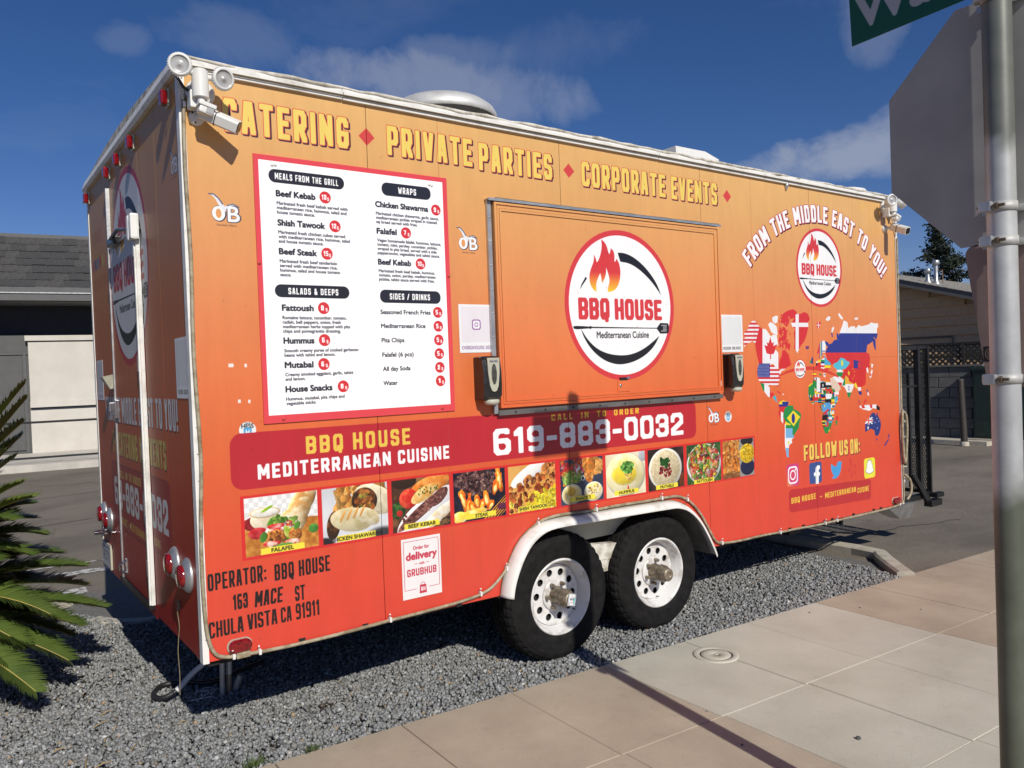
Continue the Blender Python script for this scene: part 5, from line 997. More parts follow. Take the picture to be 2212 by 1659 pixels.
# entrance door in the end wall
D = empty('door', (0, 0, 0), parent=T)
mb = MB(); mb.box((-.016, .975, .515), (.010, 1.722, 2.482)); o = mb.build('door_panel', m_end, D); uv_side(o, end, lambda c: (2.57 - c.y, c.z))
mb = MB(); mb.box((-.022, .924, .51), (-.003, .968, 2.49)); mb.box((-.030, .935, .51), (-.022, .955, 2.49)); mb.build('hinge_strip', m_white, D)
mb = MB(); mb.box((-.024, 1.722, .50), (-.003, 1.742, 2.86)); mb.box((-.022, .915, 2.482), (-.003, 1.722, 2.498)); mb.build('door_frame', m_alu, D)
mb = MB(); mb.box((-.035, .93, .488), (-.003, 1.745, .510)); mb.build('door_sill', m_black, D)
for z in (.66, .98, 1.28, 1.74, 2.34): mb = MB(); mb.box((-.034, .930, z), (-.030, .960, z + .085), bev=0); mb.build('hinge', m_alu, D)
mb = MB(); mb.box((-.03, 1.675, 1.475), (-.012, 1.715, 1.585), bev=.004); mb.box((-.06, 1.683, 1.515), (-.03, 1.700, 1.57), bev=.004); mb.build('door_handle', m_chrome, D)
mb = MB(); mb.box((-.022, 1.585, .555), (-.012, 1.63, .64), bev=.003); mb.tube([(-.02, 1.60, .63), (-.055, 1.61, .61), (-.058, 1.615, .575), (-.022, 1.612, .56)], .006, 6); mb.build('door_hasp', m_chrome, D)
# white magnetic contact boxes at the door top corner and a closer arm
for y0 in (.885, .955): mb = MB(); mb.box((-.052, y0, 2.425), (-.008, y0 + .050, 2.560), bev=.012); mb.build('door_contact', m_plwhite, T)
mb = MB(); mb.tube([(-.03, 1.05, 2.50), (-.05, 1.25, 2.53), (-.06, 1.40, 2.50)], .010, 6); mb.box((-.06, 1.36, 2.47), (-.01, 1.54, 2.515), bev=.006); mb.build('door_closer', m_plblack, T)
# little beige cowl lamp beside the door
mb = MB(); mb.add([(-.004, 1.80, 1.74), (-.075, 1.79, 1.725), (-.075, 1.90, 1.725), (-.004, 1.90, 1.74), (-.004, 1.815, 1.655), (-.030, 1.82, 1.650), (-.030, 1.88, 1.650), (-.004, 1.885, 1.655)], [(0, 1, 2, 3), (4, 7, 6, 5), (0, 4, 5, 1), (1, 5, 6, 2), (2, 6, 7, 3), (3, 7, 4, 0)]); mb.build('porch_light', m_beige, T)
# red clearance lamps along the top of the end wall
for y in (.184, .958, 1.341, 1.676, 2.459):
    b_ = empty('clearance_lamp', (0, 0, 0), parent=T)
    mb = MB(); mb.box((-.012, y - .030, 2.900), (-.002, y + .030, 2.978), bev=.003); mb.build('lamp_base', m_beige, b_)
    mb = MB(); mb.box((-.042, y - .026, 2.906), (-.012, y + .026, 2.972), bev=.010); mb.build('lens', m_redlens, b_)
# tail lamps: red lens in a chromed cone
for y, z in ((.425, .822), (.190, .808), (2.385, .812), (2.175, .795)):
    b_ = empty('tail_lamp', (0, 0, 0), parent=T); Mx = Matrix.Translation((-.003, y, z)) @ Matrix.Rotation(R(-90), 4, 'Y')
    mb = MB(); mb.lathe([(.078, 0), (.080, .006), (.074, .014), (.056, .030), (.052, .030)], 32, Mx); mb.build('chrome_ring', m_chrome if False else m_alu, b_)
    mb = MB(); mb.lathe([(.052, .028), (.052, .040), (.045, .049), (0, .053)], 32, Mx); mb.build('lens', m_redlens, b_)
mb = MB(); mb.tube([(-.004, 2.30, .70), (-.09, 2.30, .70)], .018, 14); mb.build('grab_stub', m_chrome, T); mb = MB(); mb.tube([(-.004, 2.02, .735), (-.03, 2.02, .735)], .012, 10); mb.build('grab_stub', m_chrome, T)
# number plate on a wooden-edged bracket
P_ = empty('number_plate', (0, 0, 0), parent=T)
mb = MB(); mb.box((-.016, 2.185, .462), (-.004, 2.490, .622)); mb.build('plate_backing', m_beige, P_)
mb = MB(); mb.add([(-.0175, 2.485, .468), (-.0175, 2.190, .468), (-.0175, 2.190, .617), (-.0175, 2.485, .617)], [(0, 1, 2, 3)]); o = mb.build('plate_face', m_plate, P_)
uv = o.data.uv_layers.new(name='print'); [setattr(uv.data[l], 'uv', ((2.485 - o.data.vertices[o.data.loops[l].vertex_index].co.y) / .295, (o.data.vertices[o.data.loops[l].vertex_index].co.z - .468) / .149)) for l in range(4)]
# printed cards
def card_part(name, m, x0, z0, x1, z1, y, parent=T, plane='S', tilt=0):
    mb = MB()
    if plane == 'S': q = [(x0, y, z0), (x1, y, z0 + tilt), (x1, y, z1 + tilt), (x0, y, z1)]
    else: q = [(y, x0, z0), (y, x1, z0), (y, x1, z1), (y, x0, z1)]
    off = Vector((0, .0012, 0)) if plane == 'S' else Vector((.0012, 0, 0))
    mb.add(q + [Vector(p) + off for p in q], [(0, 1, 2, 3), (7, 6, 5, 4), (0, 4, 5, 1), (1, 5, 6, 2), (2, 6, 7, 3), (3, 7, 4, 0)]); me = bpy.data.meshes.new(name); me.from_pydata(mb.v, [], mb.f); o = link(name, me, m, parent)
    uv = me.uv_layers.new(name='print')
    for l in me.loops:
        c = l.vertex_index % 4; uv.data[l.index].uv = ((0, 0), (1, 0), (1, 1), (0, 1))[c]
    return o
card_part('social_card', m_insta, 1.360, 1.778, 1.578, 2.036, -.002); card_part('social_card', m_fb, 3.467, 1.745, 3.708, 2.004, -.002)
card_part('delivery_sticker', m_grub, .967, .537, 1.194, .843, -.002)
card_part('social_card', m_fb, .262, 1.605, .012, 1.876, -.004, plane='E'); card_part('social_card', m_pale, 2.470, 1.577, 2.235, 1.842, -.004, plane='E')
# menu board screwed to the side
MN = empty('menu_board', (0, 0, 0), parent=T)
mb = MB(); mb.box((.30, -.0085, 1.475), (1.3115, -.001, 2.692)); o = mb.build('menu_sheet', m_menu, MN); uv_side(o, men)
for x, z, mm in ((.385, 2.650, m_plwhite), (.40, 2.652, m_plwhite), (1.205, 2.648, m_plwhite), (1.22, 2.645, m_plwhite), (.39, 1.492, m_redpaint), (1.235, 1.492, m_redpaint), (1.303, 2.18, m_redpaint), (.308, 2.20, m_redpaint)):
    mb = MB(); mb.lathe([(.008, 0), (.0075, .003), (.004, .0045), (0, .005)], 12, Matrix.Translation((x, -.0085, z)) @ Matrix.Rotation(R(90), 4, 'X')); mb.build('screw_cap', mm, MN)
# serving hatch
HT = empty('serving_hatch', (0, 0, 0), parent=T)
hx0, hx1, hz0, hz1 = 1.600, 3.440, 1.472, 2.592
mb = MB(); mb.box((hx0 - .010, -.030, hz0), (hx1, -.004, hz1), bev=.003); o = mb.build('hatch_panel', m_hatch, HT); uv_side(o, hat)
def ring(name, x0, x1, z0, z1, w, y0, y1, m, par):
    mb = MB()
    for q in (((x0, z0), (x1, z0), (x1 - w, z0 + w), (x0 + w, z0 + w)), ((x1, z0), (x1, z1), (x1 - w, z1 - w), (x1 - w, z0 + w)), ((x1, z1), (x0, z1), (x0 + w, z1 - w), (x1 - w, z1 - w)), ((x0, z1), (x0, z0), (x0 + w, z0 + w), (x0 + w, z1 - w))): mb.prism(q, 1, y0, y1)
    o = mb.build(name, m, par); return o
for w0, y0 in ((0.0, -.0375), (.020, -.034), (.034, -.0365)):
    o = ring('hatch_moulding', hx0 - .010 + w0, hx1 - w0, hz0 + w0, hz1 - w0, .012, y0, -.0302, m_hatch, HT); uv_side(o, hat)
mb = MB(); mb.box((hx0 - .045, -.020, hz0 - .03), (hx0 - .020, -.001, hz1 + .015)); mb.build('side_channel', m_alu, HT)
mb = MB(); mb.box((hx0 - .0195, -.006, hz0 - .02), (hx0 - .0105, -.001, hz1)); mb.build('hatch_gap', m_black, HT)
mb = MB(); mb.box((hx0 - .05, -.040, hz1 + .010), (hx1 + .02, -.001, hz1 + .016)); mb.box((hx0 - .05, -.044, hz1 + .004), (hx1 + .02, -.040, hz1 + .018)); mb.build('drip_rail', m_alu, HT)
mb = MB(); pts = [(x, -.038 + rw.uniform(-.003, .003), hz1 + .021) for x in np.linspace(hx0, hx1, 30)]; mb.tube(pts, [rw.uniform(.002, .005) for _ in pts], 5); mb.build('rail_sealant', m_caulk, HT)
mb = MB(); mb.box((hx0 - .02, -.030, hz0 - .040), (hx1 + .005, -.001, hz0 - .012)); mb.build('bottom_rail', mat('rail_grey', (.16, .155, .15), .5, metal=.4), HT)
for i in range(9):
    x = hx0 + .09 + i * .208; mb = MB(); mb.lathe([(.006, 0), (.0055, .003), (0, .004)], 10, Matrix.Translation((x, -.030, hz0 - .026)) @ Matrix.Rotation(R(90), 4, 'X')); mb.build('rail_screw', m_black, HT)
for z in np.arange(1.6, 2.6, .13): mb = MB(); mb.lathe([(.005, 0), (.004, .0025), (0, .003)], 8, Matrix.Translation((hx0 - .032, -.020, float(z))) @ Matrix.Rotation(R(90), 4, 'X')); mb.build('rail_screw', m_alu, HT)
L_ = empty('hatch_latch', (0, 0, 0), parent=T)
mb = MB(); mb.box((2.462, -.0345, 1.520), (2.566, -.0302, 1.592), bev=.002); o = mb.build('latch_plate', m_hatch, L_); uv_side(o, hat)
mb = MB(); mb.box((2.480, -.040, 1.592), (2.545, -.0305, 1.607)); mb.build('latch_slot', m_black, L_)
mb = MB(); mb.lathe([(.010, 0), (.010, .004), (.004, .006), (0, .006)], 16, Matrix.Translation((2.484, -.0345, 1.558)) @ Matrix.Rotation(R(90), 4, 'X')); mb.tube([(2.53, -.040, 1.600), (2.555, -.044, 1.605)], .006, 8); mb.build('latch_lock', m_chrome, L_)
mb = MB(); mb.add([(3.395, -.0312, 1.515), (3.432, -.0312, 1.515), (3.432, -.0312, 1.56)], [(0, 1, 2)]); mb.build('torn_vinyl', m_plwhite, HT)
# small roof light clip on the side near the right
mb = MB(); mb.lathe([(.0, 0), (.014, .0), (.016, .02), (.008, .05)], 14, Matrix.Translation((4.262, -.012, 2.985)) @ Matrix.Rotation(R(-170), 4, 'X')); mb.build('antenna_socket', m_alu, T)

# soap dispensers
def dispenser(x0, zbot):
    d = empty('soap_dispenser', (x0, 0, zbot), parent=T)
    w, h, t = .116, .262, .102
    prof = [(0, .028), (-.085, .028), (-.098, .045), (-.102, .12), (-.100, .19), (-.090, .245), (-.070, .262), (0, .262)]
    mb = MB(); sec = []
    n = 7
    for k, (f, ins) in enumerate(((0, .010), (.08, .003), (.2, 0), (.5, 0), (.8, 0), (.92, .003), (1, .010))):
        sec.append([(w * f, y * (1 - ins * 6 * (y < -.02)), z - ins * (1 if z > .1 else -1) * .7) for y, z in prof])
    vs = [p for s_ in sec for p in s_]; m_ = len(prof); fs = [(i * m_ + j, i * m_ + (j + 1) % m_, (i + 1) * m_ + (j + 1) % m_, (i + 1) * m_ + j) for i in range(n - 1) for j in range(m_)] + [tuple(range(m_)), tuple(range((n - 1) * m_, n * m_))[::-1]]
    mb.add(vs, fs); mb.build('dispenser_body', m_plblack, d)
    # beige tapering face panel with a smoked oval window
    Mf = Matrix.Translation((w / 2, -.1045, 0)) @ Matrix.Rotation(R(90), 4, 'X')
    pan = [(-.036, .250), (.036, .250), (.034, .17), (.026, .105), (.014, .078), (0, .072), (-.014, .078), (-.026, .105), (-.034, .17)]
    flat_shape('face_panel', [pan], .006, m_beige, d, Mf, .0015)
    flat_shape('window', [circle(0, .165, .017, .055, 24)], .004, m_smoke, d, Matrix.Translation((w / 2, -.1085, 0)) @ Matrix.Rotation(R(90), 4, 'X'))
    mb = MB(); mb.lathe([(0, -.018), (.030, -.016), (.042, -.008), (.044, .004), (.040, .012), (0, .014)], 24, Matrix.Translation((w / 2 + .006, -.068, .018)) @ Matrix.Scale(.85, 4, (0, 1, 0))); mb.build('push_lever', m_beige, d)
    return d
dispenser(1.442, 1.494); dispenser(3.472, 1.472)
label_img = Canvas(0, 0, .06, .016, 1600); label_img.a[:] = rgb(170, 168, 150); label_text(label_img, 'Gator-Chlor', .004, .004, .008, rgb(30, 40, 110), x2=.056, bold=.0006); IMG_GC = label_img.image('dispenser_label')
m_gc = print_mat('dispenser_label', IMG_GC, .4)
for x0, zz in ((1.442, 1.494), (3.472, 1.472)): card_part('dispenser_label', m_gc, x0 + .030, zz + .226, x0 + .086, zz + .242, -.1095)

# flood lights with cameras
def flood(x, z, heads, parent=T):
    f = empty('flood_light', (x, 0, z), parent=parent)
    mb = MB(); mb.lathe([(0, 0), (.062, 0), (.060, .02), (.050, .030), (0, .034)], 32, Matrix.Translation((.02, 0, -.01)) @ Matrix.Rotation(R(90), 4, 'X'))
    mb.tube([(0, -.09, -.055), (0, -.09, .055)], .034, 20); mb.tube([(0, -.09, .055), (0, -.09, .062)], .028, 16); mb.box((-.022, -.085, -.055), (.022, -.02, .03), bev=.008); mb.tube([(0, -.09, -.055), (0, -.10, -.082)], .016, 10)
    mb.box((-.040, -.080, -.095), (-.005, -.02, -.02), bev=.006); mb.build('light_body', m_plwhite, f)
    for dx, dz, ax in heads:
        d = Vector((ax[0], ax[1], ax[2])).normalized(); Mh = Matrix.Translation((dx, -.13, dz)) @ Vector((0, 0, 1)).rotation_difference(d).to_matrix().to_4x4()
        h = MB(); h.lathe([(.0, -.055), (.026, -.05), (.034, -.025), (.038, 0), (.046, .002), (.047, .016), (.040, .022), (.036, .020)], 40, Mh)
        for k in range(28): t = 2 * math.pi * k / 28; h.box((.0455, -.0022, .001), (.0485, .0022, .015), Mh @ Matrix.Rotation(t, 4, 'Z'))
        h.m = 1; h.lathe([(.037, .018), (.030, .014), (.012, .012), (.007, .018), (0, .020)], 28, Mh); h.build('lamp_head', [m_plwhite, m_plgrey], f)
    mb = MB(); mb.tube([(-.035, -.09, .045), (-.06, -.10, .050)], .012, 10); mb.tube([(.03, -.09, .035), (.06, -.105, .030)], .012, 10); mb.build('lamp_arm', m_plwhite, f)
    Ms = Matrix.Translation((.014, -.105, -.105)) @ Matrix.Rotation(R(14), 4, 'Y')
    mb = MB(); mb.box((-.036, -.030, .004), (.036, .028, .022), Ms, bev=.004); mb.box((-.030, -.026, -.026), (.030, .022, .004), Ms, bev=.008); mb.m = 1; mb.box((-.002, -.0275, -.020), (.028, -.0255, .002), Ms, bev=0); mb.build('motion_sensor', [m_plwhite, m_plgrey], f)
    return f
def bullet(x, z, d, parent=T):
    f = empty('security_camera', (x, 0, z), parent=parent)
    mb = MB(); mb.lathe([(0, .022), (.020, .022), (.030, .016), (.034, .004), (.034, 0)], 28, Matrix.Rotation(R(90), 4, 'X')); mb.tube([(0, -.018, 0), (.018, -.060, .006)], .011, 12); mb.build('camera_base', m_plwhite, f)
    mb = MB(); 
    for t in (.6, 2.4, 4.4): mb.lathe([(.005, .0), (0, .002)], 10, Matrix.Translation((.024 * math.cos(t), -.0205, .024 * math.sin(t))) @ Matrix.Rotation(R(90), 4, 'X'))
    mb.build('camera_screws', m_black, f)
    d = Vector(d).normalized(); q = Vector((0, 0, 1)).rotation_difference(d).to_matrix().to_4x4(); Mc = Matrix.Translation((.018, -.070, .006)) @ q
    mb = MB(); sec = [(a * 1.0, b) for a, b in [(-.026, -.022), (-.018, -.030), (.018, -.030), (.026, -.022), (.026, .022), (.018, .030), (-.018, .030), (-.026, .022)]]
    mb.prism(sec, 2, -.01, .150, Mc); mb.m = 1; mb.prism([(a * .8, b * .8) for a, b in sec], 2, .1505, .153, Mc); mb.m = 0
    up = Mc.to_3x3().inverted() @ Vector((0, 0, 1)); 
    mb.build('camera_body', [m_plwhite, m_plblack], f)
    mb = MB(); mb.prism([(a * 1.12, b * 1.08) for a, b in sec], 2, .052, .056, Mc); mb.build('camera_band', m_plblack, f)
    return f
flood(.062, 2.928, ((-.088, .052, (-.30, -1, -.12)), (.080, .026, (.18, -1, -.22)))); bullet(.062, 2.812, (.86, -.42, -.42))
flood(5.60, 2.93, ((-.10, .025, (-.45, -1, -.10)), (.085, .02, (.85, -.5, -.35)))); bullet(5.62, 2.75, (-.20, -1, -.42))
mb = MB(); mb.tube([(.055, -.03, 2.90), (.01, -.025, 2.93), (-.015, -.012, 2.98), (-.03, -.004, 3.03)], .007, 7); mb.tube([(.02, -.03, 3.05), (-.02, -.03, 3.05), (-.045, -.03, 3.03), (-.045, -.03, 3.005), (-.02, -.03, 3.00)], .003, 6); mb.build('light_cable', m_plblack, T)
mb = MB(); mb.tube([(5.66, -.03, 2.88), (5.74, -.02, 2.80), (5.785, -.015, 2.70)], .005, 6); mb.build('light_cable', m_plwhite, T)

# rope light pinned round the side
rope = [(.012, 2.90), (.006, 2.6), (.014, 2.2), (.008, 1.8), (.019, 1.35), (.008, 1.1), (.003, .89), (.006, .70), (.016, .57), (.041, .497), (.085, .470), (.16, .462), (.35, .452), (.60, .451), (.885, .458), (1.15, .462), (1.35, .472), (1.47, .492), (1.55, .54), (1.62, .61), (1.70, .715), (1.77, .775), (1.86, .818), (2.0, .832), (2.2, .824), (2.45, .826), (2.7, .822), (2.9, .822), (3.0, .812), (3.10, .765), (3.20, .668), (3.28, .55), (3.34, .468), (3.42, .442), (3.6, .430), (3.84, .428), (4.1, .418), (4.234, .416), (4.5, .405), (4.82, .402), (5.2, .398), (5.5, .398), (5.70, .402), (5.785, .425), (5.80, .50), (5.797, .9), (5.80, 1.6), (5.797, 2.2), (5.80, 2.68)]
def spline(P, k=4):
    out = []; n = len(P)
    for i in range(n - 1):
        p0, p1, p2, p3 = P[max(i - 1, 0)], P[i], P[i + 1], P[min(i + 2, n - 1)]
        for j in range(k):
            t = j / k; out.append(tuple(.5 * (2 * b + (c_ - a) * t + (2 * a - 5 * b + 4 * c_ - d) * t * t + (3 * b - a - 3 * c_ + d) * t ** 3) for a, b, c_, d in zip(p0, p1, p2, p3)))
    return out + [tuple(P[-1])]
mb = MB(); mb.tube([(x, -.012, z) for x, z in spline(rope, 3)], .0085, 8); mb.build('rope_light', m_rope, T)
for x, z in ((.12, .465), (.235, .458), (.885, .462), (1.425, .485), (1.60, .59), (1.83, .805), (2.27, .826), (2.83, .824), (3.07, .785), (3.40, .446), (4.05, .420), (4.62, .405), (4.78, .404), (5.72, .41), (.012, 2.86), (5.80, 1.18), (5.80, 1.0), (5.80, .60)):
    mb = MB(); mb.box((x - .006, -.024, z - .012), (x + .006, -.001, z + .012), bev=.002); mb.tube([(x, -.004, z + .010), (x - .008, -.030, z + .032)], .004, 6); mb.build('rope_clip', m_plwhite, T)
mb = MB(); mb.box((.13, -.028, .452), (.19, -.004, .478), bev=.004); mb.build('rope_joiner', m_rope, T)
# loops of rope hanging off the far edge
mb = MB(); mb.tube(spline([(5.80, -.02, 1.20), (5.84, -.03, 1.16), (5.845, -.03, .98), (5.80, -.03, .74), (5.775, -.03, .95), (5.775, -.03, 1.12), (5.80, -.02, 1.20)], 4), .011, 7); mb.tube(spline([(5.80, -.02, .66), (5.86, -.04, .60), (5.87, -.04, .50), (5.82, -.03, .44)], 4), .011, 7); mb.build('rope_loop', m_rope, T)
# side marker lamps
for x, z, sx, sz in ((.150, .505, .051, .029), (5.68, .444, .055, .027)):
    b_ = empty('side_marker', (0, 0, 0), parent=T)
    def oval(k): return [(x + (sx - sz) * (1 if math.cos(t) > 0 else -1) * k + sz * k * math.cos(t), z + sz * k * math.sin(t)) for t in [2 * math.pi * (i + .5) / 24 for i in range(24)]]
    mb = MB(); mb.prism(oval(1.08), 1, -.008, .0); mb.build('lamp_base', m_beige, b_); mb = MB()
    a, b = oval(1.0), oval(.78); vs = [(p, -.009, q) for p, q in a] + [(p, -.022, q) for p, q in a] + [(p, -.030, q) for p, q in b]; fs = [(i, (i + 1) % 24, (i + 1) % 24 + 24, i + 24) for i in range(24)] + [(i + 24, (i + 1) % 24 + 24, (i + 1) % 24 + 48, i + 48) for i in range(24)] + [tuple(range(48, 72))]
    mb.add(vs, fs); mb.build('lens', m_redlens, b_)

# fender
mb = MB(); fc = [(1.560, .440), (1.572, .50), (1.60, .575), (1.65, .665), (1.71, .735), (1.80, .790), (1.92, .812), (2.2, .808), (2.5, .804), (2.8, .798), (2.93, .790), (3.04, .748), (3.14, .665), (3.22, .555), (3.285, .44), (3.305, .395)]
fc = spline(fc, 3); sec = [(0.0, -.002), (.004, -.012), (-.002, -.045), (-.016, -.070), (-.036, -.082), (-.040, -.078), (-.024, -.064), (-.012, -.042), (-.008, -.002)]
vs = []; fs = []; m_ = len(sec)
for i, (x, z) in enumerate(fc):
    a, b = fc[max(i - 1, 0)], fc[min(i + 1, len(fc) - 1)]; d = Vector((b[0] - a[0], b[1] - a[1])).normalized(); n = Vector((-d.y, d.x))
    vs += [(x + n.x * s0, y0, z + n.y * s0) for s0, y0 in sec]
for i in range(len(fc) - 1):
    for j in range(m_): fs.append((i * m_ + j, i * m_ + (j + 1) % m_, (i + 1) * m_ + (j + 1) % m_, (i + 1) * m_ + j))
fs += [tuple(range(m_)), tuple(range((len(fc) - 1) * m_, len(fc) * m_))[::-1]]
mb.add(vs, fs, True); mb.build('fender', m_white, T)
mb = MB(); mb.tube([(x, -.006, z + .004) for x, z in fc], [rw.uniform(.003, .006) for _ in fc], 5); mb.build('fender_sealant', m_caulk, T)
# wheel well, spring hanger between the wheels, axles and underbody
mb = MB()
for i in range(len(fc) - 1):
    (a, b), (c, d) = fc[i], fc[i + 1]; mb.add([(a, .0, b - .012), (c, .0, d - .012), (c, .40, d - .012), (a, .40, b - .012)], [(0, 1, 2, 3)])
mb.add([(1.56, .40, .44), (3.30, .40, .44), (3.30, .40, .80), (1.56, .40, .80)], [(0, 1, 2, 3)]); mb.build('wheel_well', mat('grey_liner', (.16, .155, .14), .8, var=.2), T)
mb = MB(); mb.box((1.95, .14, .615), (2.85, .16, .80)); mb.build('liner_panel', m_beige, T)
mb = MB(); mb.prism([(2.14, .50), (2.60, .475), (2.60, .565), (2.14, .610)], 1, .08, .13); mb.prism([(2.34, .49), (2.48, .485), (2.44, .41), (2.39, .41)], 1, .085, .125); mb.build('spring_hanger', m_dirty, T)
mb = MB()
for y in (.45, 2.05): mb.box((.08, y, .38), (7.0 if y == 0 else 5.9, y + .06, .47))
for x in np.arange(.2, 5.8, .6): yy = .42 if 1.5 < x < 3.3 else .06; mb.box((float(x), yy, .42), (float(x) + .05, TW - yy, .47))
mb.box((.02, .03, .43), (1.55, .09, .49)); mb.box((3.32, .03, .40), (5.78, .09, .455)); mb.build('chassis', m_dark, T)
mb = MB()
for x, z in ((2.0, .36), (2.80, .352)): mb.tube([(x, .05, z), (x, TW - .05, z)], .038, 12)
mb.build('axle', m_dark, T)

# wheels
def tyre_mesh():
    prof = [(.212, .030), (.222, .014), (.245, .004), (.290, .000), (.325, .004), (.350, .016), (.362, .030), (.371, .040)]
    tread = [(.3725, .050), (.3755, .056), (.3755, .078), (.366, .080), (.366, .086), (.3765, .088), (.377, .108), (.3665, .110), (.3665, .116), (.377, .118)]
    half = prof + tread; full = half + [(r, .236 - h) for r, h in half[::-1]]
    n = 132; vs = []; fs = []
    for j, (r, h) in enumerate(full):
        for k in range(n):
            t = 2 * math.pi * k / n; q = r
            if .028 < h < .072 or .164 < h < .208: q = r - (.0065 if k % 3 == 0 else 0) * (1 if r > .355 else .3)
            elif .085 < h < .150: q = r - (.004 if (k + (h > .118)) % 4 == 0 else 0)
            vs.append((q * math.cos(t), q * math.sin(t), h))
    # a few raised rings on the sidewall
    m_ = len(full)
    for j in range(m_ - 1):
        for k in range(n): fs.append((j * n + k, j * n + (k + 1) % n, (j + 1) * n + (k + 1) % n, (j + 1) * n + k))
    mb = MB(); mb.add(vs, fs, False)
    for r in (.262, .318): mb.lathe([(r - .0025, .0035 if r < .3 else .0045), (r, .0005 if r < .3 else .0015), (r + .0025, .0030 if r < .3 else .0045)], 96)
    mb.m = 0; return mb.mesh('tyre')
def rim_mesh():
    mb = MB(); mb.lathe([(.222, .012), (.217, .006), (.208, .010), (.203, .026), (.198, .034), (.188, .052), (.182, .078), (.176, .086)], 56); mb.lathe([(.092, .068), (.086, .060), (.058, .058), (.050, .060)], 40)
    mb.lathe([(.222, .012), (.222, .20)], 56)
    return mb
def make_wheel(x, z, sticker):
    # local Z points into the trailer (+Y of the world)
    w = empty('wheel', (0, 0, 0), parent=T); Mw = Matrix.Translation((x, -.006, z)) @ Matrix.Rotation(R(-90), 4, 'X') @ Matrix.Rotation(rw.random() * 2, 4, 'Z')
    me = tyre_mesh() if 'tyre' not in bpy.data.meshes else bpy.data.meshes['tyre']; o = link('tyre', me, m_tyre, w); o.matrix_local = Mw
    rm = rim_mesh().build('rim', m_rim, w); rm.matrix_local = Mw
    ds = MB(); h_ = math.pi / 10; PR = lambda r, t: (r * math.cos(t), r * math.sin(t))
    for k in range(10):
        a = 2 * math.pi * k / 10; cx, cy = PR(.134, a)
        for sg in (-1, 1):
            poly = [PR(.088, a + sg * h_ * (1 - i / 4)) for i in range(5)]
            poly += [(cx + .0215 * math.cos(a + math.pi - sg * math.pi * i / 9), cy + .0215 * math.sin(a + math.pi - sg * math.pi * i / 9)) for i in range(10)]
            poly += [PR(.1775, a + sg * h_ * i / 4) for i in range(5)]
            ds.prism(poly, 2, -.0035, .0035)
    fs_ = ds.build('rim_disc', m_rim, w); fs_.matrix_local = Mw @ Matrix.Translation((0, 0, .078))
    dk = MB(); dk.lathe([(0, .10), (.176, .10)], 32); o = dk.build('brake_drum', m_dark, w); o.matrix_local = Mw
    cn = MB(); cn.lathe([(.0895, .080), (.0895, .066), (.084, .060), (.050, .058)], 40); o = cn.build('rim_centre', m_rim, w); o.matrix_local = Mw
    hb = MB(); hb.lathe([(.054, .060), (.052, .048), (.050, .036), (.049, -.020), (.054, -.022), (.054, -.034), (.044, -.046), (.041, -.070), (.036, -.075), (.018, -.076), (.016, -.072), (0, -.072)], 32); o = hb.build('hub_cap', m_rust, w); o.matrix_local = Mw
    for k in range(6):
        t = 2 * math.pi * (k + .35) / 6; nb = MB(); nb.lathe([(.0115, .060), (.0115, .034), (.009, .027), (0, .026)], 6, Matrix.Translation((.074 * math.cos(t), .074 * math.sin(t), 0)), smooth=False); o = nb.build('lug_nut', m_rust, w); o.matrix_local = Mw
    vb = MB(); vb.tube([(.172, 0, .07), (.170, 0, .050)], .0035, 6); o = vb.build('valve', m_black, w); o.matrix_local = Mw
    if sticker:
        sk = Canvas(-.04, -.045, .04, .045, 1600); sk.a[:] = rgb(190, 196, 200)
        sk.poly(smooth_poly([(-.034, .034), (-.02, .042), (0, .036), (.02, .042), (.034, .034), (.028, .01), (.03, -.01), (.016, -.02), (.014, -.040), (-.014, -.040), (-.016, -.02), (-.03, -.01), (-.028, .01)], 1), rgb(238, 238, 240)); sk.ell(-.011, .004, .008, .009, rgb(60, 40, 80)); sk.ell(.011, .004, .008, .009, rgb(60, 40, 80)); sk.poly([(-.003, -.010), (.003, -.010), (0, -.002)], rgb(60, 40, 60)); sk.rect(-.012, -.024, .012, -.018, rgb(226, 120, 130)); sk.rect(.014, -.03, .03, .02, rgb(120, 196, 190)); sk.rect(-.01, .018, .012, .026, rgb(220, 170, 170))
        im = sk.image('skull_sticker'); ms_ = print_mat('skull_sticker', im, .3)
        c = MB(); n = 16; R_ = Matrix.Rotation(R(12), 4, 'Y')
        c.add([R_ @ Vector(p) for p in [(-.028, -.002, -.032), (.030, -.002, -.034), (.032, -.002, .034), (-.026, -.002, .036)]], [(0, 1, 2, 3)]); me = bpy.data.meshes.new('hub_sticker'); me.from_pydata(c.v, [], c.f); uv = me.uv_layers.new(name='print')
        for l in me.loops: uv.data[l.index].uv = ((0, 0), (1, 0), (1, 1), (0, 1))[l.vertex_index]
        o = link('hub_sticker', me, ms_, w); o.matrix_local = Matrix.Translation((x, -.006 - .0785, z))
    return w
make_wheel(1.995, .352, True); make_wheel(2.805, .346, False)
w3 = [make_wheel(1.995, .352, False), make_wheel(2.805, .346, False)]
for w in w3: w.matrix_local = Matrix.Translation((0, TW, 0)) @ Matrix.Scale(-1, 4, (0, 1, 0))

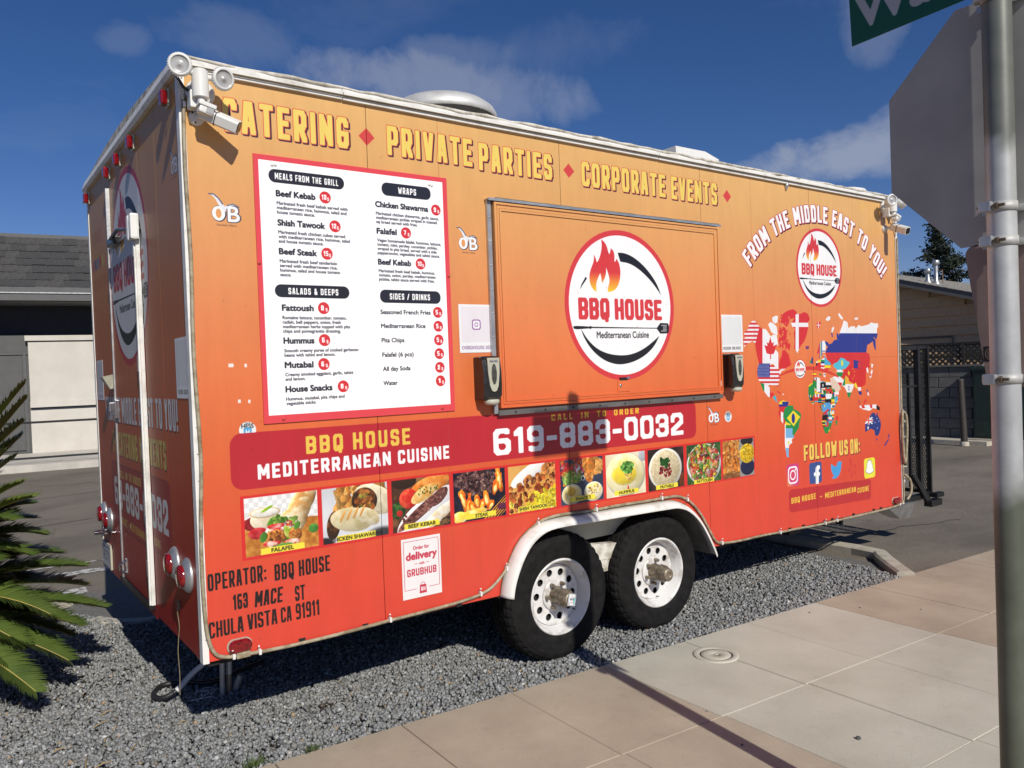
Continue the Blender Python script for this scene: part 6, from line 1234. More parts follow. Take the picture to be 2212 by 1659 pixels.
# roof fittings
mb = MB(); mb.lathe([(.30, 0), (.30, .32), (.24, .34)], 32, Matrix.Translation((2.045, 1.2, 3.075))); mb.m = 0; m_cowl = mat('spun_aluminium', (.62, .62, .61), .55, metal=.35, var=.08, scale=8); b_ = empty('exhaust_fan', (0, 0, 0), parent=T); o = mb.build('fan_base', m_alu, b_)
mb = MB(); mb.lathe([(.372, .355), (.380, .36), (.382, .385), (.36, .425), (.30, .468), (.20, .490), (.19, .500), (.17, .510), (0, .512)], 48, Matrix.Translation((2.045, 1.2, 3.075))); mb.build('fan_cowl', m_cowl, b_)
mb = MB(); mb.lathe([(.36, .30), (.372, .355), (.28, .33)], 48, Matrix.Translation((2.045, 1.2, 3.075))); mb.build('fan_gap', m_dark, b_)
b_ = empty('roof_vent', (0, 0, 0), parent=T); mb = MB(); mb.add([(4.02, .82, 3.10), (4.56, .82, 3.10), (4.56, 1.3, 3.10), (4.02, 1.3, 3.10), (4.02, .84, 3.44), (4.38, .84, 3.44), (4.38, 1.28, 3.44), (4.02, 1.28, 3.44), (4.55, .84, 3.395), (4.55, 1.28, 3.395)], [(0, 1, 8, 5, 4), (4, 5, 6, 7), (5, 8, 9, 6), (1, 2, 9, 8), (2, 3, 7, 6, 9), (3, 0, 4, 7)]); mb.build('vent_lid', m_plwhite, b_)
mb = MB(); mb.lathe([(.17, 0), (.16, .03), (.10, .05), (0, .056)], 32, Matrix.Translation((5.42, .22, 3.055))); mb.build('vent_cap', m_plwhite, T)

# rack on the tongue end: black frame with expanded mesh, with the gas bottles' dark box behind it
G_ = empty('tongue_rack', (0, 0, 0), parent=T)
mb = MB()
def bar_(a, b, w=.02, d=.02): mb.box((min(a[0], b[0]) - w, min(a[1], b[1]) - d, min(a[2], b[2]) - (0 if a[2] != b[2] else w)), (max(a[0], b[0]) + w, max(a[1], b[1]) + d, max(a[2], b[2]) + (0 if a[2] != b[2] else w)))
bar_((6.26, .08, .44), (6.26, .08, 1.75), .022, .022); bar_((6.43, .08, .40), (6.43, .08, 1.76), .012, .02); bar_((5.86, .08, 1.742), (6.24, .08, 1.742), .018, .018); bar_((6.28, .08, 1.745), (6.42, .08, 1.745), .012, .012)
bar_((6.28, .08, .42), (6.42, .08, .42), .012, .012); bar_((5.84, .08, .40), (6.42, .08, .40), .020, .03); bar_((6.10, .08, .50), (6.10, .08, 1.52), .012, .012); bar_((5.86, .08, 1.40), (6.24, .08, 1.40), .01, .01)
bar_((5.86, 1.9, .44), (5.86, 1.9, 1.75), .02, .02); bar_((6.43, 1.9, .40), (6.43, 1.9, 1.75), .02, .02); bar_((6.43, .12, 1.745), (6.43, 1.88, 1.745), .015, .015); bar_((6.43, .12, .42), (6.43, 1.88, .42), .015, .015)
mb.prism([(6.02, .62), (6.08, .62), (6.34, .36), (6.28, .34)], 1, .02, .05); mb.box((6.28, -.01, .31), (6.47, .06, .365)); mb.box((6.36, -.02, .385), (6.49, .03, .425)); mb.build('rack_frame', m_black, G_)
mb = MB()
def diamonds(x0, x1, z0, z1, y, s=.034, w=.0032):
    nx = max(1, int(round((x1 - x0) / s))); sx = (x1 - x0) / nx; nz = int(round((z1 - z0) / (s * 1.5))); sz = (z1 - z0) / nz
    for i in range(nx):
        for j in range(nz):
            for a, b, c, d in ((i, j, i + .5, j + .5), (i + .5, j + .5, i + 1, j), (i, j + 1, i + .5, j + .5), (i + .5, j + .5, i + 1, j + 1)):
                p, q = Vector((x0 + a * sx, y, z0 + b * sz)), Vector((x0 + c * sx, y, z0 + d * sz)); t = (q - p).normalized(); n = Vector((-t.z, 0, t.x)) * w
                mb.add([p - n, q - n, q + n, p + n, p - n + Vector((0, .003, 0)), q - n + Vector((0, .003, 0)), q + n + Vector((0, .003, 0)), p + n + Vector((0, .003, 0))], [(0, 1, 2, 3), (7, 6, 5, 4), (0, 4, 5, 1), (2, 6, 7, 3)])
diamonds(5.86, 6.09, 1.42, 1.73, .085); diamonds(6.11, 6.24, .46, .96, .085); diamonds(6.29, 6.42, .44, 1.73, .085)
o = mb.build('expanded_mesh', m_black, G_); tag(o, kind='stuff')
mb = MB(); mb.box((5.90, .55, .50), (6.20, 1.7, 1.40), bev=.02); mb.build('gas_box', m_black, G_)
mb = MB(); mb.tube([(5.95, .18, .50), (5.95, .18, 1.05), (5.95, .18, 1.12)], [.10, .10, .04], 20); mb.build('gas_bottle', m_black, G_)
mb = MB(); mb.tube([(5.81, .02, 1.12), (5.90, .0, 1.10)], .012, 8); mb.tube([(5.81, .02, .72), (5.88, 0, .715)], .008, 8); mb.build('cable_stub', m_beige, T)
mb = MB()
for y in (.75, 1.75): mb.box((5.80, y, .36), (6.6, y + .05, .42))
mb.build('tongue', m_black, T)
# grey funnel shaped foot of the stabiliser under the far corner and brackets
mb = MB(); mb.add([(5.58, -.0, .385), (6.02, .0, .385), (5.58, .22, .385), (6.02, .22, .385), (5.86, .06, .255), (6.02, .06, .245), (5.86, .16, .255), (6.02, .16, .245)], [(0, 1, 3, 2), (4, 6, 7, 5), (0, 4, 5, 1), (1, 5, 7, 3), (3, 7, 6, 2), (2, 6, 4, 0)]); mb.build('step_bracket', m_alu, T)
mb = MB(); mb.box((5.10, .15, .30), (5.13, .20, .44)); mb.box((4.95, .12, .37), (5.35, .24, .40)); mb.box((4.35, .12, .33), (4.5, .2, .42)); mb.build('corner_bracket', m_black, T)
# near-corner jack stand
J = empty('jack_stand', (0, 0, 0), parent=T); mb = MB(); mb.tube([(.295, .79, .44), (.279, .79, -.02)], .014, 12); mb.build('jack_leg', m_galv, J); mb = MB(); mb.box((.27, .76, .28), (.36, .83, .33)); mb.build('jack_bracket', m_alu, J)
mb = MB(); mb.tube([(.337, .80, .40), (.322, .80, .10)], .016, 12); mb.build('jack_tube', m_alu, J); mb = MB(); mb.tube([(.322, .80, .10), (.316, .80, -.02)], .014, 12); mb.build('jack_screw', m_rust, J)
mb = MB(); mb.tube([(.385, .80, .075), (.355, .82, -.01)], .017, 12); mb.build('jack_handle', m_alu, J)
# wiring dangling on the end wall
mb = MB(); mb.tube(spline([(-.010, .391, .655), (-.014, .395, .60), (-.010, .388, .53), (-.014, .396, .47), (-.018, .40, .40), (-.014, .404, .30), (-.018, .402, .20)], 4), .0022, 6); mb.box((-.014, .382, .61), (-.004, .398, .645)); mb.build('dangling_wire', m_caulk, T)
mb = MB(); mb.tube(spline([(.02, .02, .45), (.05, .3, .40), (.10, .5, .38)], 4), .01, 6); mb.build('underbody_hose', m_plblack, T)

# ------------------------------------------------------------------ sign post in the foreground
SP = empty('sign_post', (1.74, -2.49, 0)); tag(SP, 'galvanised sign post with green street name blade and backs of two other signs', 'sign post')
def sp_part(mb, name, m): o = mb.build(name, m, SP); o.matrix_local = Matrix.Translation((-1.74, 2.49, 0)); return o
m_galv2 = mat('dull_strap', (.50, .50, .49), .6, metal=.25, scale=20, var=.1); mb = MB(); mb.tube([(1.74, -2.49, z) for z in np.linspace(-.05, 3.29, 12)], .0405, 28); sp_part(mb, 'pole', m_pole)
mb = MB(); mb.lathe([(.0405, 3.29), (.043, 3.29), (.043, 3.31), (.02, 3.32), (0, 3.323)], 24, Matrix.Translation((1.74, -2.49, 0))); sp_part(mb, 'pole_cap', m_galv)
MY = Matrix(((0, 0, 1, 0), (-1, 0, 0, 0), (0, 1, 0, 0), (0, 0, 0, 1)))   # local x -> -y, local y -> z, thickness along x
r8 = .379 / math.cos(R(22.5))
def plate(name, cont, x, y, z, m, t=.0028, face=None):
    o = flat_shape(name, cont, t, m, SP, Matrix.Translation((x - 1.74, y + 2.49, z)) @ MY); return o
stop = plate('octagon_sign', [circle(0, 0, r8, n=8, a0=R(22.5)), circle(0, .30, .005, n=10), circle(0, -.30, .005, n=10)], 1.797, -2.502, 2.396, m_signback)
plate('octagon_face', [circle(0, 0, r8 - .002, n=8, a0=R(22.5))], 1.7992, -2.502, 2.396, m_red, t=.001)
def tap(k=0):
    P = []; top, bot, h = .132 - k, .078 - k, .225 - k; r = .03
    for cx, cz, a0 in ((top - r, h - r, 0), (-top + r, h - r, 90), (-bot + r, -h + r, 180), (bot - r, -h + r, 270)): P += [(cx + r * math.cos(R(a0 + t)), cz + r * math.sin(R(a0 + t))) for t in range(0, 91, 15)]
    return P
plate('tapered_sign', [tap()], 1.797, -2.490, 1.795, m_signback2); plate('tapered_face', [tap(.002)], 1.7992, -2.490, 1.795, m_plwhite, t=.001)
mb = MB(); mb.box((1.7952, -2.455, 1.650), (1.7956, -2.405, 1.698)); sp_part(mb, 'black_sticker', m_black)
for rr_ in (.020, .013, .006): 
    plate('sticker_ring', [circle(0, 0, rr_, n=24), circle(0, 0, rr_ - .0022, n=24)], 1.7948, -2.430, 1.674, m_signback2, t=.0004)
# brackets: a strap round the pole, a lug and a bolt
for z in (2.745, 2.115, 2.012, 1.597):
    k_ = empty('bracket', (0, 0, z), parent=SP)
    mb = MB(); mb.lathe([(.0408, -.014), (.0435, -.014), (.0435, .014), (.0408, .014)], 28, close=True); mb.build('strap', m_galv2, k_)
    mb = MB(); mb.box((-.064, .004, -.016), (-.043, .040, .016), bev=.004); mb.build('lug', m_alu, k_); mb = MB(); mb.box((-.042, .036, -.012), (-.02, .050, .012), bev=.003); mb.build('lug', m_alu, k_)
    mb = MB(); mb.tube([(-.054, .045, 0), (-.056, -.032, 0)], .0048, 8); mb.tube([(-.0555, -.004, 0), (-.0555, -.014, 0)], .0100, 6, smooth=False); mb.build('bolt', m_rust, k_)
    mb = MB(); mb.box((.046, -.075, -.011), (.0555, .075, .011)); mb.build('back_bar', m_alu, k_)
# street name blades
def blade(name, cv_w, cv_h, M_, m):
    b_ = empty(name, (0, 0, 0), parent=SP)
    mb = MB(); mb.box((0, -.0015, 0), (cv_w, .0015, cv_h)); o = mb.build('blade_sheet', m_signgreen, b_); o.matrix_local = M_
    for sgn in (-1, 1):
        q = [(0, sgn * .0019, 0), (cv_w, sgn * .0019, 0), (cv_w, sgn * .0019, cv_h), (0, sgn * .0019, cv_h)]; me = bpy.data.meshes.new('printed_face'); me.from_pydata(q, [], [(0, 1, 2, 3) if sgn < 0 else (3, 2, 1, 0)]); uv = me.uv_layers.new(name='print')
        for l in me.loops:
            u, v = ((0, 0), (1, 0), (1, 1), (0, 1))[l.vertex_index]; uv.data[l.index].uv = (u if sgn < 0 else 1 - u, v)
        o = link('printed_face', me, m, b_); o.matrix_local = M_
blade('street_name_sign', 1.0, .205, Matrix.Translation((1.795 - 1.74, -1.995 + 2.49, 2.783)) @ Matrix.Rotation(R(-90), 4, 'Z') @ Matrix.Rotation(R(-2.0), 4, 'Y'), m_street)
blade('street_name_sign', .56, .24, Matrix.Translation((1.450 - 1.74, -2.538 + 2.49, 3.04)), m_signgreen)

# ------------------------------------------------------------------ low dark building on the left
LBx = empty('shingled_building', (.13, 18.55, 0), math.atan2(-.29, 2.11)); tag(LBx, 'low white and dark grey building with a shingled mansard roof behind the palm', 'building')
def lb(name, m, *boxes, par=None, bev=0):
    mb = MB()
    for a, b in boxes: mb.box(a, b, bev=bev)
    return mb.build(name, m, par or LBx)
lb('white_wall', m_stucco, ((.76, 0, -.05), (9, 3.5, 2.78))); lb('wall_cap', m_stucco, ((.70, -.05, 2.782), (9, 3.5, 2.905)))
lb('wall_band', m_stucco, ((.755, -.05, 1.19), (9, -.001, 1.33))); lb('wall_plinth', m_stucco, ((.755, -.03, .0), (9, -.001, 1.12)))
lb('wall_groove', m_navy, ((.765, -.006, 1.122), (9, -.0015, 1.188))); lb('cap_groove', m_navy, ((.765, -.008, 2.757), (9, -.0015, 2.780)))
lb('grey_wall', m_door, ((-9, .12, -.05), (.755, 3.4, 2.92))); lb('navy_wall', m_navy, ((-9, .35, 2.925), (9, 3.4, 3.66)))
DD = empty('service_door', (0, 0, 0), parent=LBx); lb('door_leaf', m_door, ((-.42, .085, .18), (.62, .115, 2.42)), par=DD); lb('door_knob', m_black, ((.49, .05, 1.36), (.57, .084, 1.40)), par=DD, bev=.008)
lb('door_header', m_fasc, ((-2, .09, 2.46), (.75, .118, 2.49))); lb('door_jamb', m_fasc, ((.64, .09, .1), (.70, .118, 2.455)))
lb('soffit', m_fasc, ((-9, -.85, 3.64), (9, .34, 3.70))); lb('fascia_board', m_fasc, ((-9, -.90, 3.66), (9, -.855, 3.82))); lb('gutter', m_alu, ((-9, -.93, 3.822), (9, -.86, 3.845))); lb('fascia_board', m_fasc, ((-9, -.89, 3.85), (9, -.80, 3.97)))
lb('roof_cap', m_fasc, ((-9, .22, 5.24), (9, .5, 5.36))); mb = MB(); mb.add([(-9, -.86, 3.965), (9, -.86, 3.965), (9, .22, 5.27), (-9, .22, 5.27)], [(0, 1, 2, 3)]); mb.build('roof_deck', m_shin, LBx)
RFm = empty('mansard_roof', (0, 0, 0), parent=LBx); rsh = random.Random(21); nrow = 7
sh_me = []
for k in range(8):
    w = .27 + .012 * (k % 4); mb = MB(); mb.add([(0, 0, 0), (w, 0, .0), (w, 0, .30), (0, 0, .30), (0, -.016 - .006 * (k % 3), 0), (w, -.016 - .006 * (k % 3), 0)], [(4, 5, 2, 3), (0, 4, 3), (1, 2, 5), (0, 1, 5, 4)]); me = mb.mesh('shingle'); me.materials.append(m_shin if k % 3 else m_shin2); sh_me.append((w, me))
tilt = math.atan2(1.085, 1.305)
for j in range(nrow):
    t = j / nrow; y = -.865 + 1.085 * t; z = 3.965 + 1.305 * t; x = -2.6 + (j % 2) * .15 + rsh.random() * .05
    while x < 3.6:
        w, me = sh_me[rsh.randrange(8)]; o = link('shingle', me, [], RFm); o.matrix_local = Matrix.Translation((x, y - .006 - .002 * rsh.random(), z + rsh.uniform(-.012, .008))) @ Matrix.Rotation(-tilt, 4, 'X'); x += w + .008
# walkway with kerb in front of it
wk = MB(); wk.box((-9, -3.25, -.08), (10, 0, .105)); o = wk.build('walkway', mat('pale_concrete', (.52, .49, .44), .85, scale=3, var=.1, bump=.3), None); o.matrix_world = Matrix.Translation((.13, 18.55, 0)) @ Matrix.Rotation(math.atan2(-.29, 2.11), 4, 'Z'); tag(o, kind='structure')
HRl = empty('handrail', (.13, 18.55, 0), math.atan2(-.29, 2.11)); tag(HRl, 'black metal handrail along the walkway in front of the white wall', 'handrail')
mb = MB(); mb.box((-6, -2.98, .925), (9, -2.93, .97)); mb.build('top_rail', m_black, HRl); mb = MB(); mb.box((-6, -2.975, .20), (9, -2.94, .235)); mb.build('bottom_rail', m_black, HRl)
for x in (-4.1, -1.9, .30, 2.5, 4.7, 6.9): mb = MB(); mb.box((x - .025, -2.98, .105), (x + .025, -2.93, .93)); mb.box((x - .06, -3.01, .105), (x + .06, -2.90, .115)); mb.build('post', m_black, HRl)

# ------------------------------------------------------------------ brown house on the right
vdir = Vector((.10, -1, 0)).normalized(); HA = math.atan2(vdir.y, vdir.x)   # local x runs along the gable wall towards the street, local y is away (+x)
HS = empty('brown_house', (16.3, 5.6, 0), HA); tag(HS, 'brown shingle-sided house gable with grey roof right of the trailer', 'house')
rk = lambda s_: 3.37 - .295 * s_
def hs_box(name, m, a, b, par=None, M_=None, bev=0): mb = MB(); mb.box(a, b, M_, bev); return mb.build(name, m, par or HS)
mb = MB(); mb.prism([(-6, 0), (7, 0), (7, rk(7) - .1), (-1.5, rk(-1.5) - .1), (-6, rk(-1.5) - .1 - 4.5 * .295)], 1, .03, 9); mb.build('house_body', m_sid, HS)
pr = random.Random(2)
for k in range(15):
    z0 = .20 + k * .2065; z1 = z0 + .225
    # overlapping courses of siding, thick at their lower edge, cut to the slope of the gable
    x = -4.0
    while x < 6.5:
        ln = 3.6 if x > -4 else 2.4 + .3 * (k % 3); xa, xb = x, x + ln - .002; x += ln
        za = min(z1, rk(xa) - .06, 3.9)
        if rk(xb) - .06 < z1: xb = min(xb, max(xa, (3.31 - z1) / .295))
        if xb < xa + .05: continue
        zc = min(z1, rk(xb) - .06)
        mb = MB(); yo = -.004; mb.add([(xa, yo - .046, z0 + .004), (xb, yo - .046, z0 + .004), (xb, yo - .004, zc), (xa, yo - .004, za), (xa, .028, z0), (xb, .028, z0), (xb, .028, zc), (xa, .028, za)], [(0, 1, 2, 3), (7, 6, 5, 4), (0, 4, 5, 1), (1, 5, 6, 2), (2, 6, 7, 3), (3, 7, 4, 0)]); mb.build('siding_board', m_sid, HS)
mb = MB(); mb.prism([(-1.5, rk(-1.5) - .14), (7, rk(7) - .14), (7, rk(7) + .01), (-1.5, rk(-1.5) + .01)], 1, -.34, -.30); mb.build('rake_board', m_fasc, HS)
mb = MB(); mb.prism([(-1.5, rk(-1.5) - .10), (7, rk(7) - .10), (7, rk(7) + .0), (-1.5, rk(-1.5) + .0)], 1, -.30, 9); mb.build('roof_deck', m_fasc, HS)
for i in range(22):   # shingle courses stepping down the slope
    a, b = 7 - i * .14 - .14, 7 - i * .14 + .02
    pass
m_ = MB()
x = 6.98; 
while x > -1.5:
    a = x - .16; m_.prism([(a, rk(a) + .004), (x, rk(x) + .003), (x, rk(x) + .020), (a, rk(a) + .010)], 1, -.36, 9); x -= .145
o = m_.build('roof_shingles', m_roofg, HS); tag(o, kind='stuff')
for s_, zb_, zt_, r_ in ((.10, 3.36, 3.66, .045), (.28, 3.30, 3.83, .045)):
    b_ = empty('flue_pipe', (s_, 1.5, 0), parent=HS); mb = MB(); mb.lathe([(.10, rk(s_) - .02), (.055, rk(s_) + .07), (r_, rk(s_) + .09), (r_, zt_ - .10)], 16); mb.build('pipe', m_alu, b_); mb = MB(); mb.lathe([(r_ + .005, zt_ - .10), (.075, zt_ - .10), (.075, zt_), (.05, zt_ + .01), (0, zt_ + .01)], 16); mb.build('pipe_cap', m_alu, b_)
mb = MB(); mb.tube([(.30, 1.5, 3.60), (.42, 1.5, 3.60), (.42, 1.5, 3.30)], .010, 6); mb.build('copper_line', mat('copper_brown', (.25, .12, .06), .5), HS)
mb = MB(); mb.tube([(-3, -.04, 2.01), (1.13, -.04, 2.035), (1.14, -.04, 1.98), (1.14, -.04, .3)], .018, 8); mb.build('conduit', m_fasc, HS)

# lattice screen
LT = empty('lattice_screen', (16.3, 5.6, 0), HA); tag(LT, 'dark wooden lattice screen in front of the brown siding', 'lattice screen')
yl = -1.0
def lat_strip(x0, x1, z0, z1):
    S_ = .115; off = 0
    for sgn in (1, -1):
        k = -40
        for k in range(-30, 60):
            # line: z = z0 + sgn*(x - xk)
            xk = x0 + k * S_; pts = []
            for t in (x0, x1):
                z = z0 + sgn * (t - xk)
                if z0 <= z <= z1: pts.append((t, z))
            for z in (z0, z1):
                x = xk + sgn * (z - z0)
                if x0 < x < x1: pts.append((x, z))
            if len(pts) >= 2 and math.dist(pts[0], pts[1]) > .06:
                (a, b), (c, d) = pts[:2]; t = Vector((c - a, 0, d - b)).normalized(); n = Vector((-t.z, 0, t.x)) * .019; y = yl + (0 if sgn > 0 else .009)
                p, q = Vector((a, y, b)), Vector((c, y, d)); w_ = Vector((0, .008, 0)); mb = MB(); mb.add([p - n, q - n, q + n, p + n, p - n + w_, q - n + w_, q + n + w_, p + n + w_], [(0, 1, 2, 3), (7, 6, 5, 4), (0, 4, 5, 1), (1, 5, 6, 2), (2, 6, 7, 3), (3, 7, 4, 0)]); mb.build('lattice_slat', m_lattice, LT)
lat_strip(.35, 1.62, .95, 1.86); lat_strip(1.68, 2.60, .95, 1.86); lat_strip(2.66, 3.6, .95, 1.86)
for x in (.30, 1.63, 2.61, 3.62): mb = MB(); mb.box((x, yl - .02, 0), (x + .05, yl + .03, 1.90)); mb.build('lattice_post', m_lattice, LT)
mb = MB(); mb.box((.3, yl - .012, 1.862), (3.65, yl + .028, 1.895)); mb.build('top_trim', m_lattice, LT)
# painted block wall
BW = empty('block_wall', (16.3, 5.6, 0), HA); tag(BW, 'short grey painted block wall in front of the lattice', 'block wall')
bme = []
mb = MB(); mb.box((0, 0, 0), (.388, .19, .192), bev=.007); b0 = mb.mesh('block'); b0.materials.append(m_block)
for j in range(7):
    for i in range(5):
        x = .30 + i * .40 - (j % 2) * .2
        if x < .1 or x + .39 > 2.10: continue
        o = link('block', b0, [], BW); o.location = (x, -1.32, .02 + j * .2)
mb = MB(); mb.box((.14, -1.30, 0), (2.06, -1.15, 1.40)); mb.build('mortar_core', m_dark, BW); mb = MB(); mb.box((.05, -1.36, 1.42), (2.10, -1.10, 1.45)); mb.build('wall_coping', m_block, BW)
bo = empty('bollard', (14.47, 3.42, -.02)); tag(bo, 'leaning dark brown steel bollard in front of the green cabinet', 'bollard')
mb = MB(); mb.tube([(0, 0, 0), (-.0, .045, 1.20)], .058, 18); mb.build('post', m_boll, bo); mb = MB(); mb.lathe([(.060, 1.17), (.062, 1.20), (.05, 1.222), (0, 1.228)], 18, Matrix.Translation((0, .045, 0))); mb.build('cap', m_boll, bo); mb = MB(); mb.lathe([(.08, -.02), (.075, .05), (.06, .06)], 16); mb.build('collar', m_kerb, bo)
cb = empty('utility_cabinet', (14.97, 3.48, 0)); tag(cb, 'dark green electrical cabinet behind the sign post', 'cabinet')
mb = MB(); mb.box((0, -1.15, .06), (.7, 0, 1.36), bev=.01); mb.build('cabinet_body', m_green, cb); mb = MB(); mb.box((-.03, -1.18, 1.345), (.74, .03, 1.40), bev=.01); mb.build('cabinet_lid', m_green, cb); mb = MB(); mb.box((-.012, -.62, .12), (0.0, -.04, 1.30)); mb.build('cabinet_door', m_green, cb); mb = MB(); mb.box((-.012, -1.12, .12), (0.0, -.64, 1.30)); mb.build('cabinet_door', m_green, cb); mb = MB(); mb.box((-.03, -.60, .62), (-.012, -.54, .74), bev=.004); mb.build('cabinet_handle', m_alu, cb)
mb = MB(); mb.box((-.12, -1.4, -.05), (.9, .12, .058)); mb.build('concrete_pad', m_kerb, cb)
pk = MB(); pk.box((14.62, 3.1, -.05), (16.2, 9, .035)); o = pk.build('lot_apron', m_kerb, None); tag(o, kind='structure')

# ------------------------------------------------------------------ trees behind the house
m_needle = mat('conifer_needles', (.022, .034, .018), .8, scale=3, col2=(.012, .020, .011), thr=(.35, .65))
def conifer(name, x, y, h, r, label, seed, z0=1.0, leafcol=None):
    t = empty(name, (x, y, 0)); tag(t, label, 'tree'); q = random.Random(seed)
    mb = MB(); mb.tube([(0, 0, 0), (.05, .03, h * .5), (0, 0, h * .97)], [r * .11, r * .07, .02], 8)
    tips = []
    for k in range(64):
        f = (k + q.random()) / 64; z = z0 + (h - z0) * f; rad = r * (1 - f) ** .80 * q.uniform(.25, 1.25) + .10; a = q.random() * 6.283
        dz = q.uniform(.0, .25) * rad + .05; p = Vector((rad * math.cos(a), rad * math.sin(a), z + dz)); mb.tube([(0, 0, z), p * .5 + Vector((0, 0, z * .5 - .02)), p], [.03, .02, .008], 4, caps=False); tips.append((Vector((0, 0, z)), p))
    mb.build('trunk', m_bark, t)
    rs = np.random.RandomState(seed); V = []; F = []; n = 0
    for a, b in tips:
        L_ = (b - a).length; m_ = int(210 * L_ / r) + 40
        for i in range(m_):
            u = q.random() ** .6; c = a.lerp(b, .15 + .9 * u) + Vector((q.gauss(0, .065), q.gauss(0, .065), q.gauss(.03, .035))) * (r * .95); s_ = q.uniform(.035, .075) * (r ** .5); d = Vector((q.gauss(0, 1), q.gauss(0, 1), q.gauss(.5, .7))).normalized(); e = d.cross(Vector((q.gauss(0, 1), q.gauss(0, 1), q.gauss(0, 1)))).normalized() * s_ * .45; d *= s_
            V += [c - d - e, c - d + e, c + d]; F.append((n, n + 1, n + 2)); n += 3
    me = bpy.data.meshes.new('crown'); me.from_pydata(V, [], F); o = link('crown', me, leafcol or m_needle, t); tag(o, kind='stuff')
conifer('conifer_tree', 29.9, 11.28, 6.55, 2.1, 'dark conifer tree rising behind the brown house roof', 5, 1.4)
m_bare = mat('bare_twigs', (.10, .075, .06), .9)
tb = empty('bare_tree', (33.5, 11.2, 0)); tag(tb, 'thin leafless shrub top showing behind the grey roof', 'tree'); q = random.Random(3); mb = MB(); mb.tube([(0, 0, 0), (0, 0, 4.3)], [.07, .03], 6); mb.build('trunk', m_bare, tb); mb = MB()
for k in range(26): a = q.random() * 6.28; z = q.uniform(3.6, 4.3); L_ = q.uniform(.4, .9); mb.tube([(0, 0, z), (L_ * .5 * math.cos(a), L_ * .5 * math.sin(a), z + L_ * .5), (L_ * .7 * math.cos(a + .3), L_ * .7 * math.sin(a + .3), z + L_)], [.012, .008, .004], 4, caps=False)
o = mb.build('twigs', m_bare, tb); tag(o, kind='stuff')

# ------------------------------------------------------------------ sago palm at the left edge
m_frond = mat('palm_leaflet', (.098, .140, .027), .36, scale=6, col2=(.050, .085, .020), thr=(.3, .7), spec=.7, coat=.2)
m_frond2 = mat('palm_leaflet_light', (.19, .225, .040), .4, scale=6, col2=(.10, .14, .027), thr=(.3, .7), spec=.6)
m_rach = mat('palm_midrib', (.42, .36, .07), .45, scale=8, col2=(.30, .20, .05))
PC = Vector((-1.22, 1.62, .52)); PM = empty('sago_palm', (PC.x, PC.y, 0)); tag(PM, 'dark green sago palm spreading in from the left edge over the gravel', 'palm')
mb = MB(); mb.lathe([(.20, -.03), (.24, .15), (.22, .38), (.14, .52), (0, .58)], 20)
for k in range(90): t = k * 2.4; z = .02 + .5 * k / 90; r_ = .235 - .12 * (k / 90) ** 2; mb.box((r_ - .02, -.02, z - .01), (r_ + .035, .02, z + .02), Matrix.Rotation(t, 4, 'Z'))
mb.build('trunk', m_bark, PM)
def frond(tip, lift, seed, wide=1.0, light=False, start=PC):
    q = random.Random(seed); A = start + Vector((0, 0, 0)); B = Vector(tip); mid = A.lerp(B, .55) + Vector((0, 0, lift)); pts = []
    for k in range(31): t = k / 30; pts.append(A * (1 - t) ** 2 + mid * 2 * t * (1 - t) + B * t * t)
    org = Vector((PC.x, PC.y, 0)); mb = MB(); mb.tube([p - org for p in pts], [.0085 * (1 - .75 * k / 30) for k in range(31)], 6); fr_ = mb.build('frond', m_rach, PM)
    V = []; F = []; n = 0; L = (B - A).length; N = int(L * 195)
    for i in range(N):
        t = .10 + .90 * (i + .5) / N; p = A * (1 - t) ** 2 + mid * 2 * t * (1 - t) + B * t * t; d = ((mid - A) * (1 - t) + (B - mid) * t).normalized()
        sd = d.cross(Vector((0, 0, 1))); sd = sd.normalized() if sd.length > .05 else Vector((0, 1, 0)); up = sd.cross(d).normalized()
        ln = .19 * wide * (math.sin(math.pi * min(1, .16 + t * .80)) ** .55) * q.uniform(.88, 1.08)
        for sg in (-1, 1):
            w = d * q.uniform(.55, .72) + sd * sg * (.82 + q.uniform(-.05, .05)) + up * (.30 + q.uniform(-.05, .05)); w.normalize(); e = (d - w * d.dot(w)).normalized() * .0052
            dr = Vector((0, 0, -1)) * ln * q.uniform(.04, .22) + d * ln * q.uniform(-.03, .05); p1 = p + w * ln * .5 + dr * .1; p2 = p + w * ln + dr
            nrm = w.cross(e).normalized() * .0012
            V += [p - e - org, p + e - org, p1 + e - org - nrm, p1 - e - org - nrm, p2 - org]; F += [(n, n + 1, n + 2, n + 3), (n + 3, n + 2, n + 4)]; n += 5
    me = bpy.data.meshes.new('leaflets'); me.from_pydata(V, [], F); o = link('leaflets', me, m_frond2 if light else m_frond, fr_); tag(o, kind='stuff')
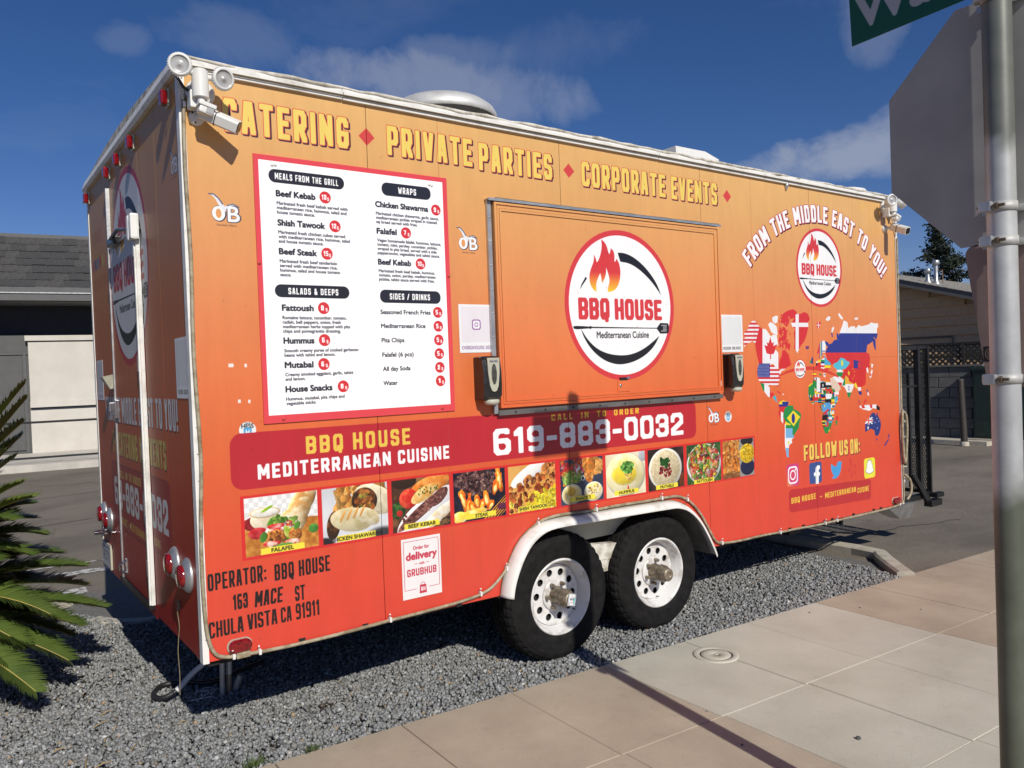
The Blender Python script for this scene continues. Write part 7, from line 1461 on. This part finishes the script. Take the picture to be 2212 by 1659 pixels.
fr_tips = [((-.50, 1.50, 1.70), .12, 1, True), ((-.53, 1.30, 1.50), .16, 1.0, False), ((-.52, 1.62, 1.41), .10, 1, True), ((-.54, 1.42, 1.17), .18, 1, True), ((-.48, 1.60, 1.03), .26, 1, False), ((-.44, 1.52, .86), .30, 1, False), ((-.60, 1.25, 1.00), .30, 1.0, False),
           ((-.26, 1.48, .66), .16, 1.15, False), ((-.16, 1.50, .40), .14, 1.15, False), ((-.19, 1.75, .36), .16, 1.0, False), ((-.38, 1.25, .22), .16, 1.15, False), ((-.55, 1.05, .16), .18, 1.1, False), ((-.50, 1.95, .70), .28, 1, False), ((-.55, 2.1, .45), .25, 1, False),
           ((-.9, .85, .30), .25, 1, False), ((-1.5, .8, .5), .3, 1, False), ((-2.0, 1.3, .6), .3, 1, False), ((-1.9, 2.0, .8), .3, 1, False), ((-1.3, 2.4, .7), .3, 1, False), ((-.9, 2.3, 1.2), .2, 1, False), ((-1.1, 1.1, 1.5), .1, 1, False), ((-1.5, 1.6, 1.7), .1, 1, False), ((-.8, 1.1, .7), .35, 1, False), ((-.62, 1.7, .55), .3, 1.0, False), ((-.7, 1.35, .42), .3, 1.1, False)]
fr_tips += [((-.50, 1.44, 1.62), .10, 1, True), ((-.56, 1.55, 1.30), .14, 1.05, True), ((-.50, 1.30, 1.10), .22, 1, True), ((-.47, 1.72, .93), .26, 1, False), ((-.52, 1.40, .78), .30, 1.1, False), ((-.36, 1.60, .73), .20, 1.1, False), ((-.24, 1.62, .52), .16, 1.15, False), ((-.30, 1.36, .36), .16, 1.15, False), ((-.42, 1.80, .55), .22, 1.1, False), ((-.46, 1.18, .50), .24, 1.1, False), ((-.58, 1.5, 1.0), .25, 1.1, False), ((-.60, 1.7, .8), .25, 1.1, False), ((-.62, 1.35, 1.35), .15, 1.1, False), ((-.66, 1.2, .3), .2, 1.1, False), ((-.33, 1.52, .27), .14, 1.1, False), ((-.6, 1.9, .3), .2, 1.1, False)]
_fq = random.Random(77)
for k in range(20): z_ = .25 + 1.3 * (k + .5) / 20; fr_tips.append(((-.66 + _fq.uniform(-.05, .11), _fq.uniform(1.15, 2.0), z_), _fq.uniform(.12, .30), 1.05, z_ > 1.15))
for i, (tp, lf, wd, lt) in enumerate(fr_tips): frond(tp, lf, 50 + i, wd, lt)

# ------------------------------------------------------------------ small things on the ground
m_hose = mat('black_hose', (.02, .02, .021), .5); m_tape = mat('white_tape', (.6, .6, .6), .5, var=.15)
hz = empty('power_hose', (.02, .9, 0)); tag(hz, 'black cable loop with a white taped stretch hanging below the near trailer corner', 'cable'); O_ = Vector((.02, .9, 0))
pth = spline([(.42, .62, .43), (.34, .72, .34), (.26, .85, .20), (.16, .90, .115), (.07, .88, .05), (.0, .90, .022), (-.02, 1.0, .018), (.05, 1.10, .018), (.16, 1.06, .016), (.26, .98, .014), (.36, 1.0, .014), (.6, 1.1, .014)], 6)
mb = MB(); mb.tube([Vector(p) - O_ for p in pth], .0135, 9); mb.build('cable_jacket', m_hose, hz); mb = MB(); mb.tube([Vector(p) - O_ for p in pth[10:25]], .0150, 9); mb.build('tape_wrap', m_tape, hz)
q = random.Random(9); tie_cols = m_tape
for k in range(7):
    x, y = .20 + q.uniform(-.04, .07), .86 + q.uniform(-.07, .07); a = q.random() * 6.28; r_ = q.uniform(.03, .06); mb = MB(); mb.tube([(r_ * math.cos(a + t * .5), r_ * math.sin(a + t * .5) * .7, .006 + .012 * math.sin(t * .6)) for t in range(6)], .002, 5); mb.box((r_ * math.cos(a) - .004, r_ * math.sin(a) * .7 - .004, .002), (r_ * math.cos(a) + .004, r_ * math.sin(a) * .7 + .004, .011)); mb.m = 0
    o = mb.build('cable_tie', m_tape, None); o.location = (x, y, 0); tag(o, 'snipped white cable tie lying on the gravel by the jack stand', 'cable tie', 'snipped cable ties on the gravel by the jack stand')
m_straw = mat('dry_straw', (.42, .30, .14), .8)
for x, y, a, L_, lb_ in ((-.255, .93, .4, .075, 'dry straw bit on the gravel closest to the palm shadow'), (-.30, .80, .5, .085, 'long dry straw bit, second below the palm shadow'), (-.31, .60, 1.1, .05, 'short steeply angled dry straw bit in mid gravel'), (-.22, .42, 1.0, .07, 'slanting dry straw bit near the bottom of the gravel'), (-.50, .62, .2, .06, 'dry straw bit nearest the left edge of the gravel'), (.02, .55, .3, .05, 'faint dry straw bit on the gravel nearest the cable loop'), (-.42, .40, 1.4, .12, 'longest dry straw bit, bottom left of the gravel'), (-.36, .33, .2, .08, 'dry straw bit crossing the longest one at bottom left')):
    mb = MB(); c, s_ = math.cos(a), math.sin(a); mb.tube([(-L_ / 2 * c, -L_ / 2 * s_, .004), (0, .004, .010), (L_ / 2 * c, L_ / 2 * s_, .006)], [.0025, .0032, .0012], 5); o = mb.build('dry_leaf_bit', m_straw, None); o.location = (x, y, .004); tag(o, lb_, 'dry leaf', 'dry palm leaf bits on the gravel')
m_weed = mat('weed_green', (.08, .12, .03), .7)
for x, y, n_, lab in ((.16, -.10, 26, 'small weed tuft growing at the left end of the sidewalk edge'), (.415, -.135, 12, 'tiny weed growing in the gap between gravel and sidewalk')):
    V = []; F = []; n = 0
    for k in range(n_ * 5):
        a = q.random() * 6.28; L_ = q.uniform(.01, .038); p = Vector((q.gauss(0, .022), q.gauss(0, .012), 0)); t = Vector((math.cos(a) * L_, math.sin(a) * L_, L_ * q.uniform(.2, 1.1))); e = Vector((-math.sin(a), math.cos(a), 0)) * .0028; V += [p - e, p + e, p + t]; F.append((n, n + 1, n + 2)); n += 3
    me = bpy.data.meshes.new('weed_tuft'); me.from_pydata(V, [], F); o = link('weed_tuft', me, m_weed); o.location = (x, y, .002); tag(o, lab, 'weed')
for x, y, z, s_, lb_ in ((2.33, -1.62, .0, .012, 'largest loose pebble, grey, on the tan slabs beside the pole shadow'), (4.05, -.62, .0, .006, 'small dark pebble on the tan slab nearest the gravel tip'), (3.3, -2.1, 0, .005, 'tiny dark speck of stone on the grey slabs nearest the sign post'), (4.3, -.9, 0, .005, 'small dark pebble on the far tan slabs, second from the gravel'), (1.9, -1.33, 0, .006, 'small dark pebble on the near tan slab left of the pole shadow'), (3.72, -.46, 0, .006, 'small pebble at the gravel edge of the farthest grey slab')):
    mb = MB(); mb.lathe([(0, 0), (s_, s_ * .2), (s_ * .8, s_ * .9), (0, s_ * 1.1)], 6, smooth=False); o = mb.build('pebble', m_fasc, None); o.location = (x, y, z); tag(o, lb_, 'pebble', 'loose pebbles on the sidewalk')
mb = MB(); m_leaf = mat('brown_leaves', (.07, .045, .025), .9); V = []; F = []; n = 0
for k in range(70): p = Vector((q.gauss(0, .035), q.gauss(0, .028), q.uniform(0, .012))); s_ = q.uniform(.006, .014); a = q.random() * 6.28; d = Vector((math.cos(a), math.sin(a), q.uniform(-.3, .5))) * s_; e = Vector((-math.sin(a), math.cos(a), q.uniform(-.4, .4))) * s_ * .5; V += [p - d, p + e, p + d, p - e]; F.append((n, n + 1, n + 2, n + 3)); n += 4
me = bpy.data.meshes.new('leaf_litter'); me.from_pydata(V, [], F); o = link('leaf_litter', me, m_leaf); o.location = (.64, .28, 0); tag(o, 'small clump of dark decayed leaves on the gravel in front of the trailer', 'leaf litter', kind='stuff')
